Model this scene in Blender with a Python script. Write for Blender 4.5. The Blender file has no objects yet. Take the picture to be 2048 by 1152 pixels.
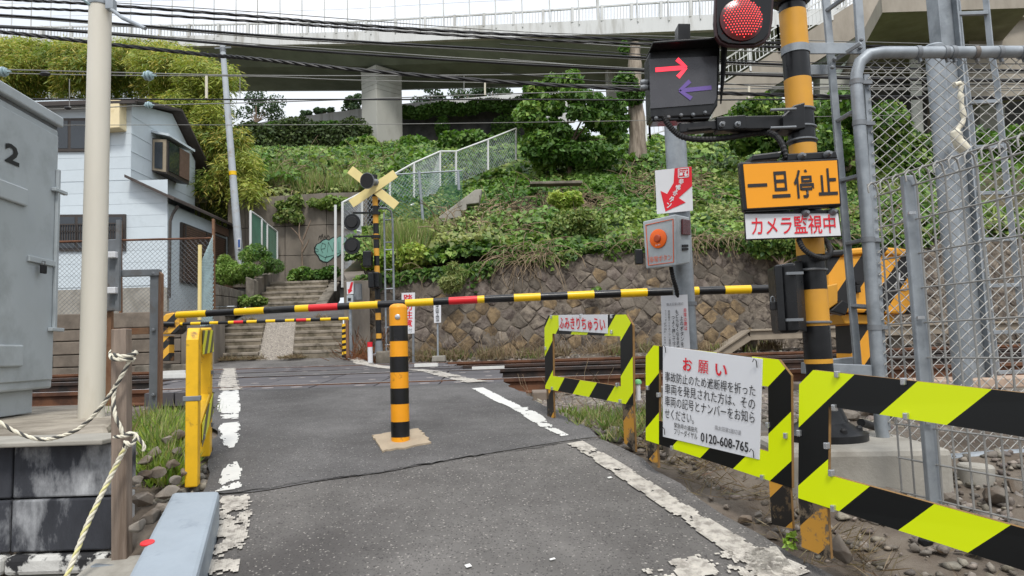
import bpy, math, random
import numpy as np
from mathutils import Vector, Matrix

random.seed(7); rng = np.random.default_rng(7)
SC = bpy.context.scene; COL = SC.collection
R_ = math.radians

# ------------------------------------------------------------------ camera
EYE = 1.4; FPX = 1400.0
PITCH, ROLL = R_(5.0), R_(1.8)
cam_d = bpy.data.cameras.new('camera'); cam = bpy.data.objects.new('camera', cam_d); COL.objects.link(cam)
CAM_R = Matrix.Rotation(math.pi / 2 + PITCH, 3, 'X') @ Matrix.Rotation(-ROLL, 3, 'Z')
cam.matrix_world = Matrix.Translation((0, 0, EYE)) @ CAM_R.to_4x4()
cam_d.sensor_width = 36.0; cam_d.lens = FPX / 2048 * 36.0
cam_d.clip_start = 0.05; cam_d.clip_end = 2000
SC.camera = cam

# ------------------------------------------------------------------ sky and sun: bright overcast
SUN_EL, SUN_AZ = 56.0, 172.0      # azimuth clockwise from +Y: behind the camera
w = bpy.data.worlds.new("World"); SC.world = w; w.use_nodes = True
nt = w.node_tree; nt.nodes.clear()
out = nt.nodes.new('ShaderNodeOutputWorld'); bg = nt.nodes.new('ShaderNodeBackground')
sky = nt.nodes.new('ShaderNodeTexSky'); sky.sky_type = 'NISHITA'; sky.sun_disc = False
sky.sun_elevation = R_(SUN_EL); sky.sun_rotation = R_(SUN_AZ)
tc = nt.nodes.new('ShaderNodeTexCoord'); nz = nt.nodes.new('ShaderNodeTexNoise')
nz.inputs['Scale'].default_value = 2.2; nz.inputs['Detail'].default_value = 6
rp = nt.nodes.new('ShaderNodeValToRGB')
rp.color_ramp.elements[0].position = 0.3; rp.color_ramp.elements[0].color = (7.0, 7.5, 8.2, 1)
rp.color_ramp.elements[1].position = 0.65; rp.color_ramp.elements[1].color = (8.8, 9.0, 9.3, 1)
mx = nt.nodes.new('ShaderNodeMix'); mx.data_type = 'RGBA'; mx.inputs[0].default_value = 0.86
nt.links.new(tc.outputs['Generated'], nz.inputs['Vector']); nt.links.new(nz.outputs['Fac'], rp.inputs[0])
nt.links.new(sky.outputs[0], mx.inputs[6]); nt.links.new(rp.outputs[0], mx.inputs[7])
sxyz = nt.nodes.new('ShaderNodeSeparateXYZ'); nt.links.new(tc.outputs['Generated'], sxyz.inputs[0])
mrz = nt.nodes.new('ShaderNodeMapRange'); nt.links.new(sxyz.outputs[2], mrz.inputs[0])   # overcast dome: zenith brighter than horizon
for k_, v_ in zip((1, 2, 3, 4), (0.30, 1.0, 0.76, 1.38)): mrz.inputs[k_].default_value = v_
mul = nt.nodes.new('ShaderNodeVectorMath'); mul.operation = 'SCALE'; nt.links.new(mx.outputs[2], mul.inputs[0]); nt.links.new(mrz.outputs[0], mul.inputs[3])
nt.links.new(mul.outputs[0], bg.inputs[0]); bg.inputs[1].default_value = 0.1
nt.links.new(bg.outputs[0], out.inputs[0])
sd = bpy.data.lights.new('sun', 'SUN'); sd.energy = 1.5; sd.angle = R_(12); sd.color = (1.0, 0.965, 0.91)
sun = bpy.data.objects.new('sun', sd); COL.objects.link(sun)
_a = R_(SUN_AZ); _e = R_(SUN_EL)
_to_sun = Vector((math.sin(_a) * math.cos(_e), math.cos(_a) * math.cos(_e), math.sin(_e)))
sun.rotation_euler = _to_sun.to_track_quat('Z', 'Y').to_euler(); sun.location = _to_sun * 60
vs = SC.view_settings; vs.view_transform = 'Standard'; vs.look = 'None'; vs.exposure = 0.74; vs.gamma = 1.0; vs.use_curve_mapping = False
try:
    SC.cycles.use_denoising = True; SC.cycles.max_bounces = 8; SC.cycles.transparent_max_bounces = 8
except Exception: pass

# ------------------------------------------------------------------ helpers
def P(px, py, Y):
    """World point at depth Y seen at pixel (px,py) of the 2048 px wide photograph (survey of the place)."""
    d = CAM_R @ Vector(((px - 1024) / FPX, (576 - py) / FPX, -1.0))
    return Vector((0, 0, EYE)) + d * (Y / d.y)
def V(*a): return Vector(a)
def interp(x, xs, ys): return float(np.interp(x, xs, ys))
def S(r, g, b):
    f = lambda c: (c / 255 / 12.92) if c / 255 <= 0.04045 else ((c / 255 + 0.055) / 1.055) ** 2.4
    return (f(r), f(g), f(b))
def worg(o):
    l = Vector((0, 0, 0))
    while o is not None: l += o.location; o = o.parent
    return l
def tag(o, label=None, cat=None, group=None, kind=None):
    if label: o['label'] = label
    if cat: o['category'] = cat
    if group: o['group'] = group
    if kind: o['kind'] = kind
    return o
def thing(name, label, cat, loc, group=None):
    o = bpy.data.objects.new(name, None); COL.objects.link(o); o.location = loc; o.empty_display_size = 0.1
    return tag(o, label, cat, group)

class MB:
    def __init__(s): s.v = []; s.f = []; s.m = []; s.uv = []
    def add(s, vs, fs, mi=0):
        o = len(s.v); s.v += [tuple(p) for p in vs]
        for f in fs: s.f.append([i + o for i in f]); s.m.append(mi)
        return s
    def hexa(s, p, mi=0):          # p: 4 bottom, 4 top (same order)
        return s.add(p, [(3, 2, 1, 0), (4, 5, 6, 7), (0, 1, 5, 4), (1, 2, 6, 5), (2, 3, 7, 6), (3, 0, 4, 7)], mi)
    def box(s, c, size, rz=0, mi=0):
        c = Vector(c); hx, hy, hz = [k / 2 for k in size]; ca, sa = math.cos(rz), math.sin(rz)
        pts = []
        for z in (-hz, hz):
            for x, y in ((-hx, -hy), (hx, -hy), (hx, hy), (-hx, hy)):
                pts.append(c + Vector((x * ca - y * sa, x * sa + y * ca, z)))
        return s.hexa(pts, mi)
    def bar(s, a, b, wd, ht, up=(0, 0, 1), mi=0):
        a, b = Vector(a), Vector(b); d = (b - a).normalized(); up = Vector(up)
        if abs(d.dot(up)) > 0.99: up = Vector((0, 1, 0))
        sx = d.cross(up).normalized() * wd / 2; sz = sx.cross(d).normalized() * ht / 2
        return s.hexa([a - sx - sz, a + sx - sz, b + sx - sz, b - sx - sz, a - sx + sz, a + sx + sz, b + sx + sz, b - sx + sz], mi)
    def cyl(s, a, b, r0, r1=None, n=12, mi=0, caps=True):
        return s.tube([a, b], [r0, r0 if r1 is None else r1], n, mi, caps)
    def tube(s, pts, r, n=8, mi=0, caps=True):
        pts = [Vector(p) for p in pts]; k = len(pts)
        rs = r if isinstance(r, (list, tuple)) else [r] * k
        d0 = (pts[1] - pts[0]).normalized(); up = Vector((0, 0, 1)) if abs(d0.z) < 0.9 else Vector((1, 0, 0))
        u = d0.cross(up).normalized(); vs = []
        for i, p in enumerate(pts):
            d = (pts[min(i + 1, k - 1)] - pts[max(i - 1, 0)]).normalized()
            u = (u - d * u.dot(d)).normalized(); wv = d.cross(u)
            for j in range(n):
                t = 2 * math.pi * j / n; vs.append(p + (u * math.cos(t) + wv * math.sin(t)) * rs[i])
        fs = [(i * n + j, i * n + (j + 1) % n, (i + 1) * n + (j + 1) % n, (i + 1) * n + j) for i in range(k - 1) for j in range(n)]
        if caps: fs += [tuple(range(n - 1, -1, -1)), tuple((k - 1) * n + j for j in range(n))]
        return s.add(vs, fs, mi)
    def lathe(s, base, axis, prof, n=20, mi=0):
        base = Vector(base); a = Vector(axis).normalized(); up = Vector((0, 0, 1)) if abs(a.z) < .9 else Vector((1, 0, 0))
        u = a.cross(up).normalized(); wv = a.cross(u); vs = []; k = len(prof)
        for r, t in prof:
            for j in range(n):
                q = 2 * math.pi * j / n; vs.append(base + a * t + (u * math.cos(q) + wv * math.sin(q)) * max(r, 1e-4))
        fs = [(i * n + j, i * n + (j + 1) % n, (i + 1) * n + (j + 1) % n, (i + 1) * n + j) for i in range(k - 1) for j in range(n)]
        fs += [tuple(range(n - 1, -1, -1)), tuple((k - 1) * n + j for j in range(n))]
        return s.add(vs, fs, mi)
    def prism(s, poly, ext, mi=0):
        poly = [Vector(p) for p in poly]; ext = Vector(ext); n = len(poly)
        return s.add(poly + [p + ext for p in poly], [tuple(range(n - 1, -1, -1)), tuple(range(n, 2 * n))] + [(i, (i + 1) % n, n + (i + 1) % n, n + i) for i in range(n)], mi)
    def build(s, name, mats, parent=None, smooth=None, bevel=0, kind=None, label=None, uv=None):
        me = bpy.data.meshes.new(name); o = bpy.data.objects.new(name, me); COL.objects.link(o)
        org = worg(parent) if parent is not None else Vector((0, 0, 0))
        me.from_pydata([(x - org.x, y - org.y, z - org.z) for x, y, z in s.v], [], s.f)
        for m in (mats if isinstance(mats, (list, tuple)) else [mats]): me.materials.append(m)
        if any(s.m): me.polygons.foreach_set('material_index', s.m)
        if uv is not None:
            l = me.uv_layers.new(name='UVMap'); idx = np.zeros(len(me.loops), dtype=np.int32); me.loops.foreach_get('vertex_index', idx)
            l.data.foreach_set('uv', np.array(uv, dtype=np.float32)[idx].ravel())
        bm_fix(me)
        if smooth is not None:
            me.polygons.foreach_set('use_smooth', [True] * len(me.polygons)); me.set_sharp_from_angle(angle=R_(smooth))
        if parent is not None: o.parent = parent
        if bevel:
            b = o.modifiers.new('bevel', 'BEVEL'); b.width = bevel; b.segments = 2; b.limit_method = 'ANGLE'; b.angle_limit = R_(40)
        if kind: o['kind'] = kind
        if label: o['label'] = label
        return o
import bmesh
def bm_fix(me):
    bm = bmesh.new(); bm.from_mesh(me); bmesh.ops.recalc_face_normals(bm, faces=bm.faces); bm.to_mesh(me); bm.free()
def qmesh(name, verts, quads, mat, parent=None, kind=None, tint=None, smooth=False):
    """fast numpy quad/tri mesh"""
    verts = np.asarray(verts, dtype=np.float32); quads = np.asarray(quads, dtype=np.int32)
    org = worg(parent) if parent is not None else Vector((0, 0, 0))
    me = bpy.data.meshes.new(name); n, k = quads.shape
    me.vertices.add(len(verts)); me.vertices.foreach_set('co', (verts - np.array(org, dtype=np.float32)).ravel())
    me.loops.add(n * k); me.loops.foreach_set('vertex_index', quads.ravel())
    me.polygons.add(n); me.polygons.foreach_set('loop_start', np.arange(n, dtype=np.int32) * k)
    me.update(calc_edges=True)
    if smooth: me.polygons.foreach_set('use_smooth', [True] * n)
    if tint is not None:
        a = me.attributes.new('tint', 'FLOAT_COLOR', 'POINT')
        a.data.foreach_set('color', np.concatenate([tint, np.ones((len(tint), 1))], 1).astype(np.float32).ravel())
    me.materials.append(mat); o = bpy.data.objects.new(name, me); COL.objects.link(o)
    if parent is not None: o.parent = parent
    if kind: o['kind'] = kind
    return o

def noise3(p, sc, seed=0):
    """vectorised value noise, 0..1, p (N,3)"""
    q = np.asarray(p, dtype=np.float64) * sc + seed * 17.31; i = np.floor(q).astype(np.int64); f = q - i; f = f * f * (3 - 2 * f)
    def h(a, b, c):
        n = (a * 374761393 + b * 668265263 + c * 1274126177) & 0x7fffffff
        n = ((n ^ (n >> 13)) * 1103515245 + 12345) & 0x7fffffff
        return ((n ^ (n >> 16)) & 0xffff) / 65535.0
    r = 0
    for dx in (0, 1):
        for dy in (0, 1):
            for dz in (0, 1):
                r = r + h(i[:, 0] + dx, i[:, 1] + dy, i[:, 2] + dz) * (f[:, 0] if dx else 1 - f[:, 0]) * (f[:, 1] if dy else 1 - f[:, 1]) * (f[:, 2] if dz else 1 - f[:, 2])
    return r
def n1(x, y, z=0, sc=1, seed=0): return float(noise3(np.array([[x, y, z]]), sc, seed)[0])

# ------------------------------------------------------------------ materials
def mat(name, col, rough=0.6, metal=0.0, var=0.18, vs=6.0, bump=0.0, bs=60.0, spec=0.4, col2=None, lo=0.42, hi=0.62, c2s=2.5, orand=0.0, stretch=None, coat=0.0, spk=None, bd=0.006):
    """Principled with two scales of colour noise, an optional second colour in patches (dirt, rust) and fine relief."""
    m = bpy.data.materials.new(name); m.use_nodes = True; t = m.node_tree; N = t.nodes; L = t.links
    b = N['Principled BSDF']; b.inputs['Roughness'].default_value = rough; b.inputs['Metallic'].default_value = metal
    b.inputs['Specular IOR Level'].default_value = spec
    if coat: b.inputs['Coat Weight'].default_value = coat; b.inputs['Coat Roughness'].default_value = 0.08
    tcn = N.new('ShaderNodeTexCoord'); vec = tcn.outputs['Object']
    if orand:
        oi = N.new('ShaderNodeObjectInfo'); va = N.new('ShaderNodeVectorMath'); va.operation = 'SCALE'
        cmb = N.new('ShaderNodeCombineXYZ')
        for k in range(3): L.new(oi.outputs['Random'], cmb.inputs[k])
        va.inputs[3].default_value = 37.0; L.new(cmb.outputs[0], va.inputs[0])
        ad = N.new('ShaderNodeVectorMath'); L.new(vec, ad.inputs[0]); L.new(va.outputs[0], ad.inputs[1]); vec = ad.outputs[0]
    if stretch:
        mp = N.new('ShaderNodeMapping'); mp.inputs['Scale'].default_value = stretch; L.new(vec, mp.inputs['Vector']); vec = mp.outputs[0]
    def noise(sc, det=5, rgh=0.6):
        n = N.new('ShaderNodeTexNoise'); n.inputs['Scale'].default_value = sc; n.inputs['Detail'].default_value = det; n.inputs['Roughness'].default_value = rgh
        L.new(vec, n.inputs['Vector']); return n.outputs['Fac']
    def mr(src, a0, a1, b0, b1):
        n = N.new('ShaderNodeMapRange'); L.new(src, n.inputs[0])
        for k, v in zip((1, 2, 3, 4), (a0, a1, b0, b1)): n.inputs[k].default_value = v
        return n.outputs[0]
    def mix(fac, a, bb, mode='MIX'):
        n = N.new('ShaderNodeMix'); n.data_type = 'RGBA'; n.blend_type = mode
        if hasattr(fac, 'links'): L.new(fac, n.inputs[0])
        else: n.inputs[0].default_value = fac
        for k, v in ((6, a), (7, bb)):
            if hasattr(v, 'links'): L.new(v, n.inputs[k])
            else: n.inputs[k].default_value = (*v, 1)
        return n.outputs[2]
    c = mix(mr(noise(vs), 0.3, 0.7, 0, 1), tuple(x * (1 - var) for x in col), tuple(min(1, x * (1 + var)) for x in col))
    if col2 is not None: c = mix(mr(noise(c2s, 8, 0.65), lo, hi, 0, 1), c, col2)
    if spk is not None:   # (scale, threshold, colour) bright or dark grains
        vo = N.new('ShaderNodeTexVoronoi'); vo.inputs['Scale'].default_value = spk[0]; L.new(vec, vo.inputs['Vector'])
        sp = N.new('ShaderNodeSeparateColor'); L.new(vo.outputs['Color'], sp.inputs[0])
        c = mix(mr(sp.outputs[0], spk[1], spk[1] + 0.05, 0, 0.85), c, spk[2])
        if len(spk) > 3: c = mix(mr(sp.outputs[1], spk[1] - .1, spk[1], 0, 0.7), c, spk[3])
    if orand:
        hs = N.new('ShaderNodeHueSaturation'); L.new(mr(oi.outputs['Random'], 0, 1, 1 - orand, 1 + orand), hs.inputs['Value']); L.new(c, hs.inputs['Color']); c = hs.outputs[0]
    L.new(c, b.inputs['Base Color'])
    L.new(mr(noise(vs * 2.3), 0.3, 0.7, max(0.02, rough - 0.1), min(1, rough + 0.1)), b.inputs['Roughness'])
    if bump:
        bp = N.new('ShaderNodeBump'); bp.inputs['Strength'].default_value = min(1, bump); bp.inputs['Distance'].default_value = bd
        L.new(noise(bs, 6, 0.7), bp.inputs['Height']); L.new(bp.outputs[0], b.inputs['Normal'])
    return m
def emit(name, col, st):
    m = bpy.data.materials.new(name); m.use_nodes = True; b = m.node_tree.nodes['Principled BSDF']
    b.inputs['Base Color'].default_value = (*[c * .4 for c in col], 1); b.inputs['Emission Color'].default_value = (*col, 1); b.inputs['Emission Strength'].default_value = st
    return m
def leafmat(name, rough=0.5, trans=0.3, gain=1.0):
    m = bpy.data.materials.new(name); m.use_nodes = True; N = m.node_tree.nodes; L = m.node_tree.links
    b = N['Principled BSDF']; b.inputs['Roughness'].default_value = rough; b.inputs['Specular IOR Level'].default_value = 0.35
    a = N.new('ShaderNodeAttribute'); a.attribute_name = 'tint'
    tr = N.new('ShaderNodeBsdfTranslucent'); ms = N.new('ShaderNodeMixShader'); ms.inputs[0].default_value = trans
    hs = N.new('ShaderNodeHueSaturation'); hs.inputs['Value'].default_value = 1.3 * gain; hs.inputs['Saturation'].default_value = 1.1
    L.new(a.outputs['Color'], b.inputs['Base Color']); L.new(a.outputs['Color'], hs.inputs['Color']); L.new(hs.outputs[0], tr.inputs['Color'])
    L.new(b.outputs[0], ms.inputs[1]); L.new(tr.outputs[0], ms.inputs[2]); L.new(ms.outputs[0], N['Material Output'].inputs['Surface'])
    return m
def stripe_uv(name, ca, cb, period, phase, rough=0.35, wear=None):
    """diagonal two colour reflective print on UVs measured in metres"""
    m = bpy.data.materials.new(name); m.use_nodes = True; N = m.node_tree.nodes; L = m.node_tree.links
    b = N['Principled BSDF']; b.inputs['Roughness'].default_value = rough; b.inputs['Specular IOR Level'].default_value = 0.3
    uv = N.new('ShaderNodeUVMap'); sp = N.new('ShaderNodeSeparateXYZ'); L.new(uv.outputs[0], sp.inputs[0])
    def mth(op, x, y):
        n = N.new('ShaderNodeMath'); n.operation = op
        for k, v in enumerate((x, y)):
            if hasattr(v, 'links'): L.new(v, n.inputs[k])
            else: n.inputs[k].default_value = v
        return n.outputs[0]
    s = mth('SUBTRACT', sp.outputs[0], sp.outputs[1]); s = mth('ADD', s, phase); s = mth('DIVIDE', s, period)
    fr = N.new('ShaderNodeMath'); fr.operation = 'FRACT'; L.new(s, fr.inputs[0])
    lt = mth('LESS_THAN', fr.outputs[0], 0.5)
    n = N.new('ShaderNodeMix'); n.data_type = 'RGBA'; L.new(lt, n.inputs[0]); n.inputs[6].default_value = (*cb, 1); n.inputs[7].default_value = (*ca, 1)
    c = n.outputs[2]
    if wear is not None:
        tcn = N.new('ShaderNodeTexCoord'); nz = N.new('ShaderNodeTexNoise'); nz.inputs['Scale'].default_value = 14; nz.inputs['Detail'].default_value = 8; nz.inputs['Roughness'].default_value = .7
        L.new(tcn.outputs['Object'], nz.inputs['Vector']); mrn = N.new('ShaderNodeMapRange'); L.new(nz.outputs['Fac'], mrn.inputs[0])
        mrn.inputs[1].default_value = wear[1]; mrn.inputs[2].default_value = wear[1] + .06
        n2 = N.new('ShaderNodeMix'); n2.data_type = 'RGBA'; L.new(mrn.outputs[0], n2.inputs[0]); L.new(c, n2.inputs[6]); n2.inputs[7].default_value = (*wear[0], 1); c = n2.outputs[2]
    L.new(c, b.inputs['Base Color'])
    return m

M = {}
M['asphalt'] = mat('asphalt', S(96, 94, 93), 0.85, var=.2, vs=3, bump=.9, bs=150, spk=(170, .955, S(150, 147, 142), S(58, 57, 57)), spec=.25, col2=S(74, 72, 71), c2s=.9, lo=.42, hi=.65)
M['asphalt_old'] = mat('asphalt_old', S(104, 101, 98), 0.88, var=.2, vs=3, bump=1.0, bs=130, spk=(150, .95, S(160, 155, 148), S(62, 60, 59)), spec=.25, col2=S(80, 77, 75), c2s=1.0, lo=.42, hi=.65)
M['crack'] = mat('crack', S(28, 27, 26), .95)
M['paint_white'] = mat('paint_white', S(210, 209, 204), .7, var=.06, vs=20, bump=.3, bs=120)
M['paint_worn'] = mat('paint_worn', S(186, 180, 170), .85, var=.14, vs=20, bump=.5, bs=120, col2=S(142, 136, 128), c2s=22, lo=.46, hi=.62)
M['soil'] = mat('soil', S(84, 74, 64), .95, var=.3, vs=5, bump=1, bs=50, col2=S(110, 101, 90), c2s=3)
M['ballast'] = mat('ballast', S(118, 106, 95), .9, var=.3, vs=18, bump=.6, bs=60, orand=.2, col2=S(92, 80, 70), c2s=9)
M['rock'] = mat('rock', S(126, 119, 110), .85, var=.25, vs=9, bump=.7, bs=30, orand=.3, col2=S(96, 82, 68), c2s=4)
M['concrete'] = mat('concrete', S(150, 146, 137), .85, var=.15, vs=5, bump=.4, bs=70, col2=S(112, 107, 98), c2s=2.0, lo=.48, hi=.7)
M['concrete_old'] = mat('concrete_old', S(122, 115, 104), .9, var=.2, vs=6, bump=.7, bs=60, col2=S(82, 76, 67), c2s=2.5, lo=.42, hi=.62)
M['concrete_dark'] = mat('concrete_dark', S(124, 116, 106), .9, var=.22, vs=5, bump=.6, bs=50, col2=S(92, 85, 76), c2s=1.2, lo=.42, hi=.65, stretch=(1, 1, .3))
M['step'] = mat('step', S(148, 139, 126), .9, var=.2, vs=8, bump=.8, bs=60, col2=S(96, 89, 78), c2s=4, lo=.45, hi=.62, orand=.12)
M['board'] = mat('precast_board', S(116, 106, 95), .9, var=.16, vs=6, bump=.4, bs=50, col2=S(84, 77, 69), c2s=2.2, orand=.1, lo=.45, hi=.7)
M['bridge'] = mat('bridge_concrete', S(168, 168, 160), .85, var=.07, vs=.4, bump=.15, bs=8, col2=S(138, 136, 127), c2s=.35, lo=.5, hi=.75, stretch=(1, 1, .4))
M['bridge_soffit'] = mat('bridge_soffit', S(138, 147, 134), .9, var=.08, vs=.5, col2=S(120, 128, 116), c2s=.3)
M['bridge_white'] = mat('bridge_white', S(204, 205, 203), .6, var=.06, vs=1, col2=S(150, 147, 138), c2s=1.3, lo=.5, hi=.72, stretch=(1, 1, .12))
M['rail_side'] = mat('rail_side_dark', S(44, 38, 35), .7, var=.25, vs=8, col2=S(70, 50, 40), c2s=4)
M['rail_steel'] = mat('rail_steel', S(188, 184, 182), .35, metal=.3, var=.12, vs=10)
M['rail_rust'] = mat('rail_rust', S(112, 76, 54), .85, var=.25, vs=8, bump=.4, bs=60, col2=S(72, 48, 36), c2s=4)
M['sleeper'] = mat('sleeper', S(128, 116, 104), .9, var=.2, vs=6, bump=.4, orand=.1)
M['panel'] = mat('crossing_panel', S(88, 85, 87), .75, var=.2, vs=6, bump=.3, bs=60, orand=.10, col2=S(70, 67, 69), c2s=3, stretch=(.4, 2, 1))
M['panel_pin'] = mat('panel_pin', S(150, 143, 140), .7, var=.1)
M['galv'] = mat('galvanised', S(146, 152, 157), .45, metal=.35, var=.13, vs=9, col2=S(120, 126, 131), c2s=5, lo=.45, hi=.65)
M['galv_dull'] = mat('galvanised_dull', S(118, 122, 126), .55, metal=.3, var=.15, vs=9, col2=S(104, 92, 80), c2s=4, lo=.55, hi=.72)
M['wire'] = mat('fence_wire', S(150, 149, 145), .5, metal=.3, var=.12, vs=14)
M['black'] = mat('black_paint', S(19, 20, 22), .34, var=.25, vs=7, col2=S(32, 33, 35), c2s=4, lo=.5, hi=.75, spec=.35)
M['black_gloss'] = mat('black_gloss', S(10, 10, 12), .18, var=.1, spec=.4)
M['black_rubber'] = mat('black_rubber', S(24, 24, 25), .6, var=.2)
M['sig_yellow'] = mat('signal_yellow', S(204, 148, 46), .5, var=.06, vs=8, col2=S(196, 142, 52), c2s=3)
M['amber'] = mat('amber_face', S(226, 148, 16), .35, var=.03)
M['bollard_yellow'] = mat('bollard_yellow', S(226, 150, 24), .42, var=.06, vs=10, col2=S(150, 104, 40), c2s=13, lo=.6, hi=.7)
M['tape_yellow'] = mat('tape_yellow', S(228, 184, 14), .35, var=.05)
M['tape_black'] = mat('tape_black', S(19, 19, 21), .35, var=.2, col2=S(52, 50, 48), c2s=9, lo=.58, hi=.72)
M['tape_red'] = mat('tape_red', S(206, 34, 40), .35, var=.06)
M['white'] = mat('sign_white', S(206, 207, 210), .4, var=.03, vs=3)
M['red'] = mat('sign_red', S(205, 28, 44), .45, var=.04)
M['ink'] = mat('sign_ink', S(30, 30, 33), .5, var=.05)
M['ink_grey'] = mat('sign_ink_grey', S(120, 120, 124), .5, var=.05)
M['cab'] = mat('cabinet_grey', S(168, 175, 178), .45, var=.05, vs=2.5, col2=S(140, 146, 148), c2s=2.2, lo=.5, hi=.75)
M['cream_pole'] = mat('cream_pole', S(200, 195, 182), .55, var=.05, vs=5, col2=S(176, 168, 150), c2s=3, lo=.52, hi=.75, stretch=(1, 1, .2))
M['siding'] = mat('siding_white', S(196, 206, 212), .6, var=.04, vs=3, col2=S(186, 196, 201), c2s=3, orand=.035, lo=.55, hi=.75)
M['roof_dark'] = mat('roof_dark', S(70, 62, 58), .7, var=.2, vs=8)
M['glass'] = mat('window_glass', S(38, 44, 50), .06, var=.2, vs=2, spec=.8)
M['frame_dark'] = mat('frame_dark', S(62, 56, 52), .5, var=.15)
M['frame_beige'] = mat('frame_beige', S(150, 138, 118), .5, var=.1)
M['cream'] = mat('cream_plastic', S(224, 208, 168), .55, var=.05, col2=S(200, 182, 140), c2s=5, lo=.55, hi=.75)
M['lattice'] = mat('lattice_brown', S(104, 82, 68), .7, var=.2, vs=8)
M['wood'] = mat('weathered_wood', S(134, 120, 108), .85, var=.25, vs=12, bump=.5, bs=40, stretch=(4, 4, .25), col2=S(104, 90, 78), c2s=5)
M['rope_w'] = mat('rope_white', S(206, 200, 182), .9, var=.15, vs=60)
M['rope_b'] = mat('rope_black', S(74, 73, 70), .9, var=.2, vs=60)
M['guard_yellow'] = mat('guard_yellow', S(220, 172, 26), .5, var=.12, vs=8, col2=S(132, 98, 42), c2s=11, lo=.57, hi=.67)
M['guard_ply'] = mat('guard_edge', S(124, 94, 54), .7, var=.25, vs=14)
M['block_blue'] = mat('curb_blue_grey', S(138, 147, 155), .6, var=.06, vs=6, bump=.15, col2=S(112, 121, 130), c2s=5, lo=.55, hi=.7)
M['rope_y'] = mat('rope_yellowish', S(206, 200, 142), .9, var=.15, vs=60)
M['galv_pale'] = mat('pale_pole', S(170, 176, 182), .6, var=.08, vs=4, col2=S(150, 140, 128), c2s=2.5, lo=.55, hi=.7)
M['black_wall'] = mat('stained_block', S(58, 60, 66), .85, var=.3, vs=6, bump=.6, bs=40, col2=S(186, 188, 190), c2s=3.0, lo=.48, hi=.68, orand=.05, stretch=(1.3, 1, .55))
M['peeled'] = mat('peeled_paint', S(196, 195, 190), .85, var=.15, vs=8, bump=.8, bs=25, col2=S(40, 40, 42), c2s=5, lo=.5, hi=.54)
M['beige_patch'] = mat('beige_mortar', S(158, 143, 122), .9, var=.12, vs=8, bump=.5, bs=90)
M['trough'] = mat('cable_trough', S(140, 129, 114), .9, var=.15, vs=5, bump=.4, orand=.06)
M['stair_face'] = mat('stair_face', S(158, 150, 138), .88, var=.14, vs=.7, col2=S(122, 115, 104), c2s=.5, lo=.42, hi=.7, stretch=(1, 1, .4))
M['bark'] = mat('bark', S(120, 104, 90), .9, var=.3, vs=8, bump=.8, bs=20, stretch=(3, 3, .5))
M['culm'] = mat('bamboo_culm', S(128, 140, 70), .6, var=.2)
M['twig'] = mat('dry_twig', S(140, 122, 98), .9, var=.25, vs=10)
M['graf_teal'] = mat('spray_teal', S(112, 156, 144), .7, var=.06)
M['graf_black'] = mat('spray_black', S(30, 32, 32), .7, var=.06)
M['cross_cream'] = mat('crossbuck_cream', S(218, 200, 138), .55, var=.06)
M['netting'] = mat('net_blue_grey', S(150, 170, 172), .7, var=.15)
M['net_green'] = mat('net_green', S(70, 118, 96), .7, var=.15)
M['led_red'] = emit('led_red', (1.0, .05, .05), 1.5)
M['arrow_red'] = emit('arrow_red', (1.0, .04, .07), 0.95)
M['lens_red'] = mat('lens_red', S(74, 8, 10), .25, var=.1, spec=.6)
M['arrow_dim'] = mat('arrow_dim', S(104, 82, 150), .35, var=.05)
M['arrow_face'] = mat('arrow_face', S(70, 70, 74), .25, var=.04, spec=.4)
M['cable'] = mat('cable_black', S(26, 26, 28), .5, var=.1)
M['cable_grey'] = mat('cable_grey', S(120, 120, 116), .5, var=.1)
M['insul'] = mat('insulator', S(150, 172, 176), .3, var=.1)
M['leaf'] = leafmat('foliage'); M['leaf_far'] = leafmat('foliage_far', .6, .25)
M['rust_frame'] = mat('rusty_channel', S(126, 96, 72), .7, var=.2, col2=S(104, 70, 48), c2s=6)
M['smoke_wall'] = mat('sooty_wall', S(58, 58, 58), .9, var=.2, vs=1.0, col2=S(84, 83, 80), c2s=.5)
M['chrome'] = mat('clip_metal', S(190, 192, 194), .25, metal=.8, var=.05)
M['fl_y'] = S(206, 222, 0); M['fl_k'] = S(10, 11, 11)

# ------------------------------------------------------------------ lettering
def letters(name, body, O, U, Vv, mat_, parent, depth=0.0015, bold=0.0, lean=None):
    """lettering fitted to the parallelogram O, O+U, O+U+Vv, raised along the face normal"""
    O, U, Vv = Vector(O), Vector(U), Vector(Vv)
    c = bpy.data.curves.new(name, 'FONT'); c.body = body; c.align_x = 'CENTER' if '\n' in body else 'LEFT'; c.offset = bold; c.resolution_u = 2
    c.space_line = 1.0
    t = bpy.data.objects.new(name + '_src', c); COL.objects.link(t)
    me = bpy.data.meshes.new_from_object(t); bpy.data.objects.remove(t); bpy.data.curves.remove(c)
    n = len(me.vertices); co = np.zeros(n * 3, np.float32); me.vertices.foreach_get('co', co); co = co.reshape(-1, 3)
    lo, hi = co.min(0), co.max(0); q = (co - lo) / np.maximum(hi - lo, 1e-6)
    N = U.cross(Vv).normalized(); org = worg(parent)
    o0 = np.array(O + N * depth - org)
    co = o0 + q[:, :1] * np.array(U) + q[:, 1:2] * np.array(Vv)
    me.vertices.foreach_set('co', co.astype(np.float32).ravel()); me.materials.clear(); me.materials.append(mat_); me.update()
    o = bpy.data.objects.new(name, me); COL.objects.link(o); o.parent = parent
    return o

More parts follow.
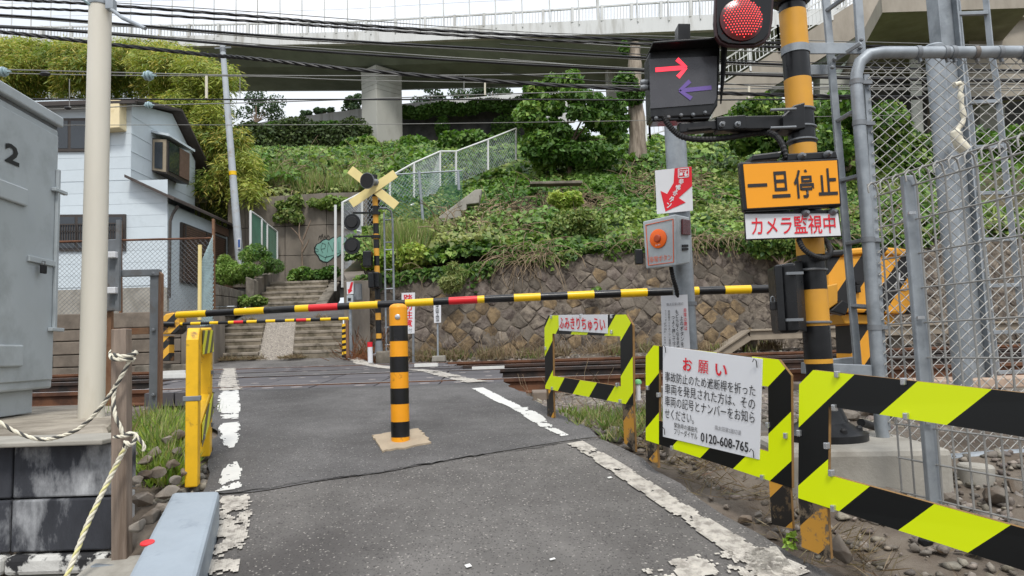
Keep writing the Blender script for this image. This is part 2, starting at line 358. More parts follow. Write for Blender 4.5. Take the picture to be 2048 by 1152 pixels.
# ------------------------------------------------------------------ levels (relative to the eye)
RY = [-4, 0, 2.6, 4.3, 6.5, 9.0, 10.4, 12.3, 13.35]
RZ = [-2.1, -1.39, -.865, -.53, -.325, -.25, -.225, -.18, -.05]
def rz(y): return EYE + interp(y, RY, RZ)
def hit(px, py):
    lo, hi = 1.2, 13.5
    f = lambda Y: P(px, py, Y).z - rz(Y)
    n = 400; prev = lo
    for i in range(1, n + 1):
        Y = lo + (hi - lo) * i / n
        if f(Y) < 0: return P(px, py, prev)
        prev = Y
    return P(px, py, hi)
HY = [14.15, 17, 20.7, 24, 45, 57, 63, 90, 300]
HZ = [1.75, 2.9, 4.75, 6.3, 13.2, 16.4, 17.5, 19, 24]
def hz(y): return EYE + interp(y, HY, HZ)
# ================================================================== SETTING
RY[:] = [-4, 0, 2.6, 4.3, 6.5, 6.93, 8.37, 10.4, 11.85, 12.3, 13.4]
RZ[:] = [-2.1, -1.39, -.865, -.53, -.302, -.287, -.235, -.225, -.19, -.18, -.05]
def XL(y): return interp(y, [1.2, 2.66, 4.3, 6.5, 12.3, 13.5], [-.55, -1.17, -1.84, -2.8, -5.3, -5.75])
def XR(y): return interp(y, [1.0, 2.0, 2.7, 3.7, 4.2, 5, 6.5, 7, 12.3, 13.5], [1.75, 1.42, 1.1, .74, .52, .29, -.11, -.15, -2.45, -2.95])
def tz(x, y):
    """lower terrain, relative to the eye"""
    r = interp(y, RY, RZ)
    side = interp(y, [3.2, 4.6, 5.4, 8.9, 9.6, 12.4, 13.2, 14.2], [r - .04, min(r - .02, -.53), -.50, -.45, -.42, -.38, -.2, -.12])
    xl, xr = XL(min(y, 13.4)), XR(min(y, 13.4))
    if x < xl - .02:
        z = side + .02
        if x < -1.2 and y < 3.1: z = -1.75 if x < -1.78 else r - .05
        return z
    if x > xr + .02: return side + (.03 * (x - xr) if y < 4 else 0)
    return r - .03
gx = np.concatenate([np.linspace(-60, -8, 14), np.linspace(-7, 7, 113), np.linspace(8, 60, 14)])
gy = np.concatenate([np.linspace(-14, 0, 8), np.linspace(.4, 14.2, 93)])
gv = [(x, y, EYE + tz(x, y) + (n1(x, y, 0, 2.5) - .5) * (.06 if not (XL(min(y, 13.4)) < x < XR(min(y, 13.4))) else 0)) for y in gy for x in gx]
nx = len(gx)
gq = [(j * nx + i, j * nx + i + 1, (j + 1) * nx + i + 1, (j + 1) * nx + i) for j in range(len(gy) - 1) for i in range(nx - 1)]
qmesh('ground', gv, gq, M['soil'], kind='structure', smooth=True)
qmesh('terrain_base', [(-300, -300, EYE - 3.2), (300, -300, EYE - 3.2), (300, 300, EYE - 3.2), (-300, 300, EYE - 3.2)], [(0, 1, 2, 3)], M['soil'], kind='structure')

# ---- road: two asphalt lifts with a jagged seam
SEAM = [hit(482, 986), hit(620, 963), hit(760, 944), hit(900, 920), hit(1030, 900), hit(1150, 881), hit(1215, 872)]
def seam_y(x): return interp(x, [p.x for p in SEAM], [p.y for p in SEAM])
def road_strip(name, m, y0, y1, dz=0, ny=30, nx=24, kind='structure'):
    vs = []; 
    for j in range(ny + 1):
        for i in range(nx + 1):
            t = i / nx
            ya = y0(t) if callable(y0) else y0; yb = y1(t) if callable(y1) else y1
            y = ya + (yb - ya) * j / ny
            x = XL(y) + (XR(y) - XL(y)) * t
            if i in (0, nx): x += (n1(y * 5, t * 9, 0, 1.7) - .5) * .10
            vs.append((x, y, rz(y) + dz ))
    q = [(j * (nx + 1) + i, j * (nx + 1) + i + 1, (j + 1) * (nx + 1) + i + 1, (j + 1) * (nx + 1) + i) for j in range(ny) for i in range(nx)]
    return qmesh(name, vs, q, m, kind=kind, smooth=True)
sy0 = lambda t: seam_y(-1.6 + 2.2 * t)
road_strip('road', M['asphalt_old'], -3.0, sy0, .0, 40)
road_strip('road_upper_lift', M['asphalt'], sy0, 6.5, .004, 30)
road_strip('road_between_tracks', M['asphalt'], 8.96, 9.84, 0, 4)
road_strip('road_far_apron', M['asphalt_old'], 12.3, 13.42, 0, 6)
cv = []; cq = []
xs = np.linspace(SEAM[0].x - .12, SEAM[-1].x, 90)
for i, x in enumerate(xs):
    y = seam_y(x) + (n1(x, 0, 0, 30) - .5) * .03; wd = .002 + .007 * n1(x, 3, 0, 14)
    for s in (-1, 1): cv.append((x, y + s * wd, rz(y) + .0075))
    if i: cq.append((2 * i - 2, 2 * i - 1, 2 * i + 1, 2 * i))
qmesh('road_crack', cv, cq, M['crack'], kind='structure')

# ---- worn road paint: real flakes of paint on the asphalt
def paint(name, centre, m, thr, seed, step=.009, scale=14.0, dz=.0085):
    """centre: list of (point, half width, wear). Small flakes kept where noise says the paint has survived"""
    cs_, ds_ = [], []
    for (a, wa, ta), (b, wb, tb) in zip(centre[:-1], centre[1:]):
        d = Vector((b.x - a.x, b.y - a.y)); L = d.length; d.normalize(); nrm = Vector((d.y, -d.x)); n = max(1, int(L / step))
        for i in range(n):
            t = (i + .5) / n; wd = wa + (wb - wa) * t; c = Vector((a.x, a.y)) + d * L * t; k = max(1, int(2 * wd / step))
            for j in range(k):
                o = -wd + 2 * wd * (j + .5) / k; p = c + nrm * o
                cs_.append((p.x, p.y, 0)); ds_.append((1 - abs(o) / wd, ta + (tb - ta) * t, d.x, d.y))
    cs_ = np.array(cs_); ds_ = np.array(ds_)
    nv = .5 * noise3(cs_, scale, seed) + .3 * noise3(cs_, scale * 2.7, seed + 5) + .2 * noise3(cs_, scale * 6, seed + 9)
    keep = nv > ds_[:, 1] + .26 * (1 - np.minimum(1, ds_[:, 0] * 3.0))
    vs, q = [], []; h = step * .6
    for (x, y, _), (_, _, dx, dy) in zip(cs_[keep], ds_[keep]):
        b0 = len(vs)
        for sx, sy in ((-1, -1), (1, -1), (1, 1), (-1, 1)):
            X = x + dx * sy * h + dy * sx * h; Y = y + dy * sy * h - dx * sx * h; vs.append((X, Y, rz(Y) + dz))
        q.append((b0, b0 + 1, b0 + 2, b0 + 3))
    if vs: qmesh(name, vs, q, m, kind='structure')
H = hit
# left line: fresh white ragged paint, then older worn paint nearer
paint('road_marking', [(H(459, 782), .075, .40), (H(457, 795), .085, .24), (H(458, 815), .085, .24), (H(460, 840), .065, .42)], M['paint_white'], 0, 1)
paint('road_marking', [(H(460, 846), .055, .42), (H(459, 856), .07, .28), (H(460, 872), .06, .38), (H(461, 897), .03, .50)], M['paint_white'], 0, 2)
paint('road_marking', [(H(466, 926), .03, .46), (H(464, 942), .05, .30), (H(462, 962), .06, .30), (H(456, 980), .06, .50)], M['paint_white'], 0, 3)
paint('road_marking', [(H(472, 990), .06, .46), (H(471, 1002), .075, .36), (H(466, 1050), .08, .40), (H(452, 1105), .08, .43), (H(442, 1151), .08, .44)], M['paint_worn'], 0, 4)
# right line
paint('road_marking', [(H(955, 777), .05, .24), (H(1000, 800), .055, .26), (H(1038, 819), .045, .40)], M['paint_white'], 0, 5)
paint('road_marking', [(H(1040, 817), .06, .32), (H(1068, 835), .06, .32), (H(1095, 855), .04, .38), (H(1130, 873), .035, .45)], M['paint_white'], 0, 6)
paint('road_marking', [(H(1150, 885), .05, .24), (H(1230, 935), .056, .29), (H(1330, 1000), .056, .29), (H(1440, 1068), .062, .27), (H(1500, 1108), .075, .29), (H(1585, 1156), .11, .34)], M['paint_worn'], 0, 7)
paint('road_marking', [(H(1575, 1118), .12, .36), (H(1440, 1124), .10, .48), (H(1280, 1150), .09, .53)], M['paint_worn'], 0, 8)
for px, py, r in ((931, 1132, .012), (1100, 1122, .006), (1216, 958, .008)):
    p = H(px, py); paint('road_marking', [(p, r, .2), (p + V(.02, .01, 0), r, .3)], M['paint_white'], 0, px, step=.005)

# ---- tracks
def rail(mb, y, z, x0, x1):
    hd = [(-.034, 0), (.034, 0), (.034, -.036), (.009, -.05), (.009, -.125), (.062, -.14), (.062, -.153), (-.062, -.153), (-.062, -.14), (-.009, -.125), (-.009, -.05), (-.034, -.036)]
    n = len(hd); k = 9; vs = []
    for i in range(k):
        x = x0 + (x1 - x0) * i / (k - 1); vs += [(x, y + a, z + b) for a, b in hd]
    for i in range(k - 1):
        for j in range(n):
            mb.add([], [])
            mb.f.append([i * n + j, i * n + (j + 1) % n, (i + 1) * n + (j + 1) % n, (i + 1) * n + j]); mb.m.append(0 if j == 0 else 1)
    mb.v += [tuple(p) for p in vs]
def track(ya, yb, za, zb, label):
    t = thing('railway_track', label, 'railway track', (0, (ya + yb) / 2, EYE + (za + zb) / 2 - .15), 'railway tracks over the crossing')
    for y, z in ((ya, za), (yb, zb)):
        mb = MB(); rail(mb, y, EYE + z, -45, 45); mb.build('rail', [M['rail_steel'], M['rail_rust'] if y in (6.93, 11.85) else M['rail_side']], t)
    base = None; zm = EYE + (za + zb) / 2 - .153
    for k in range(46):
        x = -14 + k * .62
        if -6.6 < x < 0: continue
        if base is None:
            base = MB().box((x, (ya + yb) / 2, zm - .06), (.2, 2.3, .13)).build('sleeper', M['sleeper'], t, bevel=.01); x0 = x
        else:
            c = base.copy(); COL.objects.link(c); c.parent = t; c.location = (x - x0, 0, 0)
    return t
track(6.93, 8.37, -.279, -.226, 'near railway track with a bright worn railhead and rusty rail sides')
track(10.4, 11.85, -.217, -.181, 'far railway track beside the stone retaining wall')
# ---- crossing deck
deck = thing('crossing_deck', 'dark rubber panel decking laid between the rails where the path crosses', 'crossing deck', (-2, 9, EYE - .3))
rows = [(6.5, 6.84, -.1), (7.05, 7.66, -.12), (7.68, 8.29, -.16), (8.45, 8.95, -.2), (9.86, 10.31, -.75), (10.52, 11.13, -.9), (11.15, 11.76, -1.1), (11.94, 12.29, -1.35)]
for k, (y0, y1, xe) in enumerate(rows):
    x = xe; stop = XL((y0 + y1) / 2) - .5
    while x > stop:
        x1 = max(stop - .05, x - .6 - .02 * random.random()); g = .008
        mb = MB(); za, zb = rz(y0) + random.uniform(0, .004), rz(y1) + random.uniform(0, .004)
        mb.hexa([V(x1 + g, y0, za - .12), V(x - g, y0, za - .12), V(x - g, y1, zb - .12), V(x1 + g, y1, zb - .12), V(x1 + g, y0, za), V(x - g, y0, za), V(x - g, y1, zb), V(x1 + g, y1, zb)])
        for q in (.3, .75):
            if random.random() < .62:
                cx = x1 + (x - x1) * q; cy = (y0 + y1) / 2
                mb.cyl((cx, cy, (za + zb) / 2 - .01), (cx, cy, (za + zb) / 2 + .004), .055 if k == 0 else .04, n=10, mi=1)
        mb.build('crossing_panel', [M['panel'], M['panel_pin']], deck); x = x1
# painted lines over the deck
def deckpaint(pts, wd, seed, thr):
    paint('road_marking', [(V(x, y, 0), wd, thr) for x, y in pts], M['paint_worn'], 0, seed, step=.022, scale=9, dz=.009)
deckpaint([((px - 1024) / 1400 * y, y) for px, y in ((462, 6.52), (456, 7.0), (455, 8.3), (456, 9.2))], .10, 21, .36)
deckpaint([((px - 1024) / 1400 * y, y) for px, y in ((456, 9.2), (456, 10.4), (457, 12.2))], .10, 22, .34)
deckpaint([((px - 1024) / 1400 * y, y) for px, y in ((948, 6.55), (905, 7.2), (860, 8.3), (826, 9.2))], .11, 23, .38)
deckpaint([((px - 1024) / 1400 * y, y) for px, y in ((800, 9.8), (770, 10.6), (735, 11.8), (703, 13.2))], .12, 24, .34)
# white edge boards of the deck beside the rails
for px0, px1, Y, z in ((940, 1004, 8.62, -.235), (826, 872, 10.2, -.2)):
    mb = MB(); a = (px0 - 1024) / 1400 * Y; b = (px1 - 1024) / 1400 * Y
    mb.box(((a + b) / 2, Y, EYE + z + .012), (b - a, .1, .05)); mb.build('edge_board', M['paint_white'], deck)
for px0, px1, Y, z in ((328, 372, 10.1, -.19), (325, 380, 8.7, -.21)):
    mb = MB(); a = (px0 - 1024) / 1400 * Y; b = (px1 - 1024) / 1400 * Y
    mb.box(((a + b) / 2, Y, EYE + z + .012), (b - a, .1, .05)); mb.build('edge_board', M['paint_white'], deck)

# ---- loose stones
ICO_V = []; 
_p = (1 + 5 ** .5) / 2
for a, b in ((-1, _p), (1, _p), (-1, -_p), (1, -_p)): ICO_V += [(a, b, 0)]
for a, b in ((-1, _p), (1, _p), (-1, -_p), (1, -_p)): ICO_V += [(0, a, b)]
for a, b in ((-1, _p), (1, _p), (-1, -_p), (1, -_p)): ICO_V += [(b, 0, a)]
ICO_V = np.array(ICO_V) / math.sqrt(1 + _p * _p)
from mathutils.geometry import convex_hull_2d
_bm = bmesh.new(); 
for v in ICO_V: _bm.verts.new(v)
_r = bmesh.ops.convex_hull(_bm, input=_bm.verts); _bm.verts.index_update()
ICO_F = np.array([[v.index for v in f.verts] for f in _bm.faces]); ICO_V = np.array([v.co[:] for v in _bm.verts]); _bm.free()
def stones(name, pts, sizes, m, parent=None, kind='stuff', flat=.7):
    n = len(pts); j = rng.normal(1, .30, (n, 12, 1)).clip(.45, 1.6)
    ax = rng.uniform(.6, 1.25, (n, 1, 3)) * np.array([1, 1, flat]); ang = rng.uniform(0, 6.28, n)
    v = ICO_V[None] * j * ax; c, s = np.cos(ang)[:, None], np.sin(ang)[:, None]
    x = v[:, :, 0] * c - v[:, :, 1] * s; y = v[:, :, 0] * s + v[:, :, 1] * c
    v = np.stack([x, y, v[:, :, 2]], 2) * np.asarray(sizes)[:, None, None] + np.asarray(pts)[:, None, :]
    f = (ICO_F[None] + (np.arange(n) * 12)[:, None, None]).reshape(-1, 3)
    col = np.repeat(rng.uniform(.55, 1.35, (n, 1)) * (np.array([[.20, .175, .148]]) + rng.normal(0, .005, (n, 3))), 12, 0).clip(.02, .5)
    return qmesh(name, v.reshape(-1, 3), f, m, parent, kind, tint=col)
def tintmat(name, rough, bump):
    m = bpy.data.materials.new(name); m.use_nodes = True; N = m.node_tree.nodes; L = m.node_tree.links; b = N['Principled BSDF']; b.inputs['Roughness'].default_value = rough
    b.inputs['Specular IOR Level'].default_value = .3
    a = N.new('ShaderNodeAttribute'); a.attribute_name = 'tint'; nz = N.new('ShaderNodeTexNoise'); nz.inputs['Scale'].default_value = 28; nz.inputs['Detail'].default_value = 6
    tcn = N.new('ShaderNodeTexCoord'); L.new(tcn.outputs['Object'], nz.inputs['Vector']); mr = N.new('ShaderNodeMapRange'); L.new(nz.outputs['Fac'], mr.inputs[0]); mr.inputs[1].default_value = .3; mr.inputs[2].default_value = .7; mr.inputs[3].default_value = .65; mr.inputs[4].default_value = 1.3
    mx = N.new('ShaderNodeMix'); mx.data_type = 'RGBA'; mx.blend_type = 'MULTIPLY'; mx.inputs[0].default_value = 1; L.new(a.outputs['Color'], mx.inputs[6]); L.new(mr.outputs[0], mx.inputs[7]); L.new(mx.outputs[2], b.inputs['Base Color'])
    bp = N.new('ShaderNodeBump'); bp.inputs['Strength'].default_value = bump; bp.inputs['Distance'].default_value = .02; L.new(nz.outputs['Fac'], bp.inputs['Height']); L.new(bp.outputs[0], b.inputs['Normal'])
    return m
M['stones'] = tintmat('loose_stones', .88, .5)
def scatter(n, x0, x1, y0, y1, ok=None):
    p = np.stack([rng.uniform(x0, x1, n), rng.uniform(y0, y1, n)], 1); o = []
    for x, y in p:
        if ok is None or ok(x, y): o.append((x, y, EYE + tz(x, y)))
    return np.array(o)
offroad = lambda x, y: not (XL(min(y, 13.4)) - .04 < x < XR(min(y, 13.4)) + .05)
p = scatter(5200, -.2, 4.2, 4.1, 6.75, offroad); stones('ballast', p + [0, 0, .0], rng.uniform(.018, .042, len(p)), M['stones'])
p = scatter(2600, .3, 3.8, 2.2, 4.2, lambda x, y: offroad(x, y) and x > XR(y) + .12); stones('rubble_gravel', p, rng.uniform(.006, .03, len(p)) , M['stones'])
p = scatter(9000, -14, 12, 6.6, 13.9, offroad); stones('ballast', p, rng.uniform(.03, .05, len(p)), M['stones'])
p = scatter(1500, -2.75, -1.4, 3.2, 6.6, lambda x, y: x < XL(y) - .03 and (y > 3.5 or x > -1.72)); stones('ballast', p, rng.uniform(.018, .045, len(p)), M['stones'])

# ---- dry-laid stone retaining wall
def clip(poly, p, n):
    o = []
    for i in range(len(poly)):
        a, b = poly[i], poly[(i + 1) % len(poly)]; da = (a[0] - p[0]) * n[0] + (a[1] - p[1]) * n[1]; db = (b[0] - p[0]) * n[0] + (b[1] - p[1]) * n[1]
        if da <= 0: o.append(a)
        if (da < 0 < db) or (db < 0 < da):
            t = da / (da - db); o.append((a[0] + (b[0] - a[0]) * t, a[1] + (b[1] - a[1]) * t))
    return o
WT = lambda x: interp(x, [-3.4, -1.5, 2.7, 12], [1.44, 1.58, 2.02, 2.1])
WY = lambda zrel: 13.95 + .12 * (zrel + .3)        # battered face
wall = thing('stone_retaining_wall', 'brown rubble stone retaining wall behind the tracks, ivy hanging over its top', 'stone wall', (3, 14.1, EYE - .2))
x0w, x1w = -3.25, 11.6
mb = MB(); back = []
for x in np.linspace(x0w, x1w, 30): back.append((x, WT(x)))
for (xa, za), (xb, zb) in zip(back[:-1], back[1:]):
    mb.hexa([V(xa, WY(-.45) - .008, EYE - .5), V(xb, WY(-.45) - .008, EYE - .5), V(xb, 14.6, EYE - .5), V(xa, 14.6, EYE - .5), V(xa, WY(za) - .008, EYE + za - .02), V(xb, WY(zb) - .008, EYE + zb - .02), V(xb, 14.6, EYE + zb - .02), V(xa, 14.6, EYE + za - .02)])
M['mortar'] = mat('wall_mortar', S(112, 103, 92), .95, var=.25, vs=6, bump=.8, bs=40, col2=S(88, 80, 71), c2s=3)
mb.build('mortar_bed', M['mortar'], wall)
stone_m = [mat('wall_stone', S(122, 112, 100), .9, var=.25, vs=7, bump=1, bs=16, bd=.02, orand=.16, col2=S(70, 62, 56), c2s=6, lo=.42, hi=.6),
           mat('wall_stone_ochre', S(128, 109, 82), .9, var=.25, vs=7, bump=1, bs=16, bd=.02, orand=.16, col2=S(78, 66, 54), c2s=5, lo=.42, hi=.62),
           mat('wall_stone_dark', S(104, 96, 86), .9, var=.25, vs=7, bump=1, bs=16, bd=.02, orand=.16, col2=S(108, 98, 88), c2s=6, lo=.5, hi=.7),
           mat('wall_stone_violet', S(120, 110, 101), .9, var=.22, vs=7, bump=1, bs=16, bd=.02, orand=.14, col2=S(78, 68, 62), c2s=6, lo=.42, hi=.62)]
sites = []; rowh, colw = .188, .35
zr = -.42
r = 0
while zr < 2.3:
    x = x0w - .3 + (r % 2) * colw / 2
    while x < x1w + .3:
        sites.append((x + random.gauss(0, .05), zr + random.gauss(0, .034))); x += colw
    zr += rowh; r += 1
cells = []
for i, (sx, sz) in enumerate(sites):
    poly = [(sx - .6, sz - .6), (sx + .6, sz - .6), (sx + .6, sz + .6), (sx - .6, sz + .6)]
    for k, (ox, oz) in enumerate(sites):
        if k != i and abs(ox - sx) < .75 and abs(oz - sz) < .75:
            poly = clip(poly, ((sx + ox) / 2, (sz + oz) / 2), (ox - sx, oz - sz))
    zt = WT(sx) - .01
    poly = clip(poly, (0, zt), (0, 1)); poly = clip(poly, (0, -.45), (0, -1)); poly = clip(poly, (x0w, 0), (-1, 0)) if poly else poly; poly = clip(poly, (x1w, 0), (1, 0)) if poly else poly
    if len(poly) >= 3: cells.append(((sx, sz), poly))
def stone_cell(mb, poly, seed):
    cx = sum(p[0] for p in poly) / len(poly); cz = sum(p[1] for p in poly) / len(poly); n = len(poly)
    rd = random.Random(seed); tilt = (rd.uniform(-.12, .12), rd.uniform(-.12, .12)); pr = rd.uniform(.012, .030)
    # broken, uneven outline
    pts = []
    for i in range(n):
        a, b = poly[i], poly[(i + 1) % n]; w = min(.25, .3 * math.hypot(b[0] - a[0], b[1] - a[1]))
        for t in (.10, .5, .90): pts.append((a[0] + (b[0] - a[0]) * t + rd.uniform(-.06, .06) * w, a[1] + (b[1] - a[1]) * t + rd.uniform(-.06, .06) * w))
    n = len(pts); vs = []
    for sc, d in ((.99, -.05), (.975, .4), (.86, .85), (.5, 1.0)):
        for px, pz in pts:
            jx = 1 + rd.uniform(-.035, .01 if sc > .9 else .05); x = cx + (px - cx) * sc * jx; z = cz + (pz - cz) * sc * jx
            out = (d * pr if d > 0 else d) + (tilt[0] * (x - cx) + tilt[1] * (z - cz)) * (1 if d > 0 else 0) + (rd.uniform(-.009, .009) if d > .5 else 0)
            vs.append((x, WY(z) - out, EYE + z))
    fs = [(k * n + i, k * n + (i + 1) % n, (k + 1) * n + (i + 1) % n, (k + 1) * n + i) for k in range(3) for i in range(n)] + [tuple(3 * n + i for i in range(n))]
    mb.add(vs, fs)
cells.sort(key=lambda c: c[0][0] + (3 if c[0][1] < -.15 else 0)); rest = MB()
for i, (s, poly) in enumerate(cells):
    if i < 300:
        mb = MB(); stone_cell(mb, poly, i); q = n1(s[0], s[1], 0, 1.3, 4)
        low = s[1] < .75 and random.random() < .55
        k = 1 if (low and random.random() < .7) else random.choices((0, 1, 2, 3), (5, 1.3, 3, 3))[0]
        mb.build('stone', stone_m[k], wall, smooth=38)
    else: stone_cell(rest, poly, i)
if rest.v: rest.build('stones', stone_m[0], wall, smooth=38, kind='stuff')

# ---- hillside
def hill_grid(name, xs, ys):
    vs = [(x, y, hz(y) - .12 + (n1(x, y, 0, .7) - .5) * .3) for y in ys for x in xs]; nx = len(xs)
    q = [(j * nx + i, j * nx + i + 1, (j + 1) * nx + i + 1, (j + 1) * nx + i) for j in range(len(ys) - 1) for i in range(nx - 1)]
    return qmesh(name, vs, q, M['hill_soil'], kind='structure', smooth=True)
M['hill_soil'] = mat('hill_soil', S(66, 66, 44), .95, var=.3, vs=3, bump=.6, bs=20, col2=S(92, 82, 60), c2s=1.4)
hill_grid('hillside', np.linspace(-3.45, 40, 60), np.linspace(14.3, 20.72, 14))
hill_grid('hillside', np.linspace(-120, 120, 120), np.concatenate([np.linspace(20.68, 64, 40), np.linspace(70, 290, 12)]))
# house plot
qmesh('house_plot', [(-40, 13.25, EYE + .84), (-5.7, 13.25, EYE + .84), (-6.4, 17, EYE + 1.0), (-40, 17, EYE + 1.0), (-6.9, 20.8, EYE + 1.44), (-40, 20.8, EYE + 1.44)], [(0, 1, 2, 3), (3, 2, 4, 5)], M['soil'], kind='structure')

M['riser'] = mat('dark_riser', S(124, 115, 100), .95, var=.25, vs=7, bump=.9, bs=50, col2=S(84, 78, 64), c2s=4, lo=.46, hi=.6, orand=.1)  # step fronts in a darker tone than their tread slabs
# ---- stair alley
st = thing('stone_stairs', 'worn concrete stairs with a ramp down the middle, beyond the tracks', 'stairs', (-4.6, 14, EYE))
sh = lambda y: -.27 * (y - 13.4)
for i in range(6):
    y0 = 13.4 + .3 * i; z0, z1 = EYE - .1 + .137 * i, EYE - .04 + .137 * (i + 1)
    for xa, xb in ((-5.85, -4.88), (-4.22, -3.22)):
        mb = MB(); j = random.uniform(-.015, .015)
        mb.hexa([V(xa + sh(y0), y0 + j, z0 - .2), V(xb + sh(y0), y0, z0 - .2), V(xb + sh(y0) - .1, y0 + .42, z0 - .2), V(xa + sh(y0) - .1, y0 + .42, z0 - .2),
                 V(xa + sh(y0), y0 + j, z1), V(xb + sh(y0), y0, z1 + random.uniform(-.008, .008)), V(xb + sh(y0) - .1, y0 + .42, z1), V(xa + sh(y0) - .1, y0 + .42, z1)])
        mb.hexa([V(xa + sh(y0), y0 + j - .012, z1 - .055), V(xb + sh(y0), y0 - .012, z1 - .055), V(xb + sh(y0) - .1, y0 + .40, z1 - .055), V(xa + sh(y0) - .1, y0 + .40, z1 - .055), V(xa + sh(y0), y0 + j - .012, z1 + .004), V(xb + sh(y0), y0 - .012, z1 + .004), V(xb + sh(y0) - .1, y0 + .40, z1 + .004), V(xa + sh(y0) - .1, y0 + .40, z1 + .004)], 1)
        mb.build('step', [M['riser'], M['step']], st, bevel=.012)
mb = MB(); mb.hexa([V(-4.9, 13.33, EYE - .3), V(-4.2, 13.33, EYE - .3), V(-4.72, 15.3, EYE + .3), V(-5.42, 15.3, EYE + .3), V(-4.9, 13.33, EYE - .05), V(-4.2, 13.33, EYE - .05), V(-4.72, 15.3, EYE + .82), V(-5.42, 15.3, EYE + .82)])
M['ramp'] = mat('ramp_pebble', S(138, 130, 120), .9, var=.25, vs=30, bump=.9, bs=70, spk=(60, .8, S(168, 160, 148), S(92, 86, 78)))
mb.build('ramp', M['ramp'], st, bevel=.02)
st2 = thing('upper_stairs', 'upper flight of worn concrete steps below the graffiti wall', 'stairs', (-5.6, 18, EYE + 1.2))
for i in range(5):
    y0 = 17.5 + .36 * i; z1 = EYE + 1.2 + .165 * (i + 1)
    xa, xb = -6.5 - .02 * i, -4.75 - .06 * i
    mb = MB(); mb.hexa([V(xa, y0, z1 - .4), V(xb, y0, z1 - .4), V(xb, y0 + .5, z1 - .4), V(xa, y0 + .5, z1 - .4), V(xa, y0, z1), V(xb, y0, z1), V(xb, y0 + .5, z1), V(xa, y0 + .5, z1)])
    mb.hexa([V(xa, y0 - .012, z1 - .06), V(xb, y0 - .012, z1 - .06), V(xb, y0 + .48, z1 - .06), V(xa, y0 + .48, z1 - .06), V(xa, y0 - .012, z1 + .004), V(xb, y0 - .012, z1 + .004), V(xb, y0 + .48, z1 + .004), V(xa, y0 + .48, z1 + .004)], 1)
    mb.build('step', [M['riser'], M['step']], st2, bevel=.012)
qmesh('stair_landing', [(-6.6, 15.15, EYE + .78), (-3.5, 15.15, EYE + .78), (-4.2, 17.55, EYE + 1.2), (-6.7, 17.55, EYE + 1.2)], [(0, 1, 2, 3)], M['asphalt'], kind='structure')
qmesh('upper_path', [(-7.2, 19.2, EYE + 2.03), (-4.2, 19.2, EYE + 2.03), (-4.0, 20.7, EYE + 2.1), (-7.4, 20.7, EYE + 2.1)], [(0, 1, 2, 3)], M['soil'], kind='structure')
# alley side walls
def wallprism(name, label, cat, a, b, m, th=(0, .25, 0), bevel=.015):
    """vertical wall from a=(base point, top z) to b, thickness vector"""
    (pa, za), (pb, zb) = a, b
    o = MB().prism([V(pa.x, pa.y, pa.z), V(pb.x, pb.y, pb.z), V(pb.x, pb.y, zb), V(pa.x, pa.y, za)], th).build(name, m, bevel=bevel)
    return tag(o, label, cat)
def wl(px, y0, y1, Y): a, b = P(px, y1, Y), P(px, y0, Y); return (a, b.z)
# side wall right of the stairs, holding the hill
q = MB(); pts = []
for Y, X in ((13.6, -3.28), (15.2, -3.6), (17.2, -4.15), (18.6, -4.45), (20.6, -4.3)):
    pts.append((V(X, Y, EYE - .4), EYE + interp(Y, [13.6, 15.2, 17.2, 18.6, 20.6], [1.42, 1.62, 2.0, 2.5, 3.2])))
for (a, za), (b, zb) in zip(pts[:-1], pts[1:]):
    q.hexa([a, a + V(.5, 0, 0), b + V(.5, 0, 0), b, V(a.x, a.y, za), V(a.x + .5, a.y, za), V(b.x + .5, b.y, zb), V(b.x, b.y, zb)])
tag(q.build('side_wall', M['concrete_dark']), 'dark mossy side wall right of the stairs, holding back the slope', 'retaining wall')
q = MB(); a, b = P(628, 618, 17.0), P(660, 566, 19.3)
q.prism([a + V(0, 0, -.5), b + V(0, 0, -.5), b + V(0, 0, .05), a + V(0, 0, .08), a + V(0, -.25, -.25), a + V(0, -.25, -.5)], (.28, 0, 0)); tag(q.build('stair_kerb', M['concrete_old'], bevel=.03), 'sloping concrete kerb along the right of the upper steps', 'kerb')
# graffiti wall
gw = thing('graffiti_wall', 'tall stained concrete wall with teal graffiti at the top of the stairs', 'concrete wall', P(600, 560, 20.6))
tops = [(455, 400), (490, 397), (570, 391), (653, 386), (735, 384)]
for (xa, ya), (xb, yb) in zip(tops[:-1], tops[1:]):
    for f0, f1 in ((0, .34), (.345, .66), (.665, 1)):
        a0, a1, b0, b1 = P(xa, 575, 20.6), P(xa, ya, 20.6), P(xb, 575, 20.6), P(xb, yb, 20.6); g = V(.006, 0, 0)
        mb = MB().prism([a0.lerp(a1, f0) + g, b0.lerp(b1, f0) - g, b0.lerp(b1, f1) - g, a0.lerp(a1, f1) + g], (0, .4, 0)); mb.build('wall_panel', M['concrete_dark'], gw, bevel=.008)
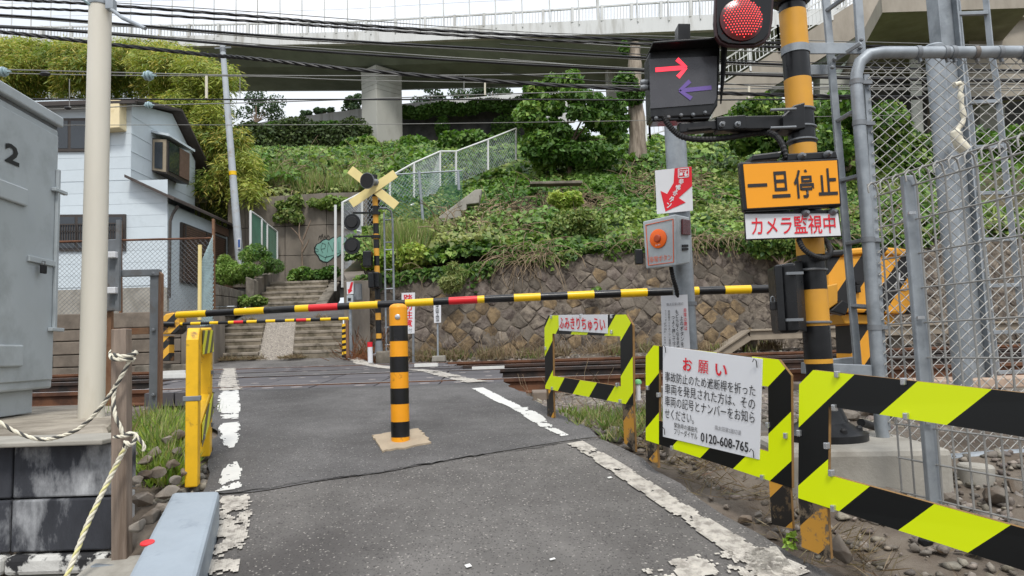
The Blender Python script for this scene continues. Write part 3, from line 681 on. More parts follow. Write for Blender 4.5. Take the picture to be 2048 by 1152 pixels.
# graffiti: bubble lettering sprayed on, built as thin paint layers
def blob(pts, grow, Y, mi, mb, dz):
    c = V(sum(p[0] for p in pts) / len(pts), sum(p[1] for p in pts) / len(pts), 0)
    o = []
    for x, y in pts:
        d = V(x - c.x, y - c.y, 0); l = max(d.length, .1); d = d * ((l + grow) / l); o.append(P(c.x + d.x, c.y + d.y, Y) + V(0, -dz, 0))
    mb.prism(o, (0, .002, 0), mi)
gb = MB(); outl = [(631, 505), (630, 497), (634, 489), (641, 486), (646, 481), (652, 479), (658, 481), (662, 478), (668, 475), (674, 477), (679, 473), (686, 473), (692, 477), (694, 484), (691, 491), (693, 499), (689, 506), (682, 508), (676, 513), (668, 513), (662, 519), (655, 524), (647, 523), (640, 519), (637, 512)]
blob(outl, 2.2, 20.6, 1, gb, .006); blob(outl, -.6, 20.6, 0, gb, .010)
for seg in ([(645, 486), (642, 497), (646, 506)], [(645, 486), (652, 489), (650, 497), (642, 498)], [(655, 505), (657, 484), (666, 503), (668, 484)], [(673, 484), (672, 503)], [(678, 484), (678, 502), (688, 500)], [(637, 508), (650, 515), (668, 510), (686, 503)], [(628, 494), (638, 500)], [(628, 503), (637, 503)], [(650, 520), (654, 511)]):
    for a, b in zip(seg[:-1], seg[1:]): gb.bar(P(*a, 20.6) + V(0, -.014, 0), P(*b, 20.6) + V(0, -.014, 0), .004, .022, up=(0, 1, 0), mi=1)
for seg in ([(637, 481), (639, 471), (642, 478), (645, 470), (647, 478)], [(648, 476), (650, 471), (653, 477)], [(654, 476), (656, 470), (660, 474)], [(640, 473), (646, 468)]):
    for a, b in zip(seg[:-1], seg[1:]): gb.bar(P(*a, 20.6) + V(0, -.014, 0), P(*b, 20.6) + V(0, -.014, 0), .004, .018, up=(0, 1, 0), mi=1)
gb.build('graffiti', [M['graf_teal'], M['graf_black']], gw)

# house retaining wall of precast boards
rw = thing('precast_board_wall', 'retaining wall of long grey precast boards under the white house', 'retaining wall', P(200, 745, 13.0))
ys = [626, 658, 681, 708, 733, 765]
for k in range(5):
    xs = [-320, -100, 105, 215, 362] if k % 2 else [-320, -40, 160, 362]
    for xa, xb in zip(xs[:-1], xs[1:]):
        sl = -.031; f = lambda x, y: P(x, y + sl * (x - 200), 13.0)
        mb = MB().prism([f(xa + .6, ys[k + 1] - 1), f(xb - .6, ys[k + 1] - 1), f(xb - .6, ys[k] + 1), f(xa + .6, ys[k] + 1)], (0, .2, 0)); mb.build('board', M['board'], rw, bevel=.012)
MB().prism([P(-320, 765 + 16, 13.06), P(362, 765 - 5, 13.06), P(362, 622, 13.06), P(-320, 641, 13.06)], (0, .3, 0)).build('backing', M['concrete_dark'], rw)
tag(MB().prism([P(362, 760, 12.98), P(428, 758, 12.98), P(428, 618, 12.98), P(362, 620, 12.98)], (0, .5, 0)).build('plain_concrete_wall', M['concrete_dark'], bevel=.01), 'plain dark concrete wall between the board wall and the foot of the stairs', 'concrete wall')
for px in (208, 312):
    pass
tag(MB().prism([P(268, 760, 12.3), P(372, 757, 12.3), P(372, 728, 12.3), P(268, 731, 12.3)], (0, .4, 0)).build('concrete_block', M['concrete_old'], bevel=.02), 'low concrete foundation block at the foot of the board wall', 'concrete block')
# block wall left of the stairs
bw = thing('block_wall', 'low grey concrete block wall along the left edge of the stairs', 'block wall', P(430, 640, 13.5))
A0, A1, B0, B1 = P(429, 660, 13.4), P(431, 567, 13.4), P(489, 640, 17.2), P(489, 583, 17.2)
nr, nc = 4, 8
for r in range(nr):
    for c in range(nc):
        u0, u1 = c / nc + .004, (c + 1) / nc - .004; v0, v1 = r / nr + .008, (r + 1) / nr - .008
        g = lambda u, v: (A0.lerp(B0, u)).lerp(A1.lerp(B1, u), v)
        MB().prism([g(u0, v0), g(u1, v0), g(u1, v1), g(u0, v1)], (-.18, .02, 0)).build('concrete_block', M['concrete_old'], bw, bevel=.008)
tag(MB().prism([P(491, 640, 17.3), P(508, 640, 17.5), P(508, 560, 17.5), P(491, 553, 17.3)], (0, .3, 0)).build('end_post', M['concrete_old'], bevel=.02), 'square concrete end post where the block wall meets the upper steps', 'post')
tag(MB().prism([P(508, 640, 17.6), P(545, 620, 19.5), P(545, 545, 19.5), P(508, 560, 17.6)], (-.25, .1, 0)).build('rough_wall', M['concrete_dark'], bevel=.03), 'rough dark retaining wall left of the upper steps', 'retaining wall')
# ================================================================== OVERPASS
ov = thing('overpass', 'pale concrete road overpass with railing and tall thin posts high above the hillside', 'overpass', P(760, 290, 60))
DX = [-350, 0, 350, 700, 900, 1100, 1300, 1500, 1800, 2250]
DZ_ = [64, 63, 61, 58.5, 57, 55, 52.5, 50, 47, 43]
FB = [96, 92, 90.5, 85, 77, 70, 62, 54, 38, 16]
FT = [80, 76, 72.5, 64, 53, 45, 35, 26, 8, -18]
RT = [58, 54, 50, 43, 32, 20, 5, -6, -26, -58]
def dk(px, arr, dy=0, dz=0):
    return P(px, interp(px, DX, arr), interp(px, DX, DZ_)) + V(0, dy, dz)
cols = np.arange(-350, 2251, 65)
def sweep(name, prof, m, parent, smooth=None):
    """prof(px) -> closed ring of points; swept along the deck"""
    rings = [prof(px) for px in cols]; n = len(rings[0]); mb = MB(); vs = [p for r in rings for p in r]
    fs = [(i * n + j, i * n + (j + 1) % n, (i + 1) * n + (j + 1) % n, (i + 1) * n + j) for i in range(len(rings) - 1) for j in range(n)] + [tuple(range(n)), tuple(range((len(rings) - 1) * n, len(rings) * n))]
    mb.add(vs, fs); return mb.build(name, m, parent, smooth=smooth)
sweep('deck', lambda px: [dk(px, FB), dk(px, FB, 2.8, -.95), dk(px, FB, 8.6, -.95), dk(px, FB, 11.4, 0), dk(px, FB, 11.4, .5), dk(px, FB, .1, .5)], M['bridge_soffit'], ov)
sweep('parapet', lambda px: [dk(px, FB, -.06, -.12), dk(px, FT, -.06), dk(px, FT, .35), dk(px, FB, .35, -.12)], M['bridge_white'], ov)
sweep('parapet', lambda px: [dk(px, FB, 11.0, 0), dk(px, FT, 11.0, .1), dk(px, FT, 11.4, .1), dk(px, FB, 11.4, 0)], M['bridge_white'], ov)
sweep('handrail', lambda px: [dk(px, RT, .02, -.06), dk(px, RT, .02, .06), dk(px, RT, .16, .06), dk(px, RT, .16, -.06)], M['bridge_white'], ov)
mb = MB()
for px in np.arange(-340, 2240, 6.3):
    if 1190 < px < 1208: continue
    a, b = dk(px, FT, .09), dk(px, RT, .09); mb.bar(a, b, .085, .05, up=(1, 0, 0))
mb.build('balusters', M['bridge_white'], ov, kind='stuff')
for px in np.arange(-330, 2240, 59):
    a, b = dk(px, FT, .05, -.1), dk(px, RT, .05, .05); MB().bar(a, b, .3, .22, up=(1, 0, 0)).build('rail_post', M['bridge_white'], ov)
tall = [-20, 24, 63, 102, 141, 182, 222, 262, 303, 345, 388, 429, 473, 516, 561, 605, 650, 696, 742, 791, 841, 888, 940, 992, 1045, 1100, 1158, 1275, 1337, 1400, 1466, 1535, 1610, 1690]
for px in tall:
    a = dk(px, FT, -.12, -.35); MB().cyl(a, a + V(0, 0, 4.6), .055, n=8).build('tall_post', M['bridge_white'], ov)
a = dk(1197, FT, .1, -.4); MB().cyl(a, a + V(0, 0, 9), .14, .1, n=10).build('lamp_column', M['bridge_white'], ov)
for hh in (2.0, 3.3):
    sweep('guard_wire', lambda px: [dk(px, FT, -.12, hh), dk(px, FT, -.10, hh), dk(px, FT, -.10, hh + .02), dk(px, FT, -.12, hh + .02)], M['galv'], ov)
# piers
def pier(cx, by, Y, wl_, wr_, ytop, flare, h0=None):
    near = P(cx, ytop, Y); b = P(cx, by, Y); l = P(cx - wl_, ytop, Y + 1.3); r = P(cx + wr_, ytop, Y + 1.9)
    back = l + r - near; ring = [near, r, back, l]; mb = MB()
    zb = b.z - 3; zt = near.z
    mb.hexa([V(p.x, p.y, zb) for p in ring] + [V(p.x, p.y, zt - 2.0) for p in ring])
    c = (near + back) / 2; prev = [V(p.x, p.y, zt - 2.0) for p in ring]
    for k in range(1, 6):
        t = k / 5; g = 1 - math.sqrt(max(0, 1 - t * t)); nw = []
        for p in ring:
            d = V(p.x - c.x, p.y - c.y, 0); nw.append(V(c.x + d.x * (1 + flare * g), c.y + d.y * (1 + .05 * g), zt - 2.0 + 2.15 * t))
        mb.hexa(prev + nw); prev = nw
    mb.build('pier', M['bridge'], ov, bevel=.04)
pier(752, 292, 60.2, 30, 51, 133, .03)
pier(1214, 290, 58, 5, 22, 118, .25)

# upper road parapet and ivy wall behind the pier
up = MB()
pts = [(440, 262), (545, 240), (640, 228), (722, 217), (810, 207), (1000, 190), (1150, 182)]
for (xa, ya), (xb, yb) in zip(pts[:-1], pts[1:]):
    up.prism([P(xa, ya + 60, 70), P(xb, yb + 60, 70), P(xb, yb, 70), P(xa, ya, 70)], (0, .6, 0))
tag(up.build('road_parapet', M['bridge_white']), 'pale sloping road parapet seen behind the overpass pier', 'parapet')
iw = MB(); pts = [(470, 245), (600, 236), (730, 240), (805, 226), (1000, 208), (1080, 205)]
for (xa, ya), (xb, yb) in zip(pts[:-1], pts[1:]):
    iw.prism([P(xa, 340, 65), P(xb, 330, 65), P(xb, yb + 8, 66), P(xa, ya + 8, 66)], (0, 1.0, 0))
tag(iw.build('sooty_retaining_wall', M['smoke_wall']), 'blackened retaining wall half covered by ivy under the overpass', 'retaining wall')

# ================================================================== FOOTBRIDGE STAIRS (right)
fs_ = thing('footbridge_stairs', 'grey concrete stairs with white railings running down from the overpass', 'stairs', P(1560, 260, 33))
def pz(lst, Y): return [P(x, y, Y) for x, y in lst]
MB().prism(pz([(1425, 236), (1443, 171), (1558, 98), (1612, 66), (1716, 0), (1800, -55), (1900, -60), (1812, 0), (1735, 58), (1640, 118), (1558, 166), (1470, 222)], 33), (0, .35, 0)).build('stringer', M['stair_face'], fs_)
MB().prism([p + V(0, .36, .0) for p in pz([(1432, 240), (1447, 180), (1558, 108), (1612, 78), (1716, 12), (1800, -45), (1900, -50), (1815, 8), (1738, 66), (1643, 126), (1560, 174), (1474, 228)], 33)], (0, 3.2, 0)).build('soffit_slab', M['bridge_soffit'], fs_)
MB().prism([p + V(0, 3.6, 0) for p in pz([(1425, 236), (1443, 171), (1558, 98), (1716, 0), (1800, -55), (1812, 0), (1640, 118), (1470, 222)], 33)], (0, .35, 0)).build('stringer', M['stair_face'], fs_)
def rail_run(pts, hgt, n, Y, parent):
    for (xa, ya), (xb, yb) in zip(pts[:-1], pts[1:]):
        a, b = P(xa, ya, Y), P(xb, yb, Y); up_ = V(0, 0, hgt)
        MB().bar(a + up_, b + up_, .07, .07).bar(a + up_ * .12, b + up_ * .12, .05, .05).bar(a + up_ * .62, b + up_ * .62, .05, .05).build('railing_bar', M['bridge_white'], parent)
        mb = MB(); k = max(2, int((b - a).length / .22))
        for i in range(k): q = a.lerp(b, i / k); mb.bar(q + up_ * .12, q + up_ * .98, .03, .03, up=(1, 0, 0))
        mb.build('balusters', M['bridge_white'], parent, kind='stuff')
        for i in range(n + 1): q = a.lerp(b, i / n); MB().bar(q - V(0, 0, .2), q + up_ * 1.05, .09, .09, up=(1, 0, 0)).build('railing_post', M['bridge_white'], parent)
rail_run([(1443, 171), (1558, 98), (1612, 66), (1716, 0), (1800, -55)], 1.15, 2, 33, fs_)
rail_run([(1425, 240), (1300, 275), (1285, 282)], 1.1, 2, 34, fs_)
for px, pw in ((1925, 8),):
    MB().bar(P(px, 330, 38), P(px - 10, 40, 38), .5, .5, up=(1, 0, 0)).build('support_column', M['bridge'], fs_)
# concrete ramp beam at the far upper right
rb = thing('concrete_ramp', 'broad streaked concrete ramp beam in the upper right corner behind the ladder', 'ramp', P(2000, 200, 27))
MB().prism(pz([(1700, 190), (1925, 150), (2180, 110), (2300, -160), (1960, -60), (1900, 20), (1730, 90)], 36), (0, 4, 0)).build('soffit', M['bridge_soffit'], rb)
MB().prism(pz([(1940, 62), (2100, 22), (2300, -40), (2300, 130), (2080, 185), (1925, 205)], 30), (0, 1, 0)).build('side_beam', M['stair_face'], rb)
MB().prism(pz([(1930, -40), (2300, -140), (2300, -40), (2100, 20), (1940, 60)], 29.6), (0, 1.3, 0)).build('upper_beam', M['stair_face'], rb)
z_s = P(1760, 25, 27).z; xa_, xb_ = P(1765, 25, 27).x, P(2060, 10, 27).x
MB().hexa([V(xa_, 27, z_s), V(xb_, 27, z_s), V(xb_ + 5, 42, z_s), V(xa_ + 4, 42, z_s), V(xa_, 27, z_s + .7), V(xb_, 27, z_s + .7), V(xb_ + 5, 42, z_s + .7), V(xa_ + 4, 42, z_s + .7)]).build('landing_slab', M['stair_face'], rb)
# blocks and pipes under the ramp (dark undercroft seen through the fence)
uc = thing('undercroft_wall', 'dark concrete undercroft wall below the ramp seen through the chain link', 'concrete wall', P(1850, 330, 32))
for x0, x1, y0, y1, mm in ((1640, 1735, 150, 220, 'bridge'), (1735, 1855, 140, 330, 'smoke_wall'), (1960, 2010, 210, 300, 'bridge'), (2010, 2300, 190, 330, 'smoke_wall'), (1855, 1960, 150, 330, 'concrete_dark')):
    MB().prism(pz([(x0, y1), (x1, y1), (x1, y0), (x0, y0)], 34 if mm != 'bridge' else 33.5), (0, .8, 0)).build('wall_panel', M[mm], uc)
tag(MB().cyl(P(1838, 320, 30), P(1830, 120, 30), .22, n=12).build('drain_pipe', M['bridge'], smooth=40), 'grey vertical drain pipe below the ramp behind the chain link', 'pipe')

# ================================================================== WHITE HOUSE
hs = thing('white_house', 'two storey house with white board siding, dark roof edges and a bay window', 'house', P(200, 580, 17))
F = lambda x, y, d=0: P(x, y, 17) + V(0, -d, 0)
# upper front: boards
def boards(x0, x1, y0, y1, n, skip=()):
    for k in range(n):
        a = y0 + (y1 - y0) * k / n; b = y0 + (y1 - y0) * (k + 1) / n
        sl = lambda x, y: F(x, y - .031 * (x - 262))
        MB().prism([sl(x0, b - .15), sl(x1, b - .15), sl(x1, a + .15), sl(x0, a + .15)], (0, .012, 0)).build('siding_board', M['siding'], hs, bevel=.003)
boards(-180, 261.6, 196, 360, 7); boards(-180, 335, 361, 572, 9)
MB().prism([F(-180, 600) + V(0, .014, 0), F(333, 575) + V(0, .014, 0), F(333, 392) + V(0, .014, 0), F(251, 358) + V(0, .014, 0), F(251, 196) + V(0, .014, 0), F(-180, 208) + V(0, .014, 0)], (0, .1, 0)).build('front_wall', M['siding'], hs)
MB().prism([F(258, 392, .004), F(335, 394, .004), F(335, 575, .004), F(331, 575, .004), F(331, 398, .004), F(258, 396, .004)], (0, .02, 0)).build('corner_trim', M['siding'], hs)
MB().prism([F(-180, 668), F(334, 652), F(334, 573.5), F(-180, 589.5)], (0, .1, 0)).build('base_wall', M['concrete'], hs)
MB().prism([F(355 - 6, 612, -.02), F(300, 614, .02), F(300, 590, .02), F(334, 589, .02)], (0, .01, 0)).build('vent', M['frame_dark'], hs) if False else None
# gable side (x constant)
XG = F(262, 300).x; XL2 = F(335, 480).x
def G(y, z): return V(XG, y, EYE + z)
MB().prism([G(17.01, 1.5), G(20.5, 1.5), G(20.5, 5.9), G(19.07, 6.86), G(17.01, 6.42)], (-.12, 0, 0)).build('gable_wall', M['siding'], hs)
for zz in (4.75, 5.2, 5.65, 6.1): MB().box((XG + .004, 18.7, EYE + zz), (.012, 3.4, .012)).build('board_joint', M['siding'], hs)
# roofs
mb = MB(); e = .28
mb.hexa([V(-26, 16.75, EYE + 6.37), V(XG + e, 16.75, EYE + 6.37), V(XG + e, 19.07, EYE + 6.92), V(-26, 19.07, EYE + 6.92), V(-26, 16.75, EYE + 6.44), V(XG + e, 16.75, EYE + 6.44), V(XG + e, 19.07, EYE + 6.99), V(-26, 19.07, EYE + 6.99)]); mb.build('roof', M['roof_dark'], hs)
mb = MB(); mb.hexa([V(-26, 19.08, EYE + 6.92), V(XG + e, 19.08, EYE + 6.92), V(XG + e, 21.1, EYE + 5.62), V(-26, 21.1, EYE + 5.62), V(-26, 19.08, EYE + 6.99), V(XG + e, 19.08, EYE + 6.99), V(XG + e, 21.1, EYE + 5.69), V(-26, 21.1, EYE + 5.69)]); mb.build('roof', M['roof_dark'], hs)
MB().box(((-26 + XG) / 2, 16.72, EYE + 6.34), (XG + 26 + .5, .08, .07)).build('gutter', M['frame_dark'], hs)
# lower lean-to
zA, zB = 4.47, 3.86
MB().prism([V(XG, 16.72, EYE + zA), V(XL2 + .28, 16.72, EYE + zB), V(XL2 + .28, 16.72, EYE + zB + .07), V(XG, 16.72, EYE + zA + .07)], (0, 4.3, 0)).build('lower_roof', M['roof_dark'], hs)
MB().prism([V(XL2, 17.02, EYE + .95), V(XL2, 20.6, EYE + 1.3), V(XL2, 20.6, EYE + 3.85), V(XL2, 17.02, EYE + 3.85)], (-.1, 0, 0)).build('side_wall', M['siding'], hs)
lw = MB().box((XL2 + .02, 19.0, EYE + 2.72), (.07, 2.75, 1.55)).build('lattice_window', M['frame_dark'], hs)
mb = MB()
for k in range(26): mb.box((XL2 + .075, 19.0, EYE + 2.02 + k * .056), (.02, 2.6, .03))
mb.build('slats', M['lattice'], lw, kind='stuff')
for yy in (17.75, 19.0, 20.25): MB().box((XL2 + .09, yy, EYE + 2.72), (.03, .06, 1.5)).build('mullion', M['frame_dark'], lw)
MB().box((XL2 + .04, 20.0, EYE + 3.68), (.12, .9, .22)).build('board', M['lattice'], hs)
MB().tube([V(XL2 + .2, 17.1, EYE + 3.8), V(XL2 + .1, 17.05, EYE + 3.6), V(XL2 + .06, 17.0, EYE + 3.4), V(XL2 + .06, 17.0, EYE + 1.5)], .035, 8).build('downpipe', M['frame_dark'], hs, smooth=40)
tag(MB().prism([P(448, 590, 20.2), P(472, 600, 20.9), P(472, 540, 20.9), P(436, 523, 20.0)], (.06, .0, 0)).build('balcony_screen', M['lattice']), 'brown board screen at the far corner of the white house', 'screen')
# windows on the front
def window(x0, x1, y0, y1, bars, parent=hs, sash=2):
    w_ = MB().prism([F(x0 - 3, y1 + 3, .05), F(x1 + 3, y1 + 2, .05), F(x1 + 3, y0 - 3, .05), F(x0 - 3, y0 - 2, .05)], (0, .1, 0)).build('window', M['frame_dark'], parent)
    for k in range(sash):
        a, b = x0 + (x1 - x0) * k / sash, x0 + (x1 - x0) * (k + 1) / sash
        MB().prism([F(a + 3, y1 - 3, .058), F(b - 3, y1 - 3, .058), F(b - 3, y0 + 3, .058), F(a + 3, y0 + 3, .058)], (0, .004, 0)).build('pane', M['glass'], w_)
    return w_
window(104, 216, 240, 301, 0, sash=3); lwn = window(108, 250, 432, 500, 0, sash=3)
mb = MB()
for x in range(109, 252, 5): mb.bar(F(x, 485, .16), F(x, 452, .16), .02, .02, up=(1, 0, 0))
mb.bar(F(107, 452, .16), F(252, 449, .16), .03, .03).bar(F(107, 485, .16), F(252, 482, .16), .03, .03).bar(F(107, 466, .16), F(252, 463, .16), .02, .02); mb.build('window_guard', M['frame_dark'], lwn)
# AC box
ac = MB().prism([F(216, 266, .32), F(253, 263, .32), F(253, 207, .32), F(216, 204, .32)], (0, .34, 0)).build('air_box', M['cream'], hs, bevel=.02)
# bay window
XB = XG + .38
bay = thing('bay_window', 'x', 'x', (XG, 18.6, EYE + 5.3)); bpy.data.objects.remove(bay)
b_ = MB().prism([V(XG, 18.02, EYE + 4.95), V(XB, 18.05, EYE + 4.88), V(XB, 19.3, EYE + 4.88), V(XG, 19.34, EYE + 4.95), ], (0, 0, .9)).build('bay_window', M['frame_dark'], hs)
MB().prism([V(XG - .02, 17.94, EYE + 5.98), V(XB + .1, 17.94, EYE + 5.86), V(XB + .1, 17.94, EYE + 5.92), V(XG - .02, 17.94, EYE + 6.04)], (0, 1.5, 0)).build('hood', M['siding'], b_)
MB().prism([V(XG + .02, 18.0, EYE + 4.98), V(XB - .02, 18.03, EYE + 4.92), V(XB - .02, 18.03, EYE + 5.8), V(XG + .02, 18.0, EYE + 5.8)], (0, .02, 0)).build('end_frame', M['frame_beige'], b_)
MB().prism([V(XG + .08, 17.985, EYE + 5.03), V(XB - .1, 18.0, EYE + 5.0), V(XB - .1, 18.0, EYE + 5.72), V(XG + .08, 17.985, EYE + 5.72)], (0, .01, 0)).build('pane', M['glass'], b_)
MB().box((XB + .012, 18.4, EYE + 5.37), (.02, .55, .78)).build('pane', M['glass'], b_)
MB().box((XB + .02, 18.98, EYE + 5.37), (.02, .56, .78)).build('shutter', M['lattice'], b_)

# ---- fence above the board wall
fe = thing('rusty_mesh_fence', 'old rusty diamond mesh fence standing on the board wall in front of the house', 'fence', P(250, 620, 13.1))
def diamond(name, A, B, C, D, dx, r, m, parent, kind='stuff', n=3):
    """chain link net on the quad A(bottom left) B(bottom right) C(top right) D(top left)"""
    Wd, Ht = (B - A).length, (D - A).length; mb = MB()
    def pt(u, v): return A.lerp(B, u / Wd).lerp(D.lerp(C, u / Wd), v / Ht)
    k = -Ht
    while k < Wd:
        for s in (1, -1):
            u0, v0, u1, v1 = k, 0, k + Ht, Ht
            if u0 < 0: v0 = -u0; u0 = 0
            if u1 > Wd: v1 -= (u1 - Wd); u1 = Wd
            if v1 - v0 > dx * .4:
                a, b = (pt(u0, v0), pt(u1, v1)) if s == 1 else (pt(Wd - u0, v0), pt(Wd - u1, v1))
                mb.tube([a, b], r, n, caps=False)
        k += dx
    return mb.build(name, m, parent, kind=kind)
diamond('mesh', P(100, 632, 13.1), P(400, 622, 13.1), P(427, 477, 13.1), P(100, 484, 13.1), .085, .0032, M['galv_dull'], fe)
MB().tube([P(100, 484, 13.1), P(428, 476, 13.1)], .02, 6).build('top_rail', M['rail_rust'], fe)
for x, y0, y1 in ((241, 442, 655), (427, 438, 622), (104, 470, 640)): MB().bar(P(x + 1, y1, 13.08), P(x, y0, 13.08), .05, .04, up=(1, 0, 0)).build('post', M['rust_frame'], fe)
MB().tube([P(400, 560, 13.0), P(424, 478, 13.1)], .022, 6).build('brace', M['rail_rust'], fe)
np_ = thing('netted_post', 'bent white post wrapped in loose pale blue netting by the foot of the stairs', 'post', P(400, 640, 12.6))
MB().tube([P(399, 640, 12.6), P(400, 490, 12.6)], .035, 8).build('post', M['cross_cream'], np_, smooth=40)
a, b, c, d = P(401, 652, 12.6), P(424, 650, 12.9), P(426, 470, 13.0), P(404, 520, 12.7)
diamond('netting', a, b, c, d, .045, .006, M['netting'], np_); diamond('netting', a + V(.02, .1, 0), b + V(0, .05, 0), c + V(0, .04, -.3), d + V(0, .1, -.2), .06, .008, M['netting'], np_)

# ---- leaning utility pole
up_ = thing('leaning_pole', 'thin pale concrete pole leaning left, between the white house and the bamboo', 'pole', P(479, 520, 19.5))
MB().cyl(P(480, 530, 19.5), P(445, 90, 19.5), .115, .075, n=12).build('shaft', M['galv_pale'] if 'galv_pale' in M else M['bridge'], up_, smooth=40)
for y, c in ((347, 'tape_yellow'), (100, 'galv_dull')):
    t = (530 - y) / 440; x = 480 - 35 * t; MB().cyl(P(x + .3, y + 4, 19.5), P(x - .3, y - 4, 19.5), .118 - .04 * t + .006, n=12).build('band', M[c], up_, smooth=40)
mb = MB(); lb = P(478.5, 487, 19.36); mb.box((lb.x, lb.y, lb.z), (.09, .02, .30)); o = mb.build('label_plate', M['white'], up_)
mb = MB().box((lb.x, lb.y - .014, lb.z), (.06, .008, .22)); mb.build('blue_panel', mat('label_blue', S(60, 90, 150), .5), o)
MB().bar(P(430, 97, 19.5), P(462, 95, 19.5), .05, .05).build('cross_arm', M['galv_dull'], up_)
# ---- small green net fence left of the alley
gf = thing('green_net_fence', 'small green net fence with white posts above the left side of the stairs', 'fence', P(528, 505, 19.6))
ps = [(501, 422, 508, 18.9), (523, 437, 508, 19.5), (534, 448, 510, 19.8), (554, 463, 520, 20.3)]
for x, t, b, Y in ps: MB().tube([P(x, b, Y), P(x, t, Y)], .035, 6).build('post', M['bridge_white'], gf)
for (x0, t0, b0, Y0), (x1, t1, b1, Y1) in zip(ps[:-1], ps[1:]):
    MB().tube([P(x0, t0, Y0), P(x1, t1, Y1)], .025, 6).build('top_rail', M['bridge_white'], gf)
    diamond('net', P(x0, b0, Y0), P(x1, b1, Y1), P(x1, t1, Y1), P(x0, t0, Y0), .055, .007, M['net_green'], gf)

# ---- fence climbing right beside the hidden steps
wf = thing('climbing_white_fence', 'white pipe fence with wire net climbing the slope to the right of the crossbuck', 'fence', P(690, 580, 17.5))
wp = [(671, 410, 582, 17.4), (685, 404, 575, 17.6), (724, 384, 470, 17.9), (780, 352, 470, 18.3), (828, 325, 465, 18.7), (880, 302, 372, 19.3), (912, 302, 370, 19.6), (976, 278, 340, 20.4), (1032, 256, 320, 21.2)]
for x, t, b, Y in wp: MB().tube([P(x, b, Y), P(x, t, Y)], .034, 6).build('post', M['bridge_white'], wf, smooth=40)
for (x0, t0, b0, Y0), (x1, t1, b1, Y1) in zip(wp[1:-1], wp[2:]):
    MB().tube([P(x0, t0 + 1, Y0), P(x1, t1 + 1, Y1)], .03, 6).build('top_rail', M['bridge_white'], wf, smooth=40)
    diamond('net', P(x0, b0, Y0), P(x1, b1, Y1), P(x1, t1 + 2, Y1), P(x0, t0 + 2, Y0), .12, .006, M['galv'], wf)
for (xa, ya), (xb, yb) in (((765, 438), (828, 408)), ((690, 455), (722, 464)), ((724, 466), (740, 458))): MB().tube([P(xa, ya, 17.6), P(xb, yb, 17.9)], .03, 6).build('lower_rail', M['bridge_white'], wf)
cf = thing('chain_link_screen', 'grey chain link fence panel with leaning grey post in front of the climbing steps', 'fence', P(845, 465, 16.6))
for x0, y0, x1, y1 in ((848, 466, 838, 343), (918, 380, 916, 343)): MB().tube([P(x0, y0, 16.6), P(x1, y1, 16.6)], .035, 8).build('post', M['galv'], cf, smooth=40)
diamond('chain_link', P(770, 470, 16.6), P(925, 410, 16.8), P(925, 342, 16.8), P(775, 352, 16.6), .09, .005, M['net_green'], cf); MB().tube([P(775, 350, 16.6), P(925, 341, 16.8)], .018, 6).build('top_wire', M['galv'], cf)
# stepped concrete stringer of those steps
tag(MB().prism(pz([(838, 472), (900, 462), (900, 437), (933, 435), (933, 409), (958, 406), (964, 378), (950, 379), (925, 398), (845, 458)], 16.4), (0, .3, 0)).build('stepped_concrete_base', M['concrete'], bevel=.02), 'stepped grey concrete base of the climbing stairs, among the ivy', 'concrete base')
for k, (xa, xb, y) in enumerate(((1060, 1165, 363), (1100, 1160, 389), (1090, 1125, 414), (1060, 1100, 441))):
    tag(MB().prism(pz([(xa, y + 5), (xb, y + 3), (xb, y - 2), (xa, y)], 16.0 + 1.7 * (1 - k / 4)), (0, .35, 0)).build('slope_beam', M['concrete_old'], bevel=.01), ['topmost and longest grey concrete beam crossing the ivy slope', 'second grey concrete beam down the ivy slope', 'third grey concrete beam down, half buried in vines', 'lowest short grey concrete beam among dry vines'][k], 'concrete beam', 'concrete beams in the slope')
# cable trough on the wall foot, right
ct = thing('cable_trough', 'raised concrete cable trough along the stone wall foot, bending down at its left end', 'cable trough', P(1600, 680, 13.3))
tr = [(1420, 712), (1492, 664), (1640, 659), (1790, 654), (1930, 650), (2080, 646), (2230, 641)]
for (xa, ya), (xb, yb) in zip(tr[:-1], tr[1:]):
    a, b = P(xa, ya + 8, 13.25), P(xb, yb + 8, 13.25); d = (b - a).normalized() * .006
    MB().bar(a + d, b - d, .42, .17, up=(0, 0, 1)).build('trough_segment', M['trough'], ct, bevel=.012)
    MB().bar(a + d + V(0, -.03, .1), b - d + V(0, -.03, .1), .46, .04, up=(0, 0, 1)).build('lid', M['trough'], ct, bevel=.008)
for x in (1500, 1640, 1790, 1930, 2080):
    MB().bar(P(x, 720, 13.3), P(x, interp(x, [q[0] for q in tr], [q[1] for q in tr]) + 14, 13.3), .1, .25, up=(1, 0, 0)).build('support', M['concrete_dark'], ct)

# ================================================================== FAR SIDE SIGNAL
YS = 12.95
fsg = thing('crossing_signal', 'far crossing signal post with faded crossbuck, horn and two dark lamp heads', 'crossing signal', P(757, 710, YS))
def onpole(y): return 749 + (y - 350) / 340 * 9     # leaning axis in the photograph
bands = [(350, 362, 'k'), (362, 377, 'y'), (377, 394, 'k'), (394, 412, 'y'), (412, 430, 'k'), (430, 447, 'y'), (447, 468, 'k'), (468, 479, 'y'), (479, 497, 'k'), (497, 512, 'y'), (512, 532, 'k'), (532, 548, 'y'), (548, 600, 'k'), (600, 615, 'y'), (615, 626, 'k'), (626, 640, 'y'), (640, 667, 'k'), (667, 677, 'y'), (677, 712, 'k')]
mb = MB()
for y0, y1, c in bands: mb.cyl(P(onpole(y0), y0, YS), P(onpole(y1), y1, YS), .052, n=14, mi=0 if c == 'y' else 1, caps=False)
mb.build('post', [M['sig_yellow'], M['black']], fsg, smooth=40)
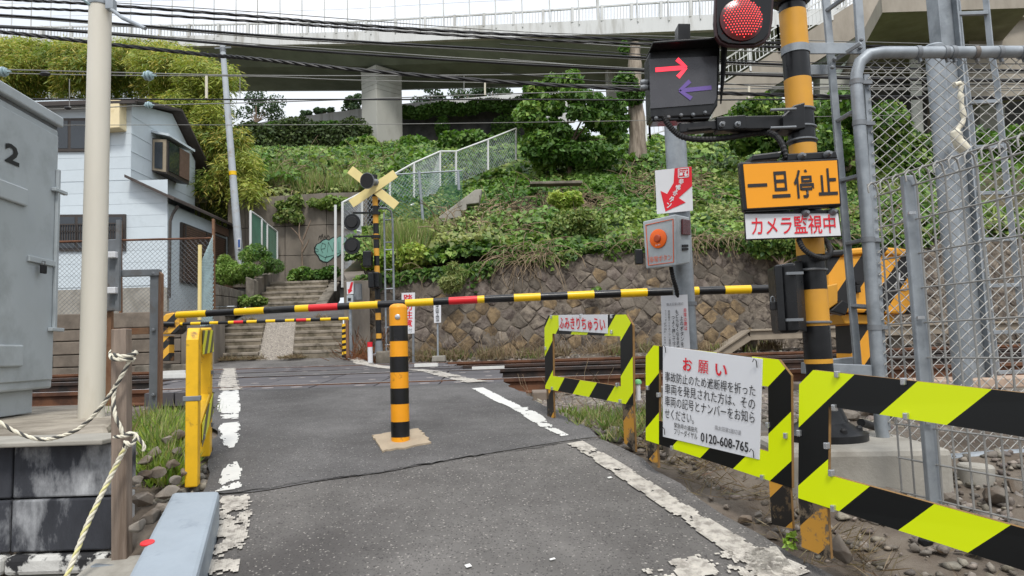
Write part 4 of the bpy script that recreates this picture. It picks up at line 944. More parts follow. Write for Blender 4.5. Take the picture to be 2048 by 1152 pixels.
MB().lathe(P(758, 712, YS), (0, 0, 1), [(.13, 0), (.13, .03), (.075, .06), (.06, .28)], 14).build('base_flange', M['galv_dull'], fsg, smooth=30)
for sx in (1, -1):
    a, b = (P(700, 339, YS - .1), P(793, 412, YS - .1)) if sx == 1 else (P(702, 408, YS - .12), P(791, 347, YS - .12))
    MB().bar(a, b, .012, .165, up=(0, -1, 0) if False else (0, 0, 1)).build('crossbuck_board', M['cross_cream'], fsg, bevel=.003)
hn = MB(); hc = P(737, 362, YS - .35); dirh = V(-.35, -1, -.12).normalized()
hn.lathe(hc + dirh * .05, -dirh, [(.15, 0), (.145, .02), (.10, .07), (.06, .16), (.05, .26), (.065, .27), (.065, .36), (.03, .38)], 22); hn.build('horn', M['galv_dull'], fsg, smooth=35)
MB().lathe(hc + dirh * .062, -dirh, [(.135, 0), (.09, .03), (.045, .1)], 18).build('horn_mouth', M['black_rubber'], fsg, smooth=35)
for y in (445, 492):
    c = P(705, y, YS - .15); d = V(-.12, -1, .02).normalized()
    lh = MB().lathe(c + d * .03, -d, [(.155, 0), (.155, .02), (.125, .03), (.118, .10), (.05, .17)], 28).build('lamp_head', M['black'], fsg, smooth=35)
    MB().lathe(c + d * .055, -d, [(.10, 0), (.115, .03)], 24).build('lamp_cover', M['black_rubber'], lh, smooth=35)
    MB().bar(P(706, y - 19, YS - .05), P(756, y - 19.5, YS), .035, .035).build('bracket_arm', M['black'], fsg)
    MB().lathe(P(752, y - 18, YS), (0, 0, 1), [(.085, -.03), (.085, .03)], 14).build('clamp', M['black'], fsg, smooth=35)
MB().bar(P(736, 534, YS - .1), P(736, 503, YS - .1), .2, .16, up=(1, 0, 0)).build('relay_box', M['black'], fsg, bevel=.015)
jb = MB().bar(P(751, 577, YS - .2), P(750, 546, YS - .2), .34, .2, up=(1, 0, 0)).build('direction_box', M['black'], fsg, bevel=.02)
MB().bar(P(751, 577, YS - .31), P(750, 543, YS - .31), .4, .02, up=(1, 0, 0)).build('hood', M['black_gloss'], jb, bevel=.01)
# ladder beside it
ld = thing('signal_ladder', 'thin grey ladder standing behind the far signal post', 'ladder', P(785, 715, YS + .35))
MB().tube([P(790, 715, YS + .35), P(785, 440, YS + .35), P(782, 422, YS + .3), P(772, 416, YS + .2), P(758, 416, YS + .05)], .02, 8).build('rail', M['galv'], ld, smooth=40)
MB().tube([P(773, 715, YS + .35), P(768, 425, YS + .35)], .018, 8).build('rail', M['galv'], ld, smooth=40)
for y in (440, 485, 500, 540, 578, 615, 655, 690): MB().tube([P(769, y, YS + .35), P(788, y - 1, YS + .35)], .013, 6).build('rung', M['galv'], ld)
tag(MB().prism(pz([(751, 730), (797, 728), (797, 700), (751, 703)], 12.75), (0, .5, 0)).build('signal_footing', M['concrete_old'], bevel=.03), 'rough concrete footing under the far signal post', 'concrete footing')
# red-topped marker post
mk = thing('marker_post', 'small white marker post with a red top beside the far signal', 'marker post', P(740, 728, 12.5))
MB().cyl(P(741, 728, 12.5), P(740, 694, 12.5), .045, n=12).build('shaft', M['white'], mk, smooth=40); MB().cyl(P(740, 694, 12.5), P(739.7, 684, 12.5), .047, n=12).build('red_cap', M['red'], mk, smooth=40)
# 踏切注意 sign
def board(name, TL, TR, BR, BL, Y, m, parent, th=.012, off=0):
    return MB().prism([P(*BL, Y) + V(0, off, 0), P(*BR, Y) + V(0, off, 0), P(*TR, Y) + V(0, off, 0), P(*TL, Y) + V(0, off, 0)], (0, th, 0)).build(name, m, parent, bevel=.002)
def rect(x0, y0, x1, y1, Y, off=0):
    O = P(x0, y1, Y) + V(0, off, 0); return O, P(x1, y1, Y) + V(0, off, 0) - O, P(x0, y0, Y) + V(0, off, 0) - O
def wsign(TL, TR, BR, BL, Y):
    """bilinear lookup on a sign face: (u,v) from the top left"""
    a, b, c, d = [P(*q, Y) if not isinstance(q, Vector) else q for q in (TL, TR, BR, BL)]
    return lambda u, v: a.lerp(b, u).lerp(d.lerp(c, u), v)
def put(name, body, g, u0, v0, u1, v1, m, parent, lift=.003, bold=0.0):
    n = (g(1, 0) - g(0, 0)).cross(g(0, 0) - g(0, 1)).normalized(); O = g(u0, v1) + n * lift
    return letters(name, body, O, g(u1, v1) - g(u0, v1), g(u0, v0) - g(u0, v1), m, parent, .0005, bold)
s1 = thing('warning_sign', 'white vertical sign with red crossing warning lettering, behind the bollard', 'sign', P(818, 728, 13.1))
board('board', (803, 586), (830, 585), (829, 667), (804, 668), 13.1, M['white'], s1); g = wsign((803, 586), (830, 585), (829, 667), (804, 668), 13.1)
put('lettering', '踏\n切\n注\n意', g, .14, .04, .86, .84, M['red'], s1, bold=.02); put('small_lettering', '取付', g, .2, .87, .8, .97, M['ink_grey'], s1)
MB().bar(P(827, 728, 13.13), P(826, 590, 13.13), .04, .04, up=(1, 0, 0)).build('post', M['galv_dull'], s1)
s2 = thing('name_sign', 'narrow white crossing name sign on a thin post with concrete foot', 'sign', P(875, 722, 13.0))
board('board', (867, 609), (882, 608), (882, 645), (868, 646), 13.0, M['white'], s2); g = wsign((867, 609), (882, 608), (882, 645), (868, 646), 13.0)
put('lettering', '南\n太\n田\n第\n2\n踏\n切\n道', g, .25, .06, .78, .94, M['ink'], s2, bold=.01)
MB().bar(P(876, 715, 13.04), P(875, 610, 13.04), .04, .03, up=(1, 0, 0)).build('post', M['galv'], s2)
MB().prism(pz([(863, 724), (890, 723), (889, 711), (864, 712)], 12.9), (0, .3, 0)).build('concrete_foot', M['concrete'], s2, bevel=.015)
# far emergency button and its sign
eb = thing('emergency_button_post', 'far small emergency button box under a white sign with a red arrow', 'emergency button', P(700, 715, 13.1))
MB().tube([P(702, 715, 13.15), P(700, 565, 13.15)], .03, 8).build('post', M['galv'], eb)
board('sign_board', (693, 564), (707, 563), (707, 588), (694, 589), 13.1, M['white'], eb)
MB().prism([p + V(0, -.004, 0) for p in pz([(702, 564.5), (706.5, 564), (703, 580), (705, 581), (697, 588), (695.5, 578), (698, 579)], 13.1)], (0, .003, 0)).build('red_arrow', M['red'], eb)
bb = MB().prism(pz([(693, 608), (706, 607), (706, 590), (693, 591)], 13.0), (0, .12, 0)).build('button_box', M['cab'], eb, bevel=.01)
MB().prism([p + V(0, -.006, 0) for p in pz([(696, 602), (702, 601.6), (702, 596), (696, 596)], 13.0)], (0, .005, 0)).build('button_plate', M['black'], bb)
tag(MB().cyl(P(715, 600, 13.2), P(714, 568, 13.2), .09, n=14).build('control_canister', M['galv_dull'], smooth=40), 'grey canister on the wall beside the far emergency button', 'canister')
# striped guard at the stair foot
sg = thing('striped_guard', 'narrow yellow and black striped guard at the right foot of the stairs', 'guard', P(692, 716, 12.9))
MB().bar(P(696, 716, 12.9), P(694, 640, 12.9), .05, .05, up=(1, 0, 0)).build('post', M['rust_frame'], sg)
mb = MB()
for k in range(12):
    y0 = 648 + k * 5.6; mb.prism(pz([(684, y0 + 5.6), (693, y0 + 3.6), (693, y0 - 2.0), (684, y0)], 12.88), (0, .02, 0), mi=k % 2)
mb.build('striped_board', [M['guard_yellow'], M['black']], sg)
# far barrier arm
fb = thing('far_barrier', 'thin far barrier arm banded yellow, black and red across the stairs', 'barrier arm', P(345, 649, 12.2))
fbp = [(345, 'y'), (366, 'k'), (382, 'y'), (402, 'k'), (420, 'y'), (437, 'k'), (457, 'y'), (468, 'r'), (487, 'k'), (494, 'y'), (514, 'k'), (532, 'y'), (551, 'k'), (571, 'y'), (589, 'k'), (593, 'r'), (613, 'y'), (622, 'k'), (641, 'y'), (662, 'k'), (678, 'y'), (697, 'k')]
mb = MB(); fy = lambda x: 648.5 - (x - 345) / 352 * 11.5
for (xa, c), (xb, _) in zip(fbp[:-1], fbp[1:]): mb.cyl(P(xa, fy(xa), 12.2), P(xb, fy(xb), 12.2), .028, n=10, mi='ykr'.index(c), caps=False)
mb.build('arm', [M['tape_yellow'], M['tape_black'], M['tape_red']], fb, smooth=40)
# far barrier machine
fm = thing('far_barrier_machine', 'rusty yellow and black striped barrier machine left of the stairs', 'barrier machine', P(335, 725, 12.2))
def stripe_obj(name, ca, cb, period, axis, phase=0, col2=None):
    m = bpy.data.materials.new(name); m.use_nodes = True; N = m.node_tree.nodes; L = m.node_tree.links; b = N['Principled BSDF']; b.inputs['Roughness'].default_value = .5
    tcn = N.new('ShaderNodeTexCoord'); dp = N.new('ShaderNodeVectorMath'); dp.operation = 'DOT_PRODUCT'; dp.inputs[1].default_value = axis; L.new(tcn.outputs['Object'], dp.inputs[0])
    a = N.new('ShaderNodeMath'); a.operation = 'MULTIPLY_ADD'; a.inputs[1].default_value = 1 / period; a.inputs[2].default_value = phase; L.new(dp.outputs['Value'], a.inputs[0])
    f = N.new('ShaderNodeMath'); f.operation = 'FRACT'; L.new(a.outputs[0], f.inputs[0]); l = N.new('ShaderNodeMath'); l.operation = 'LESS_THAN'; l.inputs[1].default_value = .5; L.new(f.outputs[0], l.inputs[0])
    mx = N.new('ShaderNodeMix'); mx.data_type = 'RGBA'; L.new(l.outputs[0], mx.inputs[0]); mx.inputs[6].default_value = (*cb, 1); mx.inputs[7].default_value = (*ca, 1)
    c = mx.outputs[2]
    if col2 is not None:
        nz = N.new('ShaderNodeTexNoise'); nz.inputs['Scale'].default_value = 9; nz.inputs['Detail'].default_value = 8; L.new(tcn.outputs['Object'], nz.inputs['Vector']); mr = N.new('ShaderNodeMapRange'); L.new(nz.outputs['Fac'], mr.inputs[0]); mr.inputs[1].default_value = .56; mr.inputs[2].default_value = .66
        m2 = N.new('ShaderNodeMix'); m2.data_type = 'RGBA'; L.new(mr.outputs[0], m2.inputs[0]); L.new(c, m2.inputs[6]); m2.inputs[7].default_value = (*col2, 1); c = m2.outputs[2]
    L.new(c, b.inputs['Base Color']); return m
M['st_far'] = stripe_obj('striped_machine_far', S(214, 160, 50), S(30, 30, 30), .2, (.7, 0, -.7), 0, S(120, 84, 50))
MB().prism(pz([(322, 722), (338, 722), (338, 672), (322, 672)], 12.2), (0, .2, 0)).build('pillar', M['st_far'], fm, bevel=.01)
MB().prism(pz([(320, 668), (350, 668), (359, 660), (357, 628), (345, 625), (330, 628), (320, 640)], 12.15), (0, .3, 0)).build('housing', M['st_far'], fm, bevel=.02)
MB().cyl(P(326, 648, 12.12), P(350, 648, 12.16), .05, n=10).build('arm_socket', M['black'], fm, smooth=40)
# ================================================================== BARRIER AND BOLLARD
ba = thing('lowered_barrier', 'lowered barrier arm banded yellow, black and red across the path behind the bollard', 'barrier arm', P(1560, 577, 6.0))
bp_ = [(355, 'y'), (413, 'k'), (470, 'y'), (529, 'k'), (591, 'y'), (618, 'r'), (676, 'k'), (700, 'y'), (756, 'k'), (811, 'y'), (867, 'k'), (898, 'r'), (955, 'y'), (969, 'k'), (1028, 'y'), (1081, 'k'), (1135, 'y'), (1188, 'k'), (1241, 'y'), (1294, 'k'), (1387, 'y'), (1397, 'k'), (1449, 'y'), (1501, 'k'), (1665, 'k')]
ay = lambda x: interp(x, [355, 700, 1000, 1300, 1560, 1665], [630, 612, 597, 584.5, 577, 575])
ar = lambda x: interp(x, [355, 1665], [.028, .037])
mb = MB()
for (xa, c), (xb, _) in zip(bp_[:-1], bp_[1:]):
    mb.cyl(P(xa, ay(xa), 6.0), P(xb, ay(xb), 6.0), ar(xa) + (.0012 if c != 'k' else 0), ar(xb) + (.0012 if c != 'k' else 0), n=18, mi='ykr'.index(c), caps=True)
mb.build('arm', [M['tape_yellow'], M['tape_black'], M['tape_red']], ba, smooth=40)
MB().lathe(P(355, 630, 6.0), (-1, 0, 0), [(.029, 0), (.026, .01), (.012, .016)], 14).build('end_cap', M['tape_yellow'], ba, smooth=40)

bo = thing('bollard', 'yellow and black banded bollard standing in the middle of the path', 'bollard', P(801, 880, 4.3))
bb0, bb1 = P(801, 880, 4.3), P(798.5, 612, 4.3); tot = 880 - 612
ax = (bb1 - bb0); bz = V(0, 0, 1)
bt = lambda y: bb0 + V(0, 0, ax.z * (880 - y) / tot)
mb = MB()
for y0, y1, c in ((873, 884, 'y'), (843, 873, 'k'), (808, 843, 'y'), (777, 808, 'k'), (745, 777, 'y'), (714, 745, 'k'), (683, 714, 'y'), (652, 683, 'k'), (616, 652, 'y')):
    mb.cyl(bt(y1), bt(y0), .0555 if c == 'y' else .0565, n=28, mi=0 if c == 'y' else 1, caps=(c == 'k'))
mb.lathe(bt(616), (0, 0, 1), [(.0555, 0), (.054, .008), (.046, .018), (.03, .025), (.0, .028)], 28, 0)
mb.build('tube', [M['bollard_yellow'], M['tape_black']], bo, smooth=35)
c = bt(635); MB().lathe(c + V(.004, -.0555, 0), (0, -1, 0), [(.016, 0), (.016, .003), (.01, .006)], 16).build('reflector', M['chrome'], bo, smooth=40)
pq = [H(745, 873), H(765, 905), H(862, 886), H(836, 860)]
mb = MB(); n_ = 14; ring = []
for i in range(4):
    for k in range(n_):
        q = pq[i].lerp(pq[(i + 1) % 4], k / n_); ring.append(V(q.x + (n1(q.x, q.y, 0, 40) - .5) * .03, q.y + (n1(q.x, q.y, 5, 40) - .5) * .03, 0))
mb.prism([V(q.x, q.y, rz(q.y) - .02) for q in ring], (0, 0, .034)); mb.build('mortar_pad', M['beige_patch'], bo)

# ================================================================== FLUORESCENT GUARDS (right)
def k_at(px, py): p = P(px, py, 1.0); return p.x
def planY(px, py, A, B):
    k = k_at(px, py); dx, dy = B.x - A.x, B.y - A.y     # A + t d ; x = k y
    t = (k * A.y - A.x) / (dx - k * dy); return A.y + dy * t
def guard(name, label, TL, TR, BR, BL, YA, YB, wl_, wr_, ht, hb, period, phase, legs, clips, chamfer=.06, th=.014, chl=True, chr_=True, du=(0, 0, 0, 0)):
    a, b, c, d = P(*TL, YA), P(*TR, YB), P(*BR, YB), P(*BL, YA)
    L = V(b.x - a.x, b.y - a.y, 0).length; HL, HR = a.z - d.z, b.z - c.z
    def g(s, t): return a.lerp(b, s / L).lerp(d.lerp(c, s / L), t)
    Hs = lambda s: HL + (HR - HL) * s / L
    n = V(-(b.y - a.y), b.x - a.x, 0).normalized()
    if n.dot(V(0, 0, EYE) - a) < 0: n = -n
    base = P(TL[0], TL[1], YA); T = thing(name, label, 'guard', (a + d) / 2 * .5 + (b + c) / 4)
    ft = lambda s, m_: m_ / Hs(s)
    chL, chR = (chamfer if chl else 0), (chamfer if chr_ else 0)
    L_in, R_in = wl_, L - wr_
    pieces = []
    lp = [(0, 1), (L_in, 1), (L_in, 0), (chL, 0), (0, ft(0, chL))] if chL else [(0, 1), (L_in, 1), (L_in, 0), (0, 0)]
    rp = [(R_in, 1), (L, 1), (L, ft(L, chR)), (L - chR, 0), (R_in, 0)] if chR else [(R_in, 1), (L, 1), (L, 0), (R_in, 0)]
    pieces = [lp, rp, [(L_in, ft(L_in, ht)), (R_in, ft(R_in, ht)), (R_in, 0), (L_in, 0)], [(L_in, 1), (R_in, 1), (R_in, 1 - ft(R_in, hb)), (L_in, 1 - ft(L_in, hb))]]
    back = MB(); face = MB(); uv = []
    for p in pieces:
        back.prism([g(s, t) for s, t in p], -n * th)
        # subdivide along the long direction is not needed: planar
        i0 = len(face.v); face.add([g(s, t) + n * .002 for s, t in p], [tuple(range(len(p)))]); uv += [(s + du[pieces.index(p)], (1 - t) * Hs(s)) for s, t in p]
    back.build('backing_board', M['guard_ply'], T)
    m = stripe_uv('fluorescent_stripes', M['fl_y'], M['fl_k'], period, phase, .3)
    face.build('reflective_face', m, T, uv=uv)
    for (s0, s1, y0, y1, mi) in legs:
        q = [g(s0, 1) + V(0, 0, -.001), g(s1, 1) + V(0, 0, -.001)]; mbl = MB()
        lo0, lo1 = V(q[0].x, q[0].y, P(1024, y0, q[0].y).z), V(q[1].x, q[1].y, P(1024, y1, q[1].y).z)
        p4 = [lo0, lo1, q[1], q[0]]; mbl.prism([x - n * .001 for x in p4], -n * (th * .9))
        i0 = len(mbl.v); mbl.add([x + n * .001 for x in p4], [(0, 1, 2, 3)], 1)
        w_ = (q[1] - q[0]).length; h0, h1 = q[0].z - lo0.z, q[1].z - lo1.z
        uvl = [(0, 0)] * i0 + [(0, -h0), (w_, -h1), (w_, 0), (0, 0)]
        mbl.build('leg', [M['guard_ply'], M[mi]], T, uv=uvl)
    for s, t in clips:
        q = g(s, t); up_ = V(0, 0, 1)
        MB().box(q + n * .004, (.016, .02, .024), math.atan2(b.y - a.y, b.x - a.x)).build('clip', M['chrome'], T, bevel=.003)
    return T, g, n, a, b, L
M['leg_worn_a'] = stripe_uv('worn_leg_paint', S(196, 142, 52), S(34, 30, 26), .34, .10, .7, (S(88, 72, 52), .52))
M['leg_worn_b'] = stripe_uv('peeling_leg_paint', S(176, 128, 48), S(30, 27, 24), .30, .20, .75, (S(98, 86, 70), .50))
g1, gg1, n1v, a1, b1, L1 = guard('low_guard_board', 'farthest fluorescent guard board, with white hiragana sign on its top rail', (1089, 631), (1265, 629), (1267, 811), (1091, 777), 4.9, 3.95, .115, .12, .125, .095, .40, .02,
    [(.015, .11, 838, 838, 'leg_worn_a'), (.945, 1.05, 893, 912, 'leg_worn_b')], [(.11, .02), (.11, .98), (.85, .02), (.85, .2), (.9, .80), (.93, .98), (.5, .01), (.02, .45)])
g2, gg2, n2v, a2, b2, L2 = guard('low_guard_board', 'middle fluorescent guard board carrying the large white notice', (1292, 689), (1582, 722), (1584, 976), (1292, 880), 3.7, 2.93, .10, .115, .12, .12, .40, .215,
    [(.01, .085, 925, 945, 'leg_worn_b'), (.78, .885, 1065, 1075, 'leg_worn_a')], [(.02, .45), (.1, .5), (.87, .6), (.78, .55), (.2, .99), (.75, .99)], du=(-.155, 0, 0, 0))
g3, gg3, n3v, a3, b3, L3 = guard('low_guard_board', 'nearest fluorescent guard board, running out of the right edge of the picture', (1599, 737), (2300, 813), (2300, 1222), (1597, 996), 2.68, 1.80, .125, .12, .125, .115, .43, .045,
    [(.0, .122, 1112, 1138, 'leg_worn_b')], [(.16, .012), (.15, .26), (.14, .74), (.15, .99), (.40, .01), (.41, .24), (.005, .5), (.12, .55)], chr_=False)
def oncorner(px, py, A, gg, n, off=.012):
    o = V(0, 0, EYE); d = P(px, py, 1.0) - o; nn = (gg(.5, 0) - gg(0, 0)).cross(gg(0, 0) - gg(0, 1)); return o + d * ((gg(0, 0) - o).dot(nn) / d.dot(nn)) + n * off
# hiragana sign
def gsign(T, cs, A, B, n, th=.004):
    q = [oncorner(x, y, A, B, n, .008) for x, y in cs]; MB().prism([q[3], q[2], q[1], q[0]], -n * th).build('sign_plate', M['white'], T, bevel=.001)
    return lambda u, v: q[0].lerp(q[1], u).lerp(q[3].lerp(q[2], u), v)
g = gsign(g1, [(1119, 630), (1217, 629), (1217, 667), (1120, 661)], a1, gg1, n1v); put('lettering', 'ふみきりちゅうい', g, .02, .13, .97, .9, M['red'], g1, .003, .015)
# large notice
nt_ = thing('notice_board', 'large white notice with red heading and black Japanese text wired to the guard', 'notice', (a2 + b2) / 2)
g = gsign(nt_, [(1328, 692), (1527, 718), (1521, 919), (1328, 873)], a2, gg2, n2v, .005)
R2 = lambda nm, s, u0, v0, u1, v1, m='ink', b=.001: put(nm, s, g, u0, v0, u1, v1, M[m], nt_, .003, b)
R2('heading', 'お', .235, .095, .335, .235, 'red', .02); R2('heading', '願', .40, .095, .505, .235, 'red', .003); R2('heading', 'い', .575, .11, .69, .235, 'red', .02)
R2('text_line', '事故防止のため遮断桿を折った', .03, .275, .955, .385); R2('text_line', '車両を発見された方は、その', .03, .405, .955, .52)
R2('text_line', '車両の記号とナンバーをお知ら', .03, .54, .955, .655); R2('text_line', 'せください。', .03, .68, .36, .79)
R2('small_line', '緊急時の連絡先', .14, .815, .40, .87, 'ink', .0); R2('small_line', 'フリーダイヤル', .14, .875, .40, .945, 'ink', .004); R2('small_line', '南太田第2踏切道', .58, .75, .835, .80, 'ink_grey', .0)
R2('phone_number', '0120-608-765', .435, .855, .905, .955, 'ink', .014)
for u, v in ((.04, .03), (.96, .05), (.03, .93), (.955, .95)):
    p = g(u, v) + n2v * .004; s = .018
    MB().tube([p + V(-s, 0, .4 * s), p + n2v * .008 + V(-.3 * s, 0, s * 1.2), p + n2v * .01 + V(.3 * s, 0, .6 * s), p + n2v * .006 + V(.2 * s, 0, -s)], .0022, 6).build('tie_wire', M['black_rubber'], nt_, smooth=60)

# concrete bases behind the guards
tag(MB().prism([V(.84, 3.95, EYE - 1.0), V(1.5, 3.95, EYE - 1.0), V(1.5, 3.95, EYE - .50), V(.84, 3.95, EYE - .50)], (0, .55, 0)).build('pole_footing', M['concrete_dark'], bevel=.02), 'rough concrete footing behind the notice, under the grey button pole', 'concrete footing')
pbx = P(1648, 878, 3.75)
tag(MB().prism([V(1.28, 3.38, EYE - 1.05), V(2.02, 3.30, EYE - 1.05), V(2.02, 3.30, pbx.z + .0), V(1.28, 3.38, pbx.z + .0)], (.06, .75, 0)).build('signal_footing', M['concrete'], bevel=.03), 'pale concrete footing under the near yellow and black signal post', 'concrete footing')
# ================================================================== MAIN SIGNAL POST
YP = 3.75
sp_ = thing('signal_post', 'thick near signal post banded yellow and black with a wide cast base', 'signal post', P(1648, 878, YP))
pxx = lambda y: 1583 + .0748 * y
mb = MB()
for y0, y1, c in ((-60, 25, 'k'), (25, 98, 'y'), (98, 160, 'k'), (160, 222, 'y'), (222, 291, 'k'), (291, 316, 'y'), (316, 470, 'k'), (470, 511, 'y'), (511, 580, 'k'), (580, 652, 'y'), (652, 718, 'k'), (718, 727, 'y'), (727, 800, 'k')):
    mb.cyl(P(pxx(y0), y0, YP), P(pxx(y1), y1, YP), .0705 + (.001 if c == 'y' else 0), n=32, mi=0 if c == 'y' else 1, caps=(c == 'y'))
mb.build('tube', [M['sig_yellow'], M['black']], sp_, smooth=35)
zb = P(1648, 878, YP); MB().lathe(zb, (0, 0, 1), [(.215, 0), (.215, .035), (.19, .045), (.125, .09), (.095, .17), (.08, .27)], 32).build('cast_base', M['galv_dull'] if False else M['black'], sp_, smooth=30)
for ang in (-.5, -1.4, -2.3): MB().lathe(zb + V(.17 * math.cos(ang), .17 * math.sin(ang), .044), (0, 0, 1), [(.018, 0), (.018, .02), (.01, .03)], 8).build('anchor_bolt', M['black_rubber'], sp_)
MB().lathe(P(1582, 4, YP), (0, 0, 1), [(.08, -.02), (.105, 0), (.105, .03), (.08, .05)], 24).build('cap_flange', M['black'], sp_, smooth=35)
MB().lathe(P(pxx(103), 103, YP), (0, 0, 1), [(.076, -.02), (.076, .022)], 28).build('strap', M['galv'], sp_, smooth=35)
for y in (222, 257, 283, 541, 645): MB().lathe(P(pxx(y), y, YP), (0.02, 0, 1), [(.074, -.007), (.081, -.003), (.081, .004), (.074, .007)], 24).build('u_bolt', M['galv_dull'], sp_, smooth=40)
# stop sign board 一旦停止
ss = thing('stop_first_sign', 'amber framed sign with black kanji on the near signal post', 'sign', P(1580, 370, 3.6))
cs = [(1479, 324), (1678, 315), (1685, 413), (1488, 424)]
YB_ = 3.56
MB().prism([P(*cs[3], YB_), P(*cs[2], YB_), P(*cs[1], YB_), P(*cs[0], YB_)], (0, .05, 0)).build('housing', M['black_gloss'], ss, bevel=.012)
ci = [(1486, 329), (1673, 321), (1679, 407), (1494, 417)]
MB().prism([P(*ci[3], YB_) + V(0, -.004, 0), P(*ci[2], YB_) + V(0, -.004, 0), P(*ci[1], YB_) + V(0, -.004, 0), P(*ci[0], YB_) + V(0, -.004, 0)], (0, .004, 0)).build('amber_face', M['amber'], ss)
g = wsign(*[P(*q, YB_) + V(0, -.0045, 0) for q in ci], YB_)
for chh, u0, v0, u1, v1 in (('一', .025, .455, .235, .53), ('旦', .28, .20, .475, .80), ('停', .52, .18, .735, .84), ('止', .78, .18, .985, .80)): put('lettering', chh, g, u0, v0, u1, v1, M['ink'], ss, .002, .018)
for x, y in ((1605, 312), (1657, 308), (1612, 426), (1667, 423)): MB().lathe(P(x, y, 3.58), (0, -1, 0), [(.02, -.03), (.02, 0), (.012, .012), (.008, .03)], 10).build('bolt', M['galv_dull'], ss, smooth=40)
MB().prism([P(1503, 322, 3.6), P(1560, 316, 3.6), P(1566, 300, 3.6), P(1556, 303, 3.6), P(1506, 309, 3.6)], (0, .16, 0)).build('rear_bracket', M['black'], ss, bevel=.008)
MB().prism([P(1575, 322, 3.6), P(1676, 316, 3.6), P(1672, 302, 3.6), P(1575, 307, 3.6)], (0, .1, 0)).build('clamp_plate', M['black'], ss, bevel=.006)
# カメラ監視中
cm = thing('camera_sign', 'white sign with red lettering directly below the amber sign', 'sign', P(1586, 455, 3.6))
cc = [(1490, 428), (1676, 427), (1682, 471), (1493, 478)]
MB().prism([P(cc[3][0] - 1, cc[3][1] + 2, 3.6), P(cc[2][0] + 2, cc[2][1] + 2, 3.6), P(cc[1][0] + 2, cc[1][1] - 8, 3.6), P(cc[0][0] - 1, cc[0][1] - 4, 3.6)], (0, .02, 0)).build('backing', M['black'], cm, bevel=.003)
MB().prism([P(*cc[3], 3.59), P(*cc[2], 3.59), P(*cc[1], 3.59), P(*cc[0], 3.59)], (0, .004, 0)).build('plate', M['white'], cm)
g = wsign(*[P(*q, 3.59) + V(0, -.001, 0) for q in cc], 0); put('lettering', 'カメラ監視中', g, .06, .13, .95, .88, M['red'], cm, .002, .008)
# red lamp
rl = thing('red_signal_lamp', 'lit round red signal lamp of many small dots on a dark rounded backplate', 'signal lamp', P(1484, 42, 3.55))
YL = 3.55
ol = [(1432, -60), (1550, -60), (1548, 0), (1546, 40), (1541, 70), (1530, 85), (1512, 93), (1480, 94), (1455, 92), (1440, 85), (1431, 72), (1428, 45), (1430, 0)]
MB().prism([P(x, y, YL) for x, y in ol][::-1], (0, .03, 0)).build('backplate', mat('lamp_backplate', S(48, 26, 28), .4, var=.15), rl, bevel=.006)
ol2 = [(1434, -60), (1546, -60), (1544, 0), (1541, 40), (1537, 66), (1527, 79), (1510, 87), (1480, 88), (1457, 86), (1444, 80), (1437, 69), (1434, 45), (1435, 0)]
MB().prism([P(x, y, YL - .012) for x, y in ol2][::-1], (0, .01, 0)).build('face_plate', M['black_gloss'], rl, bevel=.003)
lc = P(1484, 38, YL - .03); MB().lathe(lc + V(0, .02, 0), (0, -1, 0), [(.112, -.01), (.112, .012), (.104, .014), (.09, .02), (.05, .026), (0, .028)], 40).build('lens', M['lens_red'], rl, smooth=35)
mb = MB()
sp_l = .0150
for i_ in range(-10, 11):
    for j_ in range(-10, 11):
        lx, lz = (i_ + .5 * (j_ % 2)) * sp_l, j_ * sp_l * .866; r_i = math.hypot(lx, lz)
        if r_i < .104: mb.lathe(lc + V(lx, -.011 - .025 * (1 - (r_i / .112) ** 2), lz), (0, -1, 0), [(.0031, 0), (.0022, .003)], 6)
mb.build('leds', M['led_red'], rl)
MB().bar(P(1545, -10, YL + .02), P(1570, -10, YL + .1), .05, .05).build('arm', M['black'], rl)
# arrow indicator
ai = thing('direction_indicator', 'black box with a lit red right arrow above an unlit purple left arrow', 'direction indicator', P(1370, 165, 3.7))
YI = 3.7
MB().prism([P(1302, 236, YI), P(1422, 232, YI), P(1436, 210, YI), P(1441, 95, YI), P(1436, 90, YI), P(1302, 102, YI), P(1297, 108, YI)], (0, .14, 0)).build('housing', M['black'], ai, bevel=.012)
MB().prism([P(1301, 217, YI - .006), P(1428, 207, YI - .006), P(1433, 196, YI - .006), P(1434, 112, YI - .006), P(1299, 118, YI - .006)], (0, .006, 0)).build('face', M['arrow_face'], ai)
zt = P(1300, 103, YI); zr = P(1441, 93, YI)
MB().hexa([zt + V(-.004, -.10, 0), zr + V(.004, -.10, 0), zr + V(.004, .10, 0), zt + V(-.004, .10, 0), zt + V(-.004, -.10, .012), zr + V(.004, -.10, .012), zr + V(.004, .10, .012), zt + V(-.004, .10, .012)]).build('hood', M['black'], ai, bevel=.004)
MB().prism([P(1442, 92, YI) + V(0, -.10, 0), P(1442, 92, YI), P(1440, 208, YI), P(1443, 150, YI) + V(0, -.05, 0)], (.008, 0, 0)).build('side_hood', M['black'], ai)
